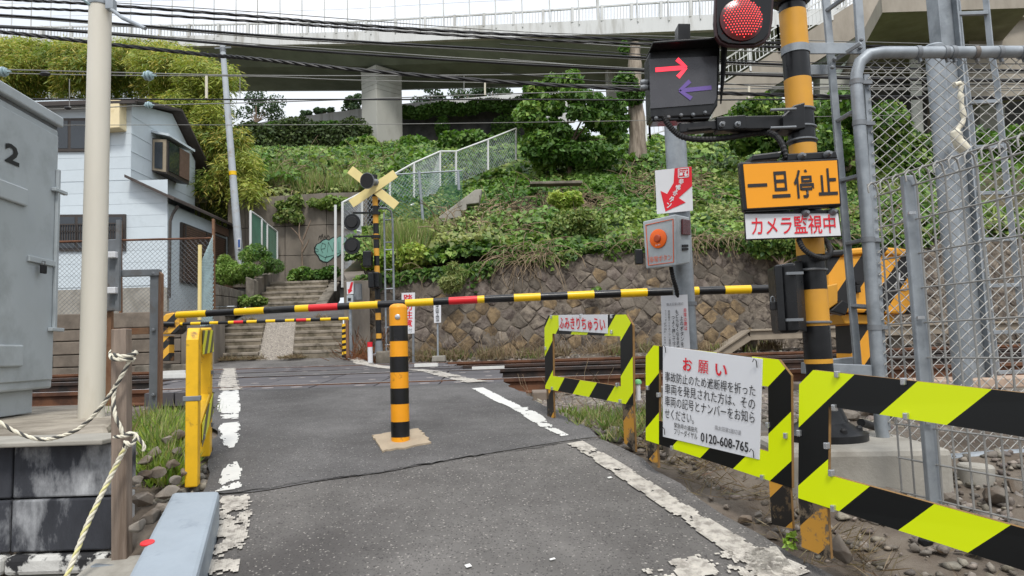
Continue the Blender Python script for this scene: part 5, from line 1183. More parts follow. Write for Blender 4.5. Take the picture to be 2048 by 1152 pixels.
# hood corner shade piece
def arrow(name, shaft, head, m):
    mb = MB(); mb.bar(P(*shaft[0], YI - .010), P(*shaft[1], YI - .010), .0235, .006, up=(0, -1, 0)) if False else None
    (xa, ya), (xb, yb) = shaft; dx, dy = xb - xa, yb - ya; l = math.hypot(dx, dy); nx_, ny_ = -dy / l * 4.2, dx / l * 4.2
    q = [(xa + nx_, ya + ny_), (xb + nx_, yb + ny_), (xb - nx_, yb - ny_), (xa - nx_, ya - ny_)]
    mb.prism([P(x, y, YI - .009) for x, y in q], (0, .003, 0))
    (x1, y1), (xt, yt), (x2, y2) = head
    for (x0, y0) in ((x1, y1), (x2, y2)):
        dx, dy = xt - x0, yt - y0; l = math.hypot(dx, dy); ox, oy = -dy / l * 4.4, dx / l * 4.4
        mb.prism([P(x, y, YI - .0095) for x, y in ((x0 + ox, y0 + oy), (xt + ox * .6, yt + oy * .6), (xt - ox * .6, yt - oy * .6), (x0 - ox, y0 - oy))], (0, .003, 0))
    mb.build(name, m, ai)
arrow('lit_arrow', ((1311, 139.5), (1368, 135)), ((1354, 118), (1373, 135), (1356, 154)), M['arrow_red'])
arrow('unlit_arrow', ((1423, 175), (1362, 181)), ((1380, 162), (1359, 181), (1383, 197)), M['arrow_dim'])
MB().bar(P(1365, 110, YI + .22), P(1365, 54, YI + .22), .09, .07, up=(1, 0, 0)).build('rear_post', M['black'], ai, bevel=.004)
MB().prism([P(1304, 243, YI + .01), P(1420, 238, YI + .01), P(1422, 224, YI + .01), P(1303, 230, YI + .01)], (0, .1, 0)).build('bottom_bracket', M['black_gloss'], ai, bevel=.006)
for x, y in ((1312, 237), (1337, 235), (1362, 231), (1386, 230), (1410, 226)): MB().lathe(P(x, y, YI), (0, -1, 0), [(.011, 0), (.011, .008), (.005, .016)], 8).build('bolt', M['galv_dull'], ai)
for k, y in enumerate((165, 175)): MB().lathe(P(1288, y, YI + .05), (1, 0, 0), [(.014, -.02), (.018, 0), (.014, .02)], 10).build('hinge', M['galv_dull'], ai)
MB().bar(P(1356, 259, YI + .05), P(1436, 252, YI + .05), .06, .055).build('slotted_arm', M['black'], ai, bevel=.006)
MB().bar(P(1376, 258, YI + .012), P(1424, 254, YI + .012), .01, .012).build('slot', M['black_rubber'], ai)
MB().bar(P(1430, 252, YI + .04), P(1488, 248, YI + .04), .08, .078).build('arm_sleeve', M['black'], ai, bevel=.006)
MB().bar(P(1486, 249, YI + .05), P(1590, 247, YI + .05), .07, .075).build('arm', M['black'], ai, bevel=.006)
for x in (1444, 1475): MB().lathe(P(x, 249, YI - .01), (0, -1, 0), [(.016, -.02), (.016, .006), (.009, .01), (.009, .03)], 10).build('bolt', M['galv_dull'], ai, smooth=40)
MB().prism([P(1587, 260, YI - .03), P(1612, 256, YI - .03), P(1610, 204, YI - .03), P(1588, 210, YI - .03), P(1566, 232, YI - .03), P(1566, 258, YI - .03)], (0, .12, 0)).build('clamp_block', M['black'], ai, bevel=.006)
for y in (219, 255): MB().tube([P(1541, y + 1, YI - .06), P(1592, y - 1, YI - .06)], .008, 8).build('threaded_rod', M['galv_dull'], ai, smooth=50)
def corrug(pts, r, name, parent, k=10):
    """ribbed conduit along a smooth path"""
    pts = [Vector(p) for p in pts]; out = []
    for i in range(len(pts) - 1):
        p0, p1, p2, p3 = pts[max(0, i - 1)], pts[i], pts[i + 1], pts[min(len(pts) - 1, i + 2)]
        for j in range(k):
            t = j / k; out.append(.5 * ((2 * p1) + (p2 - p0) * t + (2 * p0 - 5 * p1 + 4 * p2 - p3) * t * t + (3 * p1 - p0 - 3 * p2 + p3) * t ** 3))
    out.append(pts[-1]); rs = [r * (1.1 if i % 2 else .88) for i in range(len(out))]
    return MB().tube(out, rs, 10).build(name, M['black_rubber'], parent)
def smooth_path(pts, k=8):
    pts = [Vector(p) for p in pts]; out = []
    for i in range(len(pts) - 1):
        p0, p1, p2, p3 = pts[max(0, i - 1)], pts[i], pts[i + 1], pts[min(len(pts) - 1, i + 2)]
        for j in range(k):
            t = j / k; out.append(.5 * ((2 * p1) + (p2 - p0) * t + (2 * p0 - 5 * p1 + 4 * p2 - p3) * t * t + (3 * p1 - p0 - 3 * p2 + p3) * t ** 3))
    out.append(pts[-1]); return out
corrug([P(1326, 228, YI + .02), P(1334, 245, YI), P(1348, 262, YI), P(1369, 275, YI), P(1410, 279, YI + .02), P(1450, 276, YI + .05), P(1515, 266, YI + .08), P(1545, 268, YI + .0), P(1563, 286, YI - .06), P(1573, 318, YI - .08)], .016, 'conduit', ai)
# control box on the post
cb = thing('control_box', 'black locked control box strapped to the left of the near signal post', 'control box', P(1575, 600, 3.7))
MB().prism([P(1560, 667, 3.62), P(1600, 665, 3.55), P(1592, 524, 3.55), P(1549, 530, 3.62)], (.03, .2, 0)).build('body', M['black'], cb, bevel=.014)
MB().prism([P(1558, 662, 3.60), P(1572, 661, 3.58), P(1564, 530, 3.58), P(1549, 532, 3.60)], (.0, .012, 0)).build('door_edge', M['black_gloss'], cb, bevel=.003)
MB().prism([P(1598, 660, 3.60), P(1614, 664, 3.66), P(1604, 520, 3.66), P(1590, 522, 3.60)], (.02, .12, 0)).build('mounting_rail', M['black'], cb, bevel=.004)
for y in (547, 640): MB().bar(P(1572, y, 3.55), P(1606, y - 1, 3.55), .014, .014).build('strap_bolt', M['galv_dull'], cb)
pl = MB().box(P(1546, 612, 3.63), (.03, .02, .045)).build('padlock', M['black_rubber'], cb, bevel=.004); q = P(1546, 612, 3.63)
MB().tube(smooth_path([q + V(-.009, 0, .02), q + V(-.009, 0, .04), q + V(0, 0, .05), q + V(.009, 0, .04), q + V(.009, 0, .02)], 4), .003, 6).build('shackle', M['galv_dull'], pl)
corrug([P(1597, 478, 3.62), P(1606, 496, 3.6), P(1622, 509, 3.6), P(1642, 516, 3.62), P(1655, 513, 3.68), P(1661, 503, 3.74), P(1656, 488, 3.8), P(1646, 476, 3.82)], .014, 'conduit', cb)

# ================================================================== EMERGENCY BUTTON POLE
ep = thing('button_pole', 'plain galvanised pole carrying the emergency button box and its red arrow sign', 'pole', P(1384, 900, 4.7))
MB().cyl(P(1386, 930, 4.7), P(1345, 170, 4.7), .071, n=28).build('tube', M['galv'], ep, smooth=40)
MB().lathe(P(1371, 608, 4.7), (0, 0, 1), [(.074, -.012), (.074, .012)], 24).build('strap', M['galv_dull'], ep, smooth=40)
ea = thing('emergency_arrow_sign', 'white sign with big red arrow and a stop pictogram above the button box', 'sign', P(1348, 380, 4.6))
ca = [(1310, 341), (1383, 333), (1386, 421), (1314, 428)]; YE = 4.6
MB().prism([P(*ca[3], YE), P(*ca[2], YE), P(*ca[1], YE), P(*ca[0], YE)], (0, .006, 0)).build('plate', M['white'], ea)
sg2 = lambda lst, off=-.003: [P(x, y, YE) + V(0, off, 0) for x, y in lst]
MB().prism(sg2([(1349, 337), (1383, 333.5), (1384, 372), (1357, 396), (1371, 405), (1331, 423), (1321, 382), (1334, 388), (1347, 366)][::-1]), (0, .003, 0)).build('red_arrow', M['red'], ea)
g = wsign(*[P(*q, YE) + V(0, -.0035, 0) for q in ca], 0)
MB().prism(sg2([(1355.5, 338), (1377.5, 335.5), (1377.5, 337), (1355.5, 339.5)], -.0055), (0, .002, 0)).prism(sg2([(1355.5, 355), (1377.5, 353), (1377.5, 354.6), (1355.5, 356.6)], -.0055), (0, .002, 0)).prism(sg2([(1355.5, 338), (1357, 338), (1357, 356), (1355.5, 356)], -.0055), (0, .002, 0)).prism(sg2([(1376, 336), (1377.5, 336), (1377.5, 354), (1376, 354)], -.0055), (0, .002, 0)).prism(sg2([(1358.5, 346), (1365, 345.3), (1365, 351), (1358.5, 352)], -.0055), (0, .002, 0)).prism(sg2([(1368, 350), (1370, 344), (1371.5, 344), (1371.5, 347.5), (1375, 348), (1374, 352.5), (1370, 353)], -.0055), (0, .002, 0)).build('pictogram', M['white'], ea)
put('lettering', 'STOP', g, .645, .065, .88, .13, M['white'], ea, .0025, .02)
for chh, x, y in (('非', 1362, 364), ('常', 1356, 376), ('ボ', 1350, 387), ('タ', 1343, 399), ('ン', 1338, 411)):
    O = P(x - 5, y + 5.5, YE) + V(0, -.0035, 0); letters('lettering', chh, O, P(x + 5, y + 4, YE) + V(0, -.0035, 0) - O, P(x - 5, y - 5.5, YE) + V(0, -.0035, 0) - O, M['white'], ea, .002, .03)
bx = thing('emergency_button_box', 'grey emergency button box with an orange round button on its face', 'button box', P(1330, 485, 4.5))
Lt, Ct, Rt = P(1285, 443, 4.55), P(1351, 428, 4.38), P(1379, 434, 4.5); Lb, Cb_, Rb = P(1292, 538, 4.55), P(1352, 531, 4.38), P(1381, 526, 4.5)
bk_t, bk_b = Lt + Rt - Ct, Lb + Rb - Cb_
MB().hexa([Lb, Cb_, Rb, bk_b, Lt, Ct, Rt, bk_t]).build('body', M['cab'], bx, bevel=.008)
g = lambda u, v: Lt.lerp(Ct, u).lerp(Lb.lerp(Cb_, u), v)
nb = (Ct - Lt).cross(Lt - Lb).normalized(); nb = nb if nb.dot(V(0, 0, EYE) - Ct) > 0 else -nb
M['orange'] = mat('orange_print', S(226, 96, 40), .45, var=.04); M['orange_b'] = mat('orange_disc', S(240, 104, 24), .4, var=.03); M['btn'] = mat('button_brown', S(176, 72, 36), .4, var=.05)
fr = MB()
for (ua, va, ub, vb) in ((.1, .09, .93, .09), (.1, .93, .93, .93), (.1, .09, .1, .93), (.93, .09, .93, .93)): fr.bar(g(ua, va) + nb * .002, g(ub, vb) + nb * .002, .0035, .004, up=nb)
fr.build('border_print', M['orange'], bx)
bc = g(.47, .42) + nb * .002; MB().lathe(bc, nb, [(.062, 0), (.062, .006), (.055, .010), (0, .011)], 32).build('button_disc', M['orange_b'], bx, smooth=40)
MB().lathe(bc + nb * .010, nb, [(.026, 0), (.026, .006), (.02, .012), (0, .013)], 24).build('button', M['btn'], bx, smooth=40)
put('lettering', '非常ボタン', g, .15, .76, .88, .885, M['orange'], bx, .003, .0); put('small_lettering', '強く押す', g, .40, .535, .56, .565, M['white'], bx, .014, .01)
sdv = lambda u, v: Ct.lerp(Rt, u).lerp(Cb_.lerp(Rb, u), v); ns = (Rt - Ct).cross(Ct - Cb_).normalized(); ns = ns if ns.dot(V(0, 0, EYE) - Ct) > 0 else -ns
MB().prism([sdv(.35, .40) + ns * .003, sdv(.92, .40) + ns * .003, sdv(.92, .08) + ns * .003, sdv(.35, .08) + ns * .003], ns * .012).build('red_lamp', M['lens_red'], bx, bevel=.003)
for v in (.60, .67): MB().prism([sdv(.4, v + .05) + ns * .002, sdv(.8, v + .05) + ns * .002, sdv(.8, v) + ns * .002, sdv(.4, v) + ns * .002], ns * .006).build('vent', M['black_rubber'], bx)
MB().box(Lt.lerp(Lb, .72) + V(-.03, .06, 0), (.05, .05, .1)).build('cable_gland', M['black'], bx, bevel=.006)
corrug([P(1342, 534, 4.52), P(1346, 555, 4.52), P(1353, 580, 4.56), P(1356, 604, 4.62)], .014, 'conduit', bx)
en = thing('paper_notice', 'white vertical handwritten style notice low on the grey button pole', 'notice', P(1350, 640, 4.58))
cn = [(1322, 592), (1375, 589), (1381, 712), (1325, 715)]; MB().prism([P(*cn[3], 4.58), P(*cn[2], 4.58), P(*cn[1], 4.58), P(*cn[0], 4.58)], (0, .006, 0)).build('sheet', M['white'], en)
g = wsign(*[P(*q, 4.575) for q in cn], 0); put('heading', '南太田第2踏切', g, .2, .12, .82, .17, M['ink_grey'], en, .002)
vt = lambda s: '\n'.join(s)
put('text_column', vt('非常の際は'), g, .82, .22, .93, .58, M['red'], en, .002, .01); put('text_column', vt('上のボタンを'), g, .67, .34, .79, .84, M['ink'], en, .002, .012)
put('text_column', vt('もどらなくなるまで'), g, .51, .24, .63, .88, M['ink'], en, .002, .012); put('text_column', vt('つよく押して下さい'), g, .37, .34, .48, .97, M['ink'], en, .002, .012)
put('text_column', vt('警報機のとりあつかい連絡先'), g, .24, .24, .31, .84, M['ink'], en, .002); put('text_column', vt('フリーダイヤル'), g, .12, .24, .18, .56, M['ink'], en, .002); put('text_column', vt('0120-608-765'), g, .08, .44, .13, .95, M['ink'], en, .002)

# ================================================================== BARRIER MACHINE
YM = 5.9
bm_ = thing('barrier_machine', 'yellow and black striped barrier machine behind the near signal post and fence', 'barrier machine', P(1735, 735, YM))
M['st_near'] = stripe_obj('striped_machine', S(226, 158, 44), S(26, 26, 28), .28, (.8, 0, -.6), .464)
MB().prism([P(1657, 622, YM), P(1745, 626, YM), P(1832, 628, YM), P(1832, 512, YM), P(1800, 508, YM), P(1745, 506, YM), P(1657, 514, YM)], (0, .45, 0)).build('housing', M['st_near'], bm_, bevel=.02)
MB().prism([P(1653, 514, YM - .03), P(1745, 506, YM - .03), P(1834, 513, YM - .03), P(1826, 500, YM - .03), P(1800, 496, YM - .03), P(1745, 493, YM - .03), P(1653, 502, YM - .03)], (0, .5, 0)).build('lid', M['st_near'], bm_, bevel=.015)
MB().prism([P(1706, 760, YM + .1), P(1772, 760, YM + .1), P(1764, 628, YM + .1), P(1700, 626, YM + .1)], (0, .3, 0)).build('pillar', M['st_near'], bm_, bevel=.015)
MB().prism([P(1690, 648, YM + .06), P(1790, 648, YM + .06), P(1790, 630, YM + .06), P(1680, 628, YM + .06)], (0, .36, 0)).build('skirt', M['sig_yellow'], bm_, bevel=.01)
MB().prism([P(1656, 620, YM - .10), P(1676, 606, YM - .10), P(1676, 566, YM - .10), P(1655, 571, YM - .10)], (0, .09, 0)).build('arm_bracket', M['sig_yellow'], bm_, bevel=.01)
MB().prism([P(1660, 622, YM - .12), P(1692, 631, YM - .12), P(1700, 608, YM - .12), P(1684, 600, YM - .12)], (0, .1, 0)).build('counterweight', M['black'], bm_, bevel=.01)
lk = MB().box(P(1716, 578, YM - .02), (.035, .03, .06)).build('padlock', M['black_rubber'], bm_, bevel=.004)
MB().bar(P(1712, 566, YM - .02), P(1722, 564, YM - .02), .02, .02).build('hasp', M['black_rubber'], bm_)
g = lambda u, v: P(1797 + 10 * u, 545 + 15 * v, YM - .004); put('letter_mark', 'L', g, 0, 0, 1, 1, M['white'], bm_, .003, .02)
sq = MB()
for a, b in (((1792, 564), (1813, 564)), ((1813, 564), (1813, 581)), ((1813, 581), (1792, 581)), ((1792, 581), (1792, 564))): sq.bar(P(*a, YM - .004), P(*b, YM - .004), .004, .005, up=(0, 1, 0))
sq.build('plate_outline', M['white'], bm_)

# ================================================================== GALVANISED LADDER FRAME BY THE POST
lf = thing('bracket_frame', 'galvanised ladder frame strapped between the near signal post and the mesh fence', 'bracket frame', P(1715, 735, 3.9))
YF = 3.9
MB().bar(P(1716, 738, YF), P(1648, -40, YF), .04, .025, up=(0, 1, 0)).build('upright', M['galv'], lf, bevel=.004)
MB().bar(P(1722, 104, YF), P(1713, -40, YF), .045, .03, up=(0, 1, 0)).build('upright', M['galv'], lf, bevel=.004)
MB().bar(P(1612, 97, YF - .1), P(1730, 97, YF - .05), .012, .065).build('strap_bar', M['galv'], lf, bevel=.003)
MB().bar(P(1620, 140, YF + .1), P(1664, 140, YF + .1), .012, .06).build('strap_bar', M['galv'], lf, bevel=.003)
for (xa, ya), (xb, yb) in (((1668, 121), (1722, 86)), ((1655, 20), (1690, -5)), ((1676, 241), (1706, 223)), ((1684, 361), (1718, 352)), ((1695, 487), (1728, 480)), ((1706, 612), (1738, 614))):
    MB().bar(P(xa, ya, YF - .01), P(xb, yb, YF - .12), .02, .03, up=(0, 1, 0)).build('rung', M['galv_dull'] if ya > 300 else M['galv'], lf, bevel=.003)
MB().bar(P(1606, 736, YF - .12), P(1764, 742, YF - .12), .06, .06).build('base_channel', M['galv'], lf, bevel=.004)
MB().bar(P(1650, 728, YF + .15), P(1712, 722, YF + .15), .05, .05).build('base_channel', M['galv'], lf, bevel=.004)
for x, y in ((1664, 135), (1668, 118), (1720, 96), (1722, 80)): MB().lathe(P(x, y, YF - .07), (0, -1, 0), [(.012, 0), (.012, .008), (.006, .014)], 8).build('bolt', M['galv_dull'], lf)

# ================================================================== CHAIN LINK FENCE (right)
YC = 3.75
clf = thing('chain_link_fence', 'chain link fence in a rounded grey pipe frame at the right edge', 'fence', P(1780, 915, YC))
path = [P(2150, 905, YC), P(1990, 913, YC), P(1860, 923, YC), P(1818, 923, YC), P(1787, 912, YC), P(1769, 888, YC), P(1762, 855, YC), P(1756, 740, YC), P(1745, 600, YC), P(1734, 450, YC), P(1722, 290, YC), P(1713, 175, YC), P(1713, 148, YC), P(1720, 124, YC), P(1738, 109, YC), P(1765, 105, YC), P(1850, 105, YC), P(2150, 103, YC)]
MB().tube(path, .0325, 18).build('pipe_frame', M['galv'], clf, smooth=60)
for y in (165, 247, 480, 655): 
    x = interp(y, [175, 290, 450, 600, 740], [1713, 1722, 1734, 1745, 1756]); MB().lathe(P(x, y, YC), (.05, 0, 1), [(.036, -.014), (.036, .014)], 18).bar(P(x + 8, y, YC), P(x + 30, y, YC), .02, .02).build('clamp', M['galv_dull'], clf, smooth=40)
for x in (1835, 1890, 1905, 1950, 1998, 2044): MB().lathe(P(x, 105, YC), (1, 0, 0), [(.037, -.012), (.037, .012)], 18).bar(P(x + 2, 112, YC), P(x + 6, 124, YC), .02, .012).build('clamp', M['galv_dull'], clf, smooth=40)
MB().bar(P(1774, 860, YC + .03), P(1732, 150, YC + .03), .03, .02, up=(0, 1, 0)).build('tension_bar', M['galv'], clf)
diamond('chain_link', P(1778, 905, YC + .01), P(2150, 898, YC + .01), P(2150, 116, YC + .01), P(1734, 116, YC + .01), .0605, .0024, M['wire'], clf, n=5)
# ---- welded mesh panel
wm = thing('welded_mesh_panel', 'leaning welded wire mesh panel on a flat grey post in front of the chain link', 'fence', (1.76, 2.95, EYE - .7))
A0_ = V(1.705, 3.2, 0); dr = V(.2335, -.9725, 0); LW = .95
rows_ = [.655 - .149 * k for k in range(10)]
mb = MB()
for z in rows_: mb.tube([A0_ + V(0, 0, EYE + z), A0_ + dr * LW + V(0, 0, EYE + z)], .0042, 6)
k = .01
while k < LW:
    q = A0_ + dr * k; nn = V(-.9725, -.2335, 0)
    pth = [q + V(0, 0, EYE - .72), q + V(0, 0, EYE + .655), q + nn * .012 + V(0, 0, EYE + .70), q + nn * .035 + V(0, 0, EYE + .715), q + nn * .055 + V(0, 0, EYE + .695), q + nn * .052 + V(0, 0, EYE + .665)]
    mb.tube(pth, .0042, 6); k += .074
mb.tube([A0_ + V(-.04, 0, EYE + .708), A0_ + dr * LW + V(-.04, 0, EYE + .708)], .0042, 6); mb.build('wire_grid', M['wire'], wm, kind='stuff', smooth=50)
pq_ = A0_ + dr * .24 + V(-.02, 0.02, 0)
MB().box(pq_ + V(0, .02, EYE - .07), (.058, .03, 1.54), .12).build('post', M['galv'], wm, bevel=.006)
for z in (.53, .08, -.36): MB().box(pq_ + V(-.012, -.012, EYE + z), (.03, .01, .012)).build('clip', M['chrome'], wm)
# ---- columns and ladder behind the fence
rc = thing('capped_column', 'round galvanised column with a flat cap behind the chain link fence', 'column', P(1938, 905, 4.6))
MB().cyl(P(1940, 930, 4.6), P(1868, 98, 4.6), .056, n=20).build('tube', M['galv'], rc, smooth=40); MB().lathe(P(1867.5, 94, 4.6), (0, 0, 1), [(.06, -.02), (.062, 0), (.05, .012), (0, .016)], 20).build('cap', M['galv'], rc, smooth=40)
hc_ = thing('box_column', 'wide flat faced galvanised column rising out of the top behind the fence', 'column', P(1955, 880, 5.3))
a, b = P(1966, 900, 5.3), P(1878, -60, 5.3); MB().bar(a, b, .03, .13, up=(1, 0, 0)).build('web', M['galv'], hc_, bevel=.003)
MB().bar(a + V(.072, .0, 0), b + V(.072, .0, 0), .15, .014, up=(1, 0, 0)).bar(a + V(-.072, .0, 0), b + V(-.072, .0, 0), .15, .014, up=(1, 0, 0)).build('flange', M['galv'], hc_, bevel=.003)
ldr = thing('column_ladder', 'galvanised ladder with flat rungs beside the box column at upper right', 'ladder', P(1990, 800, 5.5))
Lr = [(1910, -40), (1923, 95), (1942, 243), (1955, 395), (1980, 623), (2000, 800)]; Rr = [(1968, -40), (1981, 95), (1994, 167), (2010, 333), (2036, 567), (2060, 800)]
for rr in (Lr, Rr): MB().tube([P(x, y, 5.5) for x, y in rr], .028, 4).build('rail', M['galv'], ldr)
for y in (28, 205, 295, 387, 480, 572, 665, 745):
    xl_ = interp(y, [q[1] for q in Lr], [q[0] for q in Lr]); xr_ = interp(y, [q[1] for q in Rr], [q[0] for q in Rr]); MB().bar(P(xl_, y, 5.48), P(xr_, y - 2, 5.48), .03, .03).build('rung', M['galv'], ldr, bevel=.003)
# cloth rope on the column
cr = MB(); pts = smooth_path([P(1908, 170, 4.45), P(1922, 168, 4.45), P(1921, 185, 4.45), P(1924, 215, 4.45), P(1927, 240, 4.45), P(1914, 262, 4.45), P(1915, 280, 4.45), P(1930, 300, 4.45)], 6)
cr.tube(pts, [.012 + .01 * n1(i, 3, 0, .6) + (.018 if i > 30 else 0) for i in range(len(pts))], 9); tag(cr.build('knotted_cloth', M['rope_w'], smooth=60), 'dirty white knotted cloth hanging on the column behind the fence', 'cloth')
# lying conduit
tag(MB().tube(smooth_path([P(1700, 792, 4.6), P(1760, 808, 4.6), P(1840, 860, 4.6), P(1920, 885, 4.6), P(2010, 890, 4.7), P(2120, 880, 4.8)]), .03, 10).build('ground_conduit', M['black_rubber'], smooth=60), 'black conduit lying on the gravel behind the chain link fence', 'conduit')
tag(MB().tube(smooth_path([P(1722, 845, 3.9), P(1745, 852, 4.1), P(1775, 862, 4.3)]), .022, 10).build('signal_conduit', M['black_rubber'], smooth=60), 'short black conduit leaving the foot of the near signal post', 'conduit')
tag(MB().lathe(P(1953, 975, 3.45), (.05, 0, 1), [(.075, 0), (.078, .1), (.07, .11), (0, .112)], 20).build('concrete_stub', M['concrete'], smooth=35), 'round pale concrete stub on the gravel under the fence pipe', 'concrete stub')

# ================================================================== LEFT SIDE
# cream pole
cp = thing('cream_pole', 'tall cream coloured pole at the left, standing on the concrete platform', 'pole', P(182, 868, 4.4))
MB().cyl(P(182, 872, 4.4), P(203, -90, 4.4), .0745, .066, n=32).build('tube', M['cream_pole'], cp, smooth=40)
tp = P(201, 5, 4.4); MB().lathe(tp, (0, 0, 1), [(.072, -.03), (.074, -.02), (.074, .05)], 28).build('band', M['galv'], cp, smooth=40)
MB().tube([P(222, 18, 4.35), P(245, 36, 4.3), P(291, 57, 4.25)], .012, 8).build('stay_arm', M['galv'], cp, smooth=50); MB().box(P(222, 10, 4.36), (.05, .05, .07)).build('clamp', M['galv'], cp, bevel=.004)
MB().tube([P(160, -5, 4.3), P(178, 8, 4.34), P(190, 10, 4.36)], .008, 6).build('wire_tail', M['insul'], cp)
# relay cabinet
dc = V(.089, -1, 0).normalized(); nc_ = V(1, .089, 0).normalized()
C0 = P(104, 776, 5.0); C0 = V(C0.x, C0.y, 0); zc0, zc1 = P(104, 776, 5.0).z, P(105, 262, 5.0).z
cab = thing('relay_cabinet', 'large grey steel relay cabinet at the left edge, marked with a black 2', 'cabinet', (C0.x, C0.y, zc0))
def cabbox(t0, t1, d0, d1, z0, z1):   # along face, depth behind face (positive = into the cabinet)
    pts = []
    for z in (z0, z1):
        for t, d in ((t0, d0), (t1, d0), (t1, d1), (t0, d1)): pts.append(C0 + dc * t - nc_ * d + V(0, 0, z))
    return MB().hexa(pts)
body = cabbox(0, 1.7, 0, .9, zc0, zc1).build('body', M['cab'], cab, bevel=.015)
def slab(t0, t1, d0, d1, za, zb):
    return cabbox(t0, t1, d0, d1, za, zb)
slab(-.012, 1.8, -.03, 1.0, zc1 + .025, zc1 + .10).build('roof', M['cab'], cab, bevel=.01); slab(.0, 1.7, .01, .9, zc1, zc1 + .03).build('roof_neck', M['galv_dull'], cab)
slab(.14, 1.6, .05, .85, zc0 - .16, zc0).build('plinth', M['cab'], cab, bevel=.006)
slab(.02, .9, -.012, -.001, zc0 + .06, zc1 - .05).build('door', M['cab'], cab, bevel=.006)
slab(.018, .05, -.035, -.013, zc0 + .42, zc1 - .30).build('lock_rod', M['cab'], cab, bevel=.004)
slab(.01, .36, -.03, -.013, zc0 + .86, zc0 + .90).build('lock_bar', M['cab'], cab, bevel=.004)
for z in (.40, 1.40): slab(-.06, .10, -.045, -.013, zc0 + z, zc0 + z + .025).build('rod_guide', M['cab'], cab, bevel=.004)
pk = C0 + dc * .235 + nc_ * .05 + V(0, 0, zc0 + .82); pd = MB().box(pk, (.02, .05, .06)).build('padlock', M['black_rubber'], cab, bevel=.004)
MB().tube([pk + V(0, -.015, .03), pk + V(0, -.015, .055), pk + V(0, .015, .055), pk + V(0, .015, .03)], .004, 6).build('shackle', M['galv_dull'], pd)
for z0, z1 in ((1.22, 1.34), (.16, .30)): slab(.40, .88, -.035, -.013, zc0 + z0, zc0 + z1).build('vent_cover', M['cab'], cab, bevel=.01)
def cabuv(u, v): return C0 + dc * (.64 - .19 * u) + nc_ * .0135 + V(0, 0, zc0 + 1.60 - .13 * v)
put('number', '2', cabuv, .05, .0, .85, 1, M['ink'], cab, .002, .03)
put('number', 'A', lambda u, v: cabuv(u - 1.15, v), .05, 0, .85, 1, M['ink'], cab, .002, .02)
# platform slab and stained block wall
tag(MB().prism([V(-6, 3.22, EYE - .55), V(-1.83, 3.22, EYE - .55), V(-2.16, 3.75, EYE - .55), V(-2.52, 4.5, EYE - .55), V(-3.25, 5.75, EYE - .55), V(-6, 5.75, EYE - .55)], (0, 0, .21)).build('concrete_platform', M['plat'] if 'plat' in M else mat('platform_concrete', S(152, 144, 131), .9, var=.2, vs=4, bump=.9, bs=30, col2=S(110, 102, 90), c2s=2.4), bevel=.03), 'pale weathered concrete platform under the cabinet and the cream pole', 'platform')
bwl = thing('stained_block_wall', 'black stained block wall with peeling paint at the lower left', 'block wall', (-2.6, 3.25, EYE - 1.2))
YW = 3.2
def blk(x0, x1, z0, z1, m, d=0.0, bev=.008): MB().prism([V(x0 + .004, YW - d, EYE + z0 + .004), V(x1 - .004, YW - d, EYE + z0 + .004), V(x1 - .004, YW - d, EYE + z1 - .004), V(x0 + .004, YW - d, EYE + z1 - .004)], (0, .2, 0)).build('block', m, bwl, bevel=bev)
for x0, x1 in ((-4.2, -3.3), (-3.3, -2.27), (-2.27, -1.815)):
    blk(x0, x1, -.60, -.362, M['black_wall']); blk(x0, x1, -.835, -.60, M['black_wall'], .004)
for x0, x1 in ((-4.2, -3.0), (-3.0, -1.815)): MB().box(((x0 + x1) / 2, YW + .06, EYE - .35), (x1 - x0 - .004, .30, .022)).build('coping', M['concrete'], bwl, bevel=.006)
for x0, x1 in ((-4.2, -3.0), (-3.0, -2.28), (-2.28, -1.81)): blk(x0, x1, -.93, -.838, M['peeled'], .035, .02); blk(x0, x1, -1.75, -.935, M['peeled'], .01, .02)
# wooden post and ropes
wp_ = thing('wooden_post', 'weathered square wooden post at the lower left with a rope tied round it', 'post', P(243, 1122, 3.05))
pb, pt_ = P(244, 1125, 3.05), P(243, 658, 3.05); MB().bar(pb, pt_, .05, .066, up=(1, 0, 0)).build('timber', M['wood'], wp_, bevel=.004)
MB().box(pb + V(-.02, -.02, -.04), (.15, .1, .1)).build('socket', M['galv'], wp_, bevel=.006)
def rope(name, pts, r, label, parent=None, k=8, cols=('rope_w', 'rope_w', 'rope_b')):
    c = smooth_path(pts, k)
    # resample evenly
    d = [0]
    for a, b in zip(c[:-1], c[1:]): d.append(d[-1] + (b - a).length)
    n = max(8, int(d[-1] / (r * .9))); q = []; j = 0
    for i in range(n + 1):
        s = d[-1] * i / n
        while j < len(d) - 2 and d[j + 1] < s: j += 1
        q.append(c[j].lerp(c[j + 1], (s - d[j]) / max(1e-6, d[j + 1] - d[j])))
    T = thing(name, label, 'rope', q[0]) if parent is None else parent
    for st_i, cm_ in enumerate(cols):
        sp = []
        u = None
        for i, p in enumerate(q):
            t = (q[min(i + 1, n)] - q[max(i - 1, 0)]).normalized()
            if u is None: u = t.cross(V(0, 0, 1) if abs(t.z) < .9 else V(1, 0, 0)).normalized()
            u = (u - t * u.dot(t)).normalized(); w_ = t.cross(u); ang = i * .72 + st_i * 2.094
            sp.append(p + (u * math.cos(ang) + w_ * math.sin(ang)) * r * .5)
        MB().tube(sp, r * .56, 6).build('strand', M[cm_], T, smooth=60)
    return T
Yr = 2.98
rope('rope', [P(262, 716, Yr), P(231, 773, Yr), P(191, 827, Yr), P(156, 858, Yr), P(120, 873, 2.98), P(84, 879, 2.97), P(44, 869, 2.96), P(0, 845, 2.95), P(-60, 800, 2.94)], .0085, 'twisted white and black rope sagging left from the wooden post')
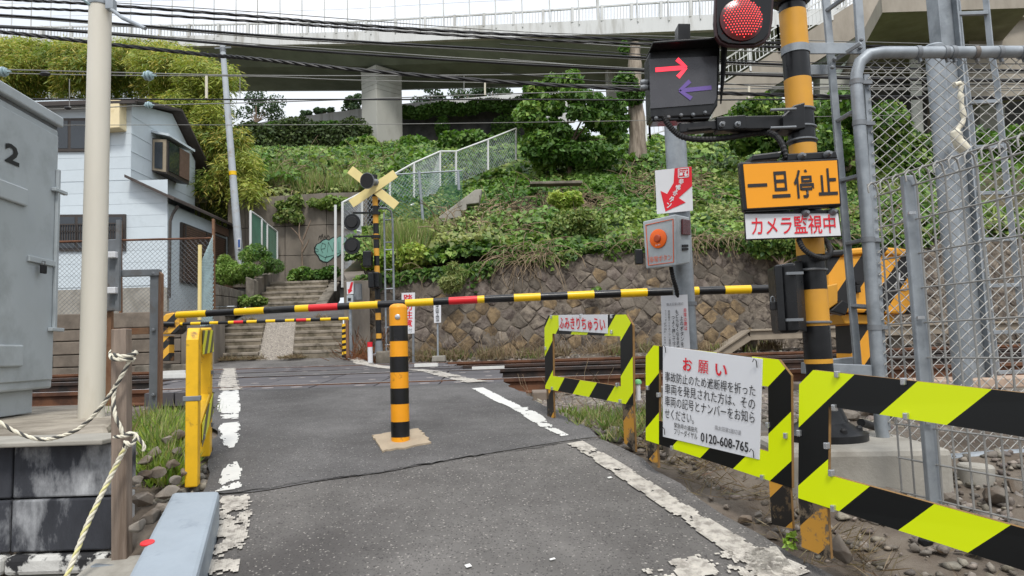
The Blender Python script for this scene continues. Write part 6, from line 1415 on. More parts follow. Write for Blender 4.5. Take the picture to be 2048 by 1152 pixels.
rope('rope', [P(250, 896, Yr - .02), P(231, 933, Yr - .02), P(215, 965, 2.94), P(200, 995, 2.92), P(173, 1053, 2.88), P(147, 1120, 2.84), P(125, 1170, 2.8)], .0105, 'twisted yellowish white rope running down from the lower knot of the post', cols=('rope_w', 'rope_y', 'rope_w') if 'rope_y' in M else ('rope_w', 'rope_w', 'rope_b'))
kn = rope('rope', [P(226, 709, Yr), P(245, 713, Yr - .02), P(268, 708, Yr), P(268, 704, 3.09), P(226, 702, 3.09), P(224, 716, Yr), P(246, 719, Yr - .02), P(268, 716, Yr), P(262, 722, Yr)], .0095, 'rope lashing wound twice round the top of the wooden post, with its lower knot')
rope('rope', [P(231, 770, Yr), P(227, 795, Yr), P(230, 830, Yr - .02), P(240, 852, Yr - .02), P(248, 870, Yr - .02), P(262, 866, Yr), P(272, 874, Yr), P(262, 890, Yr - .03), P(250, 884, Yr - .03), P(252, 898, Yr - .02)], .009, '', kn)
rope('rope', [P(228, 874, Yr), P(250, 872, Yr - .03), P(268, 868, Yr), P(280, 880, Yr), P(288, 892, Yr), P(287, 902, Yr)], .008, '', kn)
# blue grey kerb block
kq = [V(-1.56, 3.22, 0), V(-1.345, 3.22, 0), V(-1.02, 2.2, 0), V(-1.25, 2.12, 0)]
kt = lambda p: EYE + interp(p.y, [2.1, 3.25], [-.805, -.585])
mb = MB().hexa([V(p.x, p.y, kt(p) - .30) for p in kq] + [V(p.x, p.y, kt(p)) for p in kq]); kb_ = tag(mb.build('kerb_block', M['block_blue'], bevel=.018), 'blue grey painted concrete block at the left edge of the path', 'kerb block')
q = P(295, 1081, 2.72); MB().lathe(V(q.x, q.y, kt(q) - .001), (0, -.19, 1), [(.026, 0), (.025, .004)], 18).build('red_mark', M['tape_red'], kb_)
mb = MB()
pts = [(-1.80, 3.05), (-1.5, 3.05), (-1.2, 2.0), (-1.78, 1.9)]
qmesh('concrete_apron', [(x, y, rz(y) - .035 - .02 * (1 if x < -1.6 else 0)) for x, y in pts], [(0, 1, 2, 3)], M['concrete'], kind='structure')
# yellow guard at the left
yg = thing('yellow_guard', 'yellow guard frame with striped reflectors, seen edge on at the left of the path', 'guard', P(383, 975, 3.6))
ya, yb = P(382, 975, 3.6), P(413, 903, 4.15); yta, ytb = P(384, 656, 3.6), P(411, 656, 4.15)
dv = V(yb.x - ya.x, yb.y - ya.y, 0).normalized(); ny_ = V(dv.y, -dv.x, 0)
def gp(t, z): q = ya.lerp(yb, t); return V(q.x, q.y, z)
zt_ = lambda t: yta.z + (ytb.z - yta.z) * t; zb_ = lambda t: ya.z + (yb.z - ya.z) * t
def ypiece(poly, m, off=0, th=.06, nm='frame'):
    pts = [gp(t, z) - ny_ * (.03 - off) for t, z in poly]; return MB().prism(pts, ny_ * th).build(nm, m, yg, bevel=.006)
ypiece([(0, zb_(0)), (.17, zb_(.17) - .02), (.17, zt_(.17)), (.08, zt_(.08)), (0, zt_(0) - .06)], M['guard_yellow'], nm='post')
ypiece([(.83, zb_(.83)), (1, zb_(1)), (1, zt_(1) - .06), (.92, zt_(1)), (.83, zt_(.83))], M['guard_yellow'], nm='post')
ypiece([(.172, zt_(.1) - .13), (.828, zt_(.9) - .13), (.828, zt_(.9) - .005), (.172, zt_(.1) - .005)], M['guard_yellow'], nm='top_rail')
ypiece([(.172, zt_(0) - .62), (.828, zt_(1) - .50), (.828, zt_(1) - .38), (.172, zt_(0) - .50)], M['guard_yellow'], nm='bottom_rail')
M['st_guard'] = stripe_obj('guard_reflector', S(220, 218, 40), S(96, 92, 62), .14, (.0, .7, -.7), 0)
ypiece([(.2, zt_(.1) - .14), (.98, zt_(.9) - .14), (.98, zt_(.9) - .012), (.2, zt_(.1) - .012)], M['st_guard'], .064, .003, 'reflector'); ypiece([(.2, zt_(0) - .62), (.98, zt_(1) - .50), (.98, zt_(1) - .38), (.2, zt_(0) - .50)], M['st_guard'], .064, .003, 'reflector')
for t, z in ((.02, .36), (.9, .26), (.9, .56), (.3, .58)): MB().box(gp(t, zt_(t) - z) + ny_ * .0, (.085, .03, .025), math.atan2(dv.y, dv.x) + math.pi / 2).build('clip', M['galv_dull'], yg, bevel=.003)
# steel angle frame behind the cream pole
sf = thing('steel_frame', 'rusting steel channel frame standing right of the cream pole', 'steel frame', P(305, 840, 5.5))
MB().prism([P(297, 842, 5.5), P(314, 842, 5.5), P(317, 545, 5.5), P(300, 545, 5.5)], (0, .012, 0)).build('upright', M['galv_dull'], sf, bevel=.003)
MB().prism([P(314, 842, 5.5), P(320, 838, 5.42), P(323, 548, 5.42), P(317, 542, 5.5)], (.004, .03, 0)).build('flange', M['rust_frame'], sf)
MB().prism([P(232, 553, 5.48), P(318, 551, 5.48), P(318, 538, 5.48), P(232, 540, 5.48)], (0, .05, 0)).build('top_bar', M['galv_dull'], sf, bevel=.003)
MB().prism([P(212, 671, 5.52), P(297, 668, 5.52), P(297, 655, 5.52), P(212, 658, 5.52)], (0, .02, 0)).build('lower_bar', M['rust_frame'], sf, bevel=.003)
MB().prism([P(210, 830, 5.5), P(221, 830, 5.5), P(222, 620, 5.5), P(211, 620, 5.5)], (0, .04, 0)).build('upright', M['rust_frame'], sf, bevel=.003)
MB().prism([P(209, 622, 5.46), P(232, 621, 5.46), P(234, 478, 5.46), P(211, 479, 5.46)], (0, .06, 0)).build('cable_cover', M['galv_dull'], sf, bevel=.006)
for y in (510, 581): MB().box(P(224, y, 5.42), (.075, .05, .05)).build('white_clamp', M['white'], sf, bevel=.006)
MB().bar(P(236, 622, 5.45), P(238, 440, 5.45), .03, .03, up=(0, 1, 0)).build('thin_post', M['galv_dull'], sf)
for y in (547, 660, 790): MB().lathe(P(307, y, 5.49), (0, -1, 0), [(.015, 0), (.015, .01), (.008, .014)], 8).build('bolt', M['galv_dull'], sf)

# ================================================================== OVERHEAD WIRES
def cable(name, pts, Y, r, m, label, twist=False, group='overhead wires', n=6):
    pp = smooth_path([P(x, y, Y) for x, y in pts], 6)
    if not twist: o = MB().tube(pp, r, n).build(name, m, smooth=60)
    else:
        mb = MB(); big = smooth_path(pp, 5)
        for s in range(3):
            mb.tube([p + V(0, math.cos(i * .55 + s * 2.09), math.sin(i * .55 + s * 2.09)) * r * .6 for i, p in enumerate(big)], r * .6, 5)
        o = mb.build(name, m, smooth=60)
    tag(o, label, 'cable', group); return o
K = M['cable']
cable('overhead_cable', [(-200, -16), (0, -2), (180, 8), (512, 33), (700, 49), (1000, 68), (1300, 79), (1560, 86), (1800, 94), (2250, 104)], 6.3, .013, K, 'topmost twisted black cable, crossing just under the overpass railing', True)
cable('overhead_cable', [(-200, 4), (0, 15), (180, 22), (512, 43), (700, 56), (1000, 76), (1300, 88), (1560, 94), (1800, 101), (2250, 110)], 6.5, .012, K, 'second twisted black cable from the top', True)
cable('overhead_cable', [(-200, 22), (0, 30), (180, 43), (512, 70), (700, 82), (1000, 99), (1300, 116), (1560, 129), (1800, 137), (2250, 144)], 6.4, .011, K, 'third black cable from the top, the upper of a close pair')
cable('overhead_cable', [(-200, 25), (0, 33.5), (180, 46.5), (512, 74), (700, 86), (1000, 103), (1300, 120), (1560, 133), (1800, 140), (2250, 147)], 6.4, .006, M['cable_grey'], 'thin grey messenger wire under the third black cable')
cable('overhead_cable', [(-200, 45), (0, 54), (180, 65), (512, 93), (700, 107), (1000, 126), (1300, 142), (1560, 152), (1800, 159), (2250, 164)], 6.2, .012, K, 'fourth black cable from the top, in the lower close pair')
cable('overhead_cable', [(-200, 42), (0, 50.5), (180, 61.5), (512, 88), (700, 101), (1000, 121), (1300, 138), (1560, 148), (1800, 155), (2250, 160)], 6.2, .005, M['cable_grey'], 'thin grey messenger wire above the fourth black cable')
cable('overhead_cable', [(-200, 54), (0, 64), (180, 84), (400, 108), (512, 118), (700, 138), (1000, 163), (1300, 180), (1560, 190), (1800, 195), (2250, 198)], 6.0, .016, K, 'lowest and thickest twisted black cable, falling to the right', True)
cable('overhead_cable', [(-200, -24), (0, -9), (512, 24), (1000, 61), (1300, 72), (2250, 98)], 6.35, .004, M['cable_grey'], 'very thin wire along the topmost black cable')
cable('catenary_wire', [(-200, 137), (0, 139), (512, 151), (1000, 150), (1290, 147), (1560, 174), (2250, 176)], 8.0, .007, M['cable_grey'], 'upper catenary wire over the near track, just above the house roof', group='catenary wires')
cable('catenary_wire', [(-200, 141), (180, 150), (512, 153), (700, 160), (1000, 166), (1290, 172), (1560, 178), (2250, 182)], 11.0, .007, M['cable_grey'], 'second catenary wire, over the far track', group='catenary wires')
cable('contact_wire', [(-200, 198), (0, 198), (512, 199), (1000, 199), (1290, 200), (1560, 199), (2250, 192)], 8.0, .009, K, 'dark contact wire over the near track', group='catenary wires')
cable('contact_wire', [(-200, 222), (90, 219), (300, 211), (512, 205), (700, 199), (1000, 188), (1290, 181), (1560, 176), (2250, 160)], 11.0, .008, M['cable_grey'], 'grey contact wire over the far track, crossing the dark one', group='catenary wires')
cable('thin_wire', [(-200, 252), (220, 250), (700, 249), (1290, 241), (1700, 232), (2250, 225)], 7.5, .0035, M['cable_grey'], 'lowest hair thin wire in front of the house and the hillside', group='catenary wires')
for i, (x, y0, y1, Y, lab) in enumerate(((413, 152, 197, 8.0, 'thick pale dropper between the catenary wires above the bamboo edge'), (480, 155, 196, 9.5, 'thin dropper to the right of the leaning pole'), (928, 152, 184, 9.5, 'thin dropper left of the slope tree'), (970, 166, 190, 11.0, 'thick dropper just left of the slope tree'), (1187, 168, 190, 11.0, 'dropper right of the slope tree'), (139, 158, 212, 9.5, 'thin dropper above the house window'), (1498, 170, 197, 9.5, 'short dropper left of the near signal post'))):
    tag(MB().tube([P(x, y0, Y), P(x, y1, Y)], .016 if x in (413, 970, 1498) else .006, 6).build('dropper', M['rope_w'] if x in (413, 970, 1498) else M['cable_grey']), lab, 'dropper', 'catenary wire droppers')
for x, y, Y, lab in ((296, 152, 8.0, 'upper pale insulator on the wire above the house roof'), (300, 211, 11.0, 'lower pale insulator on the wire in front of the house gable'), (5, 144, 8.0, 'pale insulator on the upper wire at the left edge')):
    tag(MB().lathe(P(x - 12, y, Y), (1, 0, 0), [(.012, 0), (.012, .03), (.05, .035), (.05, .05), (.02, .055), (.06, .07), (.06, .09), (.02, .10), (.045, .11), (.045, .12), (.012, .13), (.012, .17)], 14).build('insulator', M['insul'], smooth=35), lab, 'insulator')
for x, y, Y, lab in ((137, 216, 11, 'dark clamp on the far contact wire above the house window'), (86, 218, 11, 'dark clamp on the far contact wire near the cabinet'), (88, 148, 8, 'pale clamp on the upper catenary wire at left')):
    tag(MB().lathe(P(x - 8, y, Y), (1, 0, 0), [(.01, 0), (.03, .03), (.03, .09), (.01, .12)], 8).build('wire_clamp', M['cable'], smooth=35), lab, 'wire clamp')

mb = MB(); sl_ = [(1.12, 2.28), (1.32, 2.62), (2.6, 2.75), (2.6, 1.4), (1.15, 1.5)]
mb.prism([V(x, y, EYE - 1.1) for x, y in sl_], (0, 0, .215)); tag(mb.build('concrete_slab', M['concrete_old'], bevel=.02), 'rough concrete slab in the lower right corner under the nearest guard', 'concrete slab')
for k, (ya_, yb_, yc_, r, Yc) in enumerate(((96, 104, 116, .006, 7.0), (110, 124, 129, .005, 7.2), (140, 146, 146, .006, 7.4), (168, 168, 170, .005, 7.6))):
    cable('overhead_cable', [(1000, ya_ - 22), (1300, ya_), (1560, yb_), (1800, (yb_ + yc_) / 2), (2250, yc_)], Yc, r, M['cable'] if k % 2 else M['cable_grey'], ['thin wire just below the topmost cables at right', 'black wire between the third and second cables at right', 'thin wire under the third cable pair at right', 'thin wire above the lowest thick cable at right'][k])

# cable duct covers on the gravel behind the fence
dcv = thing('duct_covers', 'row of pinkish concrete cable duct covers behind the chain link fence', 'duct covers', P(1880, 770, 5.3))
M['duct'] = mat('duct_cover', S(172, 150, 132), .9, var=.12, vs=6, bump=.4, orand=.06)
for k in range(6):
    x0 = 2.72 + k * .5; MB().box((x0 + .25, 5.35 - .03 * k, EYE - .36 + random.uniform(-.006, .006)), (.488, .42, .07), random.uniform(-.02, .02)).build('cover', M['duct'], dcv, bevel=.008)
stk = thing('green_capped_stake', 'small pale stake with a round green cap beside the farthest guard leg', 'stake', P(1277, 790, 4.05))
MB().cyl(P(1277, 800, 4.05), P(1276, 768, 4.05), .014, n=12).build('stake', M['white'], stk, smooth=40); MB().lathe(P(1276, 768, 4.05), (0, 0, 1), [(.02, 0), (.022, .01), (.016, .024), (0, .028)], 14).build('cap', mat('green_cap', S(120, 190, 130), .5), stk, smooth=40)
# ================================================================== VEGETATION
def unit(a): return a / np.maximum(np.linalg.norm(a, axis=1, keepdims=True), 1e-9)
PAL = {'ivy': [(.085, .17, .028), (.145, .245, .045), (.045, .10, .02), (.22, .31, .075)],
       'weed': [(.15, .23, .045), (.21, .28, .07), (.11, .18, .04), (.26, .30, .10)],
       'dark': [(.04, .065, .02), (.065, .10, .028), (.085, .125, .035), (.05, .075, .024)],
       'bamboo': [(.28, .33, .06), (.37, .39, .08), (.21, .28, .05), (.45, .40, .09), (.16, .22, .04)],
       'tree': [(.07, .15, .026), (.10, .195, .036), (.05, .11, .02), (.14, .24, .05)],
       'slope': [(.06, .13, .024), (.11, .21, .04), (.17, .28, .055), (.22, .33, .07)],
       'far': [(.05, .09, .035), (.065, .11, .04), (.04, .075, .03)],
       'lime': [(.28, .40, .06), (.22, .34, .05), (.36, .44, .09)],
       'dry': [(.20, .155, .085), (.26, .205, .12), (.155, .115, .065)],
       'grass': [(.19, .27, .065), (.26, .30, .10), (.14, .21, .05), (.34, .31, .15)]}
def leaves(name, C, D, Nn, L, W, tint, m, parent=None, kind=None, fold=.18):
    n = len(C); D = unit(D); S_ = unit(np.cross(D, Nn)); U = np.cross(S_, D); L = np.asarray(L)[:, None]; W = np.asarray(W)[:, None]
    b = C - D * L * .5; t = C + D * L * .5; mid = C - D * L * .08
    l = mid + S_ * W * .5 + U * W * fold; r = mid - S_ * W * .5 + U * W * fold
    v = np.stack([b, r, t, l], 1).reshape(-1, 3); q = np.arange(4 * n).reshape(n, 4)
    return qmesh(name, v, q, m, parent, kind, np.repeat(tint, 4, 0))
def tints(n, pal, P_=None, sc=.8, var=.22, seed=0):
    p = np.array(PAL[pal]); k = rng.integers(0, len(p), n)
    if P_ is not None:
        q = noise3(P_, sc, seed); k = np.clip(((q - .2) / .6 * len(p)).astype(int) + rng.integers(-1, 2, n), 0, len(p) - 1)
    return p[k] * rng.uniform(1 - var, 1 + var, (n, 1)) * (1 + rng.normal(0, .05, (n, 3)))
def rand_dirs(n): return unit(rng.normal(0, 1, (n, 3)))

# ---- creepers over the hillside: one uncountable cover
def hz_np(y): return EYE + np.interp(y, HY, HZ)
def cover(name, n, x0, x1, y0, y1, L, pal, m, seed, dens=None, bump=.6, up=.6):
    x = rng.uniform(x0, x1, n); y = rng.uniform(y0, y1, n); p = np.stack([x, y, np.zeros(n)], 1)
    if dens is not None:
        k = dens(x, y); x, y, p = x[k], y[k], p[k]; n = len(x)
    b = noise3(p, .9, seed) * .65 + noise3(p, 2.3, seed + 1) * .35
    z = hz_np(y) + b * bump - .12 + rng.uniform(-.06, .10, n)
    C = np.stack([x, y, z], 1); e = .15
    # surface normal with clumps, biased towards the open side
    bx = (noise3(p + [e, 0, 0], .9, seed) - noise3(p, .9, seed)) / e * bump * .65; by = (noise3(p + [0, e, 0], .9, seed) - noise3(p, .9, seed)) / e * bump * .65
    Nn = unit(np.stack([-bx, -by - .45, np.ones(n)], 1) + rng.normal(0, up, (n, 3))); D = unit(np.cross(Nn, rand_dirs(n)) + [0, -.25, -.35])
    s = L * rng.uniform(.6, 1.35, n)
    t = tints(n, pal, C, .45, .42, seed); return leaves(name, C, D, Nn, s, s * rng.uniform(.55, .85, n), t, m, None, 'stuff')
bare = lambda x, y: (noise3(np.stack([x, y, 0 * x], 1), .33, 9) > .18) 
cover('hillside_creepers', 84000, -3.4, 12, 14.15, 22, .155, 'ivy', M['leaf'], 3, bare)
cover('hillside_creepers', 26000, -3.4, 12, 14.1, 22, .13, 'weed', M['leaf'], 5, lambda x, y: noise3(np.stack([x, y, 0 * x], 1), .8, 22) > .52, bump=.85)
cover('hillside_creepers', 16000, -3.4, 12, 14.1, 22, .14, 'tree', M['leaf'], 6, lambda x, y: noise3(np.stack([x, y, 0 * x], 1), .7, 31) > .55, bump=1.0)
cover('hillside_creepers', 62000, -17, 14, 21, 46, .24, 'ivy', M['leaf'], 7, bump=.9)
cover('hillside_creepers', 9000, -17, 4, 20.75, 24, .14, 'weed', M['leaf'], 8, bump=.5)
cover('hillside_creepers', 14000, 8, 40, 18, 34, .22, 'ivy', M['leaf'], 11, bump=.9)
# creepers spilling over the top of the stone wall
n = 5200; x = rng.uniform(-3.2, 11, n); hang = np.abs(rng.normal(0, .13, n)) * (noise3(np.stack([x, 0 * x, 0 * x], 1), 1.1, 3) * 2.2 - .55).clip(.12, 1.6)
wt = np.interp(x, [-3.4, -1.5, 2.7, 12], [1.44, 1.58, 2.02, 2.1]); z = EYE + wt + .10 - hang; y = 13.95 + .12 * (z - EYE + .3) - rng.uniform(.01, .12, n)
C = np.stack([x, y, z], 1); s = .11 * rng.uniform(.6, 1.3, n); leaves('wall_top_creepers', C, rand_dirs(n) + [0, -.2, -.8], unit(rng.normal(0, .5, (n, 3)) + [0, -1, .5]), s, s * .7, tints(n, 'ivy', C, .8), M['leaf'], None, 'stuff')

# ---- dry vines: real thin stems
def stems(name, n, base_fn, ln, r, m, seed, droop=.5, kind='stuff'):
    vs, qs = [], []; rd = random.Random(seed)
    for i in range(n):
        p = Vector(base_fn(rd)); d = Vector((rd.gauss(0, .6), rd.gauss(-.25, .35), rd.gauss(.25, .45))).normalized(); l = ln * rd.uniform(.5, 1.3); k = 4; rr = r * rd.uniform(.6, 1.3); b0 = len(vs)
        for j in range(k + 1):
            for a in (0, 2.09, 4.19): vs.append((p.x + math.cos(a) * rr, p.y + rr * .3, p.z + math.sin(a) * rr))
            p = p + d * l / k; d = (d + Vector((rd.gauss(0, .25), rd.gauss(0, .12), -droop * .45 + rd.gauss(0, .15)))).normalized()
        for j in range(k):
            for a in range(3): qs.append((b0 + j * 3 + a, b0 + j * 3 + (a + 1) % 3, b0 + j * 3 + 3 + (a + 1) % 3, b0 + j * 3 + 3 + a))
    return qmesh(name, vs, qs, m, kind=kind)
def on_hill(x0, x1, y0, y1):
    def f(rd):
        x, y = rd.uniform(x0, x1), rd.uniform(y0, y1); return (x, y, hz(y) + rd.uniform(.1, .38))
    return f
stems('dry_vines', 420, on_hill(-1.7, .4, 15.0, 17.6), .8, .010, M['twig'], 1, .7)
stems('dry_vines', 200, on_hill(.6, 2.5, 16, 19.5), .7, .010, M['twig'], 2, .6)
stems('dry_vines', 300, on_hill(3.2, 5.6, 18, 20.5), .7, .011, M['twig'], 3, .5)
stems('dry_vines', 260, on_hill(-12, -4, 20.8, 26), .9, .011, M['twig'], 4, .6)
stems('dry_vines', 160, on_hill(4.8, 10, 14.3, 17), .7, .010, M['twig'], 5, .6)
def on_walltop(x0, x1):
    def f(rd):
        x = rd.uniform(x0, x1); return (x, 13.9 + .12 * 2 - .02, EYE + WT(x) + .05)
    return f
stems('hanging_vines', 110, on_walltop(-.1, .9), .85, .006, M['twig'], 6, 1.3); stems('hanging_vines', 220, on_walltop(2.4, 6.5), .7, .006, M['twig'], 7, 1.4); stems('hanging_vines', 130, on_walltop(-3.1, 11), .5, .006, M['twig'], 8, 1.3)

# ---- grass and weeds
def grass(name, pts, h, wd, pal, seed, lean=.35, kind='stuff', parent=None):
    n = len(pts); C = np.asarray(pts, float); hh = h * rng.uniform(.45, 1.25, n)
    D = unit(np.stack([rng.normal(0, lean, n), rng.normal(0, lean, n), np.ones(n)], 1)); t = tints(n, pal)
    Nn = unit(np.cross(D, rand_dirs(n))); return leaves(name, C + D * hh[:, None] * .45, D, Nn, hh, np.full(n, wd), t, M['leaf'], parent, kind, .1)
def tufts(spots, per, rad):
    o = []
    for x, y, z in spots:
        a = rng.uniform(0, 6.28, per); r = rad * np.sqrt(rng.uniform(0, 1, per)); o.append(np.stack([x + r * np.cos(a), y + r * np.sin(a), np.full(per, z)], 1))
    return np.concatenate(o)
tall = [(rng.uniform(-2.9, -1.6), rng.uniform(14.3, 15.6), 0) for _ in range(40)]; tall = [(x, y, hz(y)) for x, y, _ in tall]
grass('tall_slope_grass', tufts(tall, 60, .22), .75, .022, 'grass', 1)
tl = [(rng.uniform(-8, -4), rng.uniform(20.8, 24), 0) for _ in range(60)]; grass('tall_slope_grass', tufts([(x, y, hz(y)) for x, y, _ in tl], 60, .3), .7, .025, 'grass', 2)
foot = [(rng.uniform(-3.2, 5), rng.uniform(13.2, 13.85), 0) for _ in range(70)]; grass('wall_foot_weeds', tufts([(x, y, EYE + tz(x, y)) for x, y, _ in foot], 40, .15), .28, .016, 'dry', 3); grass('wall_foot_weeds', tufts([(x, y, EYE + tz(x, y)) for x, y, _ in foot[::3]], 30, .12), .22, .02, 'weed', 4)
stems('dry_foot_stems', 260, lambda rd: (rd.uniform(-3.1, 2.2), rd.uniform(13.1, 13.8), EYE - .12), .5, .004, M['twig'], 12, -.2)
stems('dry_stems_rusty', 160, lambda rd: (rd.uniform(-3.1, -2.5), rd.uniform(12.9, 13.4), EYE - .12), .55, .005, mat('rusty_stem', S(128, 82, 52), .9, var=.2), 13, -.3)
straw = tufts([(-5.6 + rng.uniform(0, .8), 13.25 + rng.uniform(0, .3), EYE - .04) for _ in range(12)] + [(-4.3 + rng.uniform(0, .3), 13.25, EYE - .04) for _ in range(5)] + [(-5.8, 15.4, EYE + .82), (-4.2, 15.3, EYE + .82), (-5.3, 17.3, EYE + 1.18)], 70, .16); grass('dry_straw', straw, .16, .012, 'dry', 14, 2.2)
# near right: weeds under the first guard and along the road edge
wr = [(rng.uniform(.25, 1.15), rng.uniform(4.2, 5.3), 0) for _ in range(60)]
grass('ballast_weeds', tufts([(x, y, EYE + tz(x, y)) for x, y, _ in wr if x > XR(y) + .02], 22, .07), .12, .008, 'grass', 5, .6); grass('ballast_weeds', tufts([(x, y, EYE + tz(x, y)) for x, y, _ in wr[::4] if x > XR(y) + .02], 20, .06), .11, .022, 'weed', 6, .7)
grass('dry_edge_straw', tufts([(x, y, EYE + tz(x, y) + .01) for x, y in [(XR(y) + rng.uniform(.03, .35), y) for y in rng.uniform(2.3, 4.6, 46)]], 14, .09), .14, .005, 'dry', 7, 2.4)
grass('dry_edge_straw', tufts([(rng.uniform(1.25, 2.2), rng.uniform(2.2, 3.2), 0) for _ in range(14)], 12, .10) * [1, 1, 0] + np.array([0, 0, EYE - .85]), .17, .006, 'dry', 8, 2.4)
stems('dry_weed_stems', 60, lambda rd: (lambda y: (XR(y) + rd.uniform(.1, .8), y, EYE + tz(XR(y) + .5, y)))(rd.uniform(4.2, 6.2)), .35, .0022, M['twig'], 15, -.4)
# near left: bright weeds between kerb and platform
wl2 = [(x, y, EYE + tz(x, y) - .01) for x, y in [(-.5 * y + rng.uniform(-.06, .07), y) for y in rng.uniform(3.75, 5.3, 56)]]
grass('kerb_weeds', tufts(wl2[::2], 40, .10), .20, .012, 'grass', 9, .5); grass('kerb_weeds', tufts(wl2, 34, .10), .15, .020, 'lime', 10, .8)
wl3 = [(rng.uniform(-2.9, -2.3), rng.uniform(4.6, 5.6), EYE - .52) for _ in range(10)]; grass('kerb_weeds', tufts(wl3, 34, .10), .22, .012, 'grass', 11, .5)

# ---- shrubs and trees
def crown(name, clumps, n, L, asp, pal, m, parent, seed, out=.6, droop=.2, sc=.8, kind=None):
    """clumps: list of (centre, radii); leaves sit mostly near the clump surface"""
    w_ = np.array([r[0] * r[1] + r[0] * r[2] + r[1] * r[2] for _, r in clumps]); k = rng.choice(len(clumps), n, p=w_ / w_.sum())
    c = np.array([tuple(q[0]) for q in clumps])[k]; r = np.array([q[1] for q in clumps])[k]; d = rand_dirs(n); rad = rng.uniform(.35, 1.08, n) ** .5
    C = c + d * r * rad[:, None]; Nn = unit(d * out + rng.normal(0, .55, (n, 3)) + [0, 0, .35]); D = unit(np.cross(Nn, rand_dirs(n)) + d * .4 + [0, 0, -droop])
    s = L * rng.uniform(.6, 1.3, n); return leaves(name, C, D, Nn, s, s * asp * rng.uniform(.8, 1.2, n), tints(n, pal, C, sc, .22, seed), m, parent, kind)
def ball_clumps(c, R3, k, cr, seed):
    rd = random.Random(seed); o = []
    for i in range(k):
        d = Vector((rd.gauss(0, 1), rd.gauss(0, 1), rd.gauss(0, 1))).normalized() * rd.uniform(.35, 1) ** .6
        q = cr * rd.uniform(.7, 1.35); o.append((V(c.x + d.x * R3[0], c.y + d.y * R3[1], c.z + d.z * R3[2]), (q * 1.15, q * 1.15, q * .85)))
    return o
def branches(parent, base, clumps, r, m, seed, nb=9, name='limb'):
    rd = random.Random(seed)
    for c, _ in clumps[:nb]:
        b = Vector(base); e = Vector(c); mid = b.lerp(e, .45) + V(rd.uniform(-.1, .1), rd.uniform(-.1, .1), .15) * (e - b).length * .4
        MB().tube(smooth_path([b, mid, e], 4), [r * (1 - .85 * i / 8) for i in range(9)], 6).build(name, m, parent, smooth=60)
def tree(name, label, cat, foot, c, R3, k, cr, n, L, pal, seed, tr=.1, m='leaf', group=None, asp=.6):
    T = thing(name, label, cat, foot, group); cl = ball_clumps(c, R3, k, cr, seed)
    MB().tube(smooth_path([V(*foot), V(*foot).lerp(c, .5) + V(.1 * tr, 0, 0), c], 4), [tr * (1 - .6 * i / 8) for i in range(9)], 9).build('trunk', M['bark'], T, smooth=60)
    branches(T, V(*foot).lerp(c, .55), cl, tr * .5, M['bark'], seed, min(9, k)); crown('crown', cl, n, L, asp, pal, M[m], T, seed); return T
def on(px, py, Y): return P(px, py, Y)
tree('slope_tree', 'bushy green tree standing alone on the slope below the overpass', 'tree', on(1140, 350, 21.5), on(1135, 252, 21.5), (1.75, 1.3, 1.45), 52, .30, 15000, .19, 'slope', 21, .09)
crown('lower_leaves', [(on(1100, 300, 21), (.9, .6, .4)), (on(1180, 310, 21), (.9, .6, .4)), (on(1070, 210, 21.5), (.35, .35, .3)), (on(1105, 165, 21.5), (.3, .3, .3)), (on(1145, 158, 21.5), (.3, .3, .3))], 3200, .17, .6, 'tree', M['leaf'], bpy.data.objects['slope_tree'], 22)
ctk = thing('cut_trunk', 'pale cut off tree trunk with a few leafy sprouts, right of the slope tree', 'tree trunk', on(1272, 310, 22.5))
tp = smooth_path([on(1276, 320, 22.5), on(1274, 250, 22.5), on(1269, 180, 22.5), on(1270, 130, 22.5), on(1268, 88, 22.5)], 4); MB().tube(tp, [.30 - .11 * i / (len(tp) - 1) + .02 * math.sin(i * 1.7) for i in range(len(tp))], 12).build('trunk', mat('pale_bark', S(158, 146, 132), .9, var=.22, vs=5, bump=.8, bs=18, stretch=(3, 3, .4), col2=S(112, 100, 88), c2s=3), ctk, smooth=60)
crown('sprouts', [(on(1250, 165, 22.3), (.4, .4, .35)), (on(1262, 190, 22.2), (.45, .3, .35)), (on(1248, 95, 22.4), (.15, .15, .25)), (on(1240, 240, 22.3), (.3, .3, .5))], 2200, .17, .55, 'tree', M['leaf'], ctk, 23)
def shrub(name, label, cat, c, R3, k, cr, n, L, pal, seed, m='leaf', asp=.6, group=None):
    T = thing(name, label, cat, (c.x, c.y, c.z - R3[2]), group); cl = ball_clumps(c, R3, k, cr, seed)
    branches(T, V(c.x, c.y, c.z - R3[2]), cl, .02 + R3[2] * .02, M['bark'], seed, 6, 'stem'); crown('foliage', cl, n, L, asp, pal, M[m], T, seed); return T
shrub('leafy_shrub', 'bright leafy shrub below the footbridge stairs, left of the amber sign', 'shrub', on(1570, 255, 20.5), (1.9, 1.0, .65), 18, .45, 7000, .2, 'ivy', 31)
shrub('leafy_shrub', 'leafy shrub between the near signal post and the chain link fence', 'shrub', on(1690, 270, 19), (1.4, 1.0, 1.0), 18, .45, 7000, .19, 'ivy', 32)
shrub('leafy_shrub', 'leafy shrub seen through the chain link left of the columns', 'shrub', on(1790, 300, 21), (1.6, 1.0, .9), 16, .5, 6000, .2, 'ivy', 33)
shrub('leafy_shrub', 'low leafy shrub behind the column ladder at the right edge', 'shrub', on(1975, 310, 22), (1.7, 1.0, .7), 16, .5, 5000, .2, 'ivy', 34)
shrub('fern_bush', 'feathery green bush beside the brown screen left of the stairs', 'bush', on(497, 535, 18.3), (.75, .6, .5), 20, .2, 8000, .12, 'slope', 35, asp=.22)
shrub('low_bush', 'low dark green bushes at the foot of the graffiti wall', 'bush', on(622, 550, 20.0), (.72, .35, .12), 16, .16, 4500, .13, 'slope', 36)
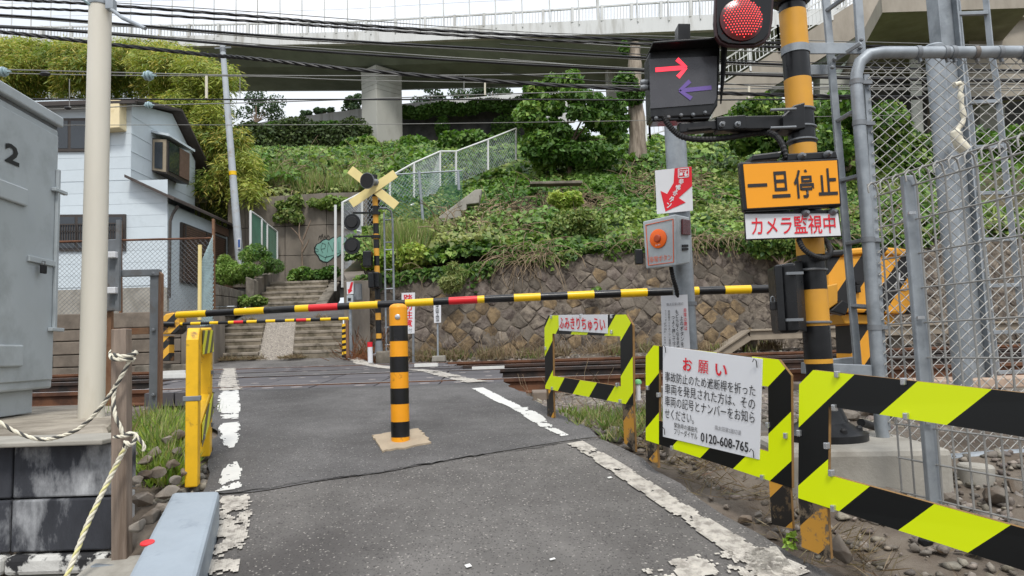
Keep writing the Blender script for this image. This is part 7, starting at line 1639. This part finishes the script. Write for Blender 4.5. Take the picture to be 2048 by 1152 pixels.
shrub('flowering_bush', 'pale flowering bush spilling over the wall behind the far signal', 'bush', on(790, 518, 14.5), (.75, .35, .28), 14, .22, 6000, .09, 'lime', 37)
shrub('lime_bush', 'small lime green bush right of the crossing white posts', 'bush', on(728, 490, 15.5), (.28, .28, .25), 8, .15, 1700, .1, 'lime', 38)
shrub('lime_bush', 'bright lime green tuft in the middle of the ivy slope', 'bush', on(1130, 402, 16.4), (.38, .3, .18), 8, .16, 1500, .11, 'lime', 39)
shrub('lime_bush', 'light green tuft on top of the stone wall left of centre', 'bush', on(985, 500, 14.5), (.35, .25, .14), 8, .14, 1300, .1, 'lime', 40)
shrub('slope_bush', 'round mid green bush on the slope above the stone wall', 'bush', on(1150, 450, 15.2), (.55, .4, .3), 12, .2, 3000, .1, 'weed', 41)
shrub('hanging_grass_clump', 'grassy clump hanging over the stone wall above the small name sign', 'grass clump', on(905, 555, 13.8), (.2, .12, .26), 8, .12, 1300, .17, 'weed', 42, asp=.14)
shrub('wall_sprout', 'leafy sprout hanging on the stone wall left of the button box', 'plant', on(1185, 585, 13.85), (.12, .06, .1), 4, .07, 160, .09, 'ivy', 43)
shrub('ivy_cascade', 'bright ivy cascade over the wall below the white camera sign', 'ivy', on(1560, 500, 13.75), (.62, .2, .32), 12, .2, 2600, .12, 'ivy', 44)
shrub('alley_weed', 'weedy plant at the corner where block wall meets the upper steps', 'plant', on(500, 605, 16.5), (.35, .25, .1), 6, .12, 900, .1, 'weed', 45)
shrub('ivy_curtain', 'ivy curtain hanging down the graffiti wall from its top', 'ivy', on(585, 420, 20.45), (.45, .12, .42), 10, .2, 1500, .13, 'weed', 46)
shrub('ivy_curtain', 'smaller ivy curtain at the right of the graffiti wall top', 'ivy', on(655, 400, 20.45), (.6, .12, .2), 10, .18, 1300, .13, 'weed', 47)
bt_ = thing('bare_sapling', 'small bare sapling growing against the graffiti wall', 'sapling', on(605, 532, 20.2))
for pts in ([(605, 532), (604, 500), (608, 470)], [(606, 490), (596, 470), (582, 455)], [(607, 478), (616, 455), (622, 440)], [(604, 505), (614, 488), (618, 478)], [(600, 478), (598, 460), (600, 445)]): MB().tube(smooth_path([on(x, y, 20.2) for x, y in pts], 4), [.03 - .02 * i / 8 for i in range(9)], 6).build('branch', M['bark'], bt_, smooth=60)
# hedge and ivy under the overpass
crn = lambda nm, lab, cat, boxes, n, L, pal, seed: crown('foliage', boxes, n, L, .65, pal, M['leaf_far'], thing(nm, lab, cat, boxes[0][0]), seed, sc=.25)
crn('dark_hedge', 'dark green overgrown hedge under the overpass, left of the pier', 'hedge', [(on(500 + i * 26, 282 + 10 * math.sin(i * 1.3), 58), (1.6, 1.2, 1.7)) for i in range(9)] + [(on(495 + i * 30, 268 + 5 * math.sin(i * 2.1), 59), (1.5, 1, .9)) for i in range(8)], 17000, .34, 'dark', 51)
crn('hedge_top', 'lighter ivy growing along the top of the dark hedge', 'ivy', [(on(500 + i * 27, 256 + 4 * math.sin(i * 1.9), 58.6), (1.2, .8, .4)) for i in range(9)], 4500, .3, 'tree', 55)
crn('ivy_over_wall', 'olive ivy draped over the sooty wall right of the pier', 'ivy', [(on(815 + i * 24, 224 - i * 1.8 + 4 * math.sin(i * 1.7), 64), (1.4, .8, .55)) for i in range(11)] + [(on(885, 255, 64.2), (.7, .6, 1.2)), (on(1010, 270, 64), (1.4, .7, 2.0))], 9500, .32, 'tree', 52)
shrub('kudzu_mound', 'large leaved creeper mound at the foot of the overpass pier', 'creeper', on(770, 300, 38), (2.2, 1.2, .6), 14, .6, 4500, .34, 'ivy', 53)
shrub('kudzu_mound', 'creeper mound on the crest left of the white climbing fence', 'creeper', on(930, 296, 34), (2.4, 1.0, .4), 14, .5, 4500, .3, 'ivy', 54)
# far trees seen below the deck
for i, (px, py, gy, R, lab) in enumerate(((512, 212, 262, 2.6, 'dark distant tree left of the gap under the overpass'), (650, 226, 252, 1.0, 'small pale distant tree in the gap under the overpass'), (612, 232, 250, .7, 'tiny distant tree beside the road parapet'), (710, 208, 250, 1.5, 'distant tree close to the left side of the pier'), (860, 195, 240, 2.0, 'distant tree just right of the pier under the deck'), (935, 188, 235, 2.2, 'distant tree further right of the pier under the deck'), (985, 184, 230, 2.0, 'distant tree behind the slope tree under the deck'))):
    c = on(px, py, 78); f = on(px, gy + 25, 78); tree('distant_tree', lab, 'tree', f, c, (R * 1.1, R * .8, R * .75), 14, R * .33, 1700, .32, 'far', 60 + i, .16, 'leaf_far', 'trees beyond the overpass')
# ---- bamboo grove behind the house: each clump of culms its own thing
def bamboo(px, ptop, pbot, Y, n_c, wpx, nl, seed, label):
    base = on(px, pbot, Y); T = thing('bamboo_clump', label, 'bamboo', base, 'bamboo grove behind the house'); rd = random.Random(seed); CC, DD, NN = [], [], []
    for i in range(n_c):
        bx = on(px + rd.uniform(-.5, .5) * wpx * .7, pbot, Y + rd.uniform(-1, 1)); tx = on(px + rd.uniform(-.6, .6) * wpx, ptop + abs(rd.gauss(0, 22)) , Y + rd.uniform(-1.6, .8)); mid = bx.lerp(tx, .6) + V(0, 0, .5)
        path = smooth_path([bx, mid, tx, tx + V(rd.uniform(-.6, .6), rd.uniform(-.6, .1), -.35)], 6)
        MB().tube(path, [.035 * (1 - .8 * k / (len(path) - 1)) for k in range(len(path))], 5).build('culm', M['culm'], T, smooth=60)
        m = nl // n_c; t = rng.uniform(.18, 1, m) ** .8 * (len(path) - 1.01); a = t.astype(int); f = (t - a)[:, None]; pa = np.array([tuple(q) for q in path]); p = pa[a] * (1 - f) + pa[a + 1] * f
        off = rand_dirs(m) * (rng.uniform(0, 1, (m, 1)) ** .6) * np.array([.62, .62, .5]); CC.append(p + off); d = unit(off + rng.normal(0, .35, (m, 3))) * [1, 1, .5] + [0, 0, -.55]; DD.append(d)
    C = np.concatenate(CC); D = np.concatenate(DD); n = len(C); Nn = unit(rng.normal(0, .6, (n, 3)) + [0, -.5, .8]); s = .215 * rng.uniform(.6, 1.3, n)
    leaves('foliage', C, D, Nn, s, s * rng.uniform(.13, .2, n), tints(n, 'bamboo', C, .55, .25, seed), M['leaf'], T, None)
for i, (px, pt, pb_, Y, wpx, lab) in enumerate(((15, 98, 330, 25, 95, 'bamboo clump above the house roof at the left edge'), (85, 95, 330, 26, 95, 'bamboo clump left of the cream pole'), (150, 92, 330, 25, 90, 'bamboo clump directly behind the cream pole'), (235, 92, 330, 26, 100, 'tall bamboo clump right of the cream pole'), (300, 100, 340, 25, 95, 'yellowish bamboo clump over the gable of the house'), (365, 112, 380, 24, 90, 'bamboo clump right of the house gable'), (415, 135, 430, 23, 80, 'bamboo clump hanging beside the leaning pole'), (430, 250, 540, 22.5, 75, 'lower bamboo clump between house and leaning pole'), (465, 330, 540, 22, 55, 'lowest bamboo foliage right of the leaning pole'), (400, 210, 480, 22.8, 80, 'dense bamboo clump above the lean-to roof'))):
    bamboo(px, pt, pb_, Y, 9, wpx, 15500, 70 + i, lab)
# ---- rocks one can pick out
ORD = ['nearest', 'second nearest', 'third nearest', 'fourth nearest', 'fifth nearest', 'sixth nearest', 'seventh nearest', 'eighth nearest', 'ninth nearest', 'tenth nearest', 'eleventh nearest', 'twelfth nearest', 'thirteenth nearest', 'fourteenth nearest', 'fifteenth nearest', 'sixteenth nearest', 'seventeenth nearest', 'eighteenth nearest', 'nineteenth nearest']
def rock(c, s, label, group=None, flat=.7, m='rock', name='rock', cat='rock'):
    bm = bmesh.new(); ang = random.uniform(0, 6.28); ca, sa = math.cos(ang), math.sin(ang); ax = (random.uniform(.9, 1.35), random.uniform(.65, .95), flat)
    for _ in range(15):
        d = Vector((random.gauss(0, 1), random.gauss(0, 1), random.gauss(0, 1))).normalized(); x, y, z = d.x * ax[0] * s, d.y * ax[1] * s, d.z * ax[2] * s
        bm.verts.new((x * ca - y * sa, x * sa + y * ca, z))
    r = bmesh.ops.convex_hull(bm, input=bm.verts); bmesh.ops.delete(bm, geom=[e for e in r['geom_interior'] if isinstance(e, bmesh.types.BMVert)], context='VERTS')
    me = bpy.data.meshes.new(name); bm.to_mesh(me); bm.free(); me.materials.append(M[m]); o = bpy.data.objects.new(name, me); COL.objects.link(o); o.location = c
    b = o.modifiers.new('bevel', 'BEVEL'); b.width = s * .10; b.segments = 2; b.limit_method = 'NONE'
    return tag(o, label, cat, group)
RL = [(1485, 990, 3.15, .035), (1450, 968, 3.3, .022), (1512, 960, 3.2, .025), (1440, 985, 3.2, .018), (1540, 1010, 3.0, .03), (1420, 955, 3.4, .02), (1790, 945, 3.3, .05), (1850, 925, 3.6, .045), (1900, 975, 3.2, .05), (1990, 975, 3.2, .065), (2030, 960, 3.3, .055), (1975, 1000, 3.0, .05), (1690, 805, 4.6, .07), (1735, 812, 4.7, .05), (1790, 826, 4.6, .05), (2000, 870, 4.3, .08), (1960, 858, 4.6, .07), (1880, 850, 4.8, .06), (1745, 780, 5.2, .05)]
RL.sort(key=lambda r: r[2] + r[0] * 1e-6)
for k, (px, py, Y, s) in enumerate(RL):
    p = P(px, py, Y); p.z = min(p.z, EYE + tz(p.x, p.y) + s * .5); rock(p, s, 'angular grey brown rock in the gravel right of the path, ' + ORD[k], 'rocks in the right gravel')
LL = [(285, 1000, 3.25, .055), (315, 945, 3.6, .045), (335, 985, 3.35, .05), (290, 950, 3.5, .04), (345, 930, 3.7, .045), (300, 1035, 3.1, .06), (350, 960, 3.55, .04), (270, 960, 3.4, .045), (325, 1015, 3.2, .04), (365, 945, 3.6, .035), (275, 1050, 3.0, .045), (310, 905, 3.9, .05), (355, 905, 3.9, .045), (335, 880, 4.1, .04), (360, 870, 4.2, .05), (290, 920, 3.7, .04)]
LL.sort(key=lambda r: r[2] + r[0] * 1e-6)
for k, (px, py, Y, s) in enumerate(LL):
    rock(P(px, py, Y), s, 'brown grey rock on the bank left of the kerb block, ' + ORD[k], 'rocks on the left bank')
rock(P(1682, 1100, 2.65), .05, 'pale dirty rock beside the leg of the nearest guard board', flat=1.2)
rock(P(1850, 1082, 2.5), .03, 'small black rubber lump on the soil under the nearest guard board', m='black_rubber', name='rubber_lump', cat='rubber lump')

shrub('seedling', 'small bright green seedling between the legs of the two nearest guards', 'plant', P(1580, 1083, 2.78), (.02, .02, .022), 5, .012, 46, .034, 'lime', 81)
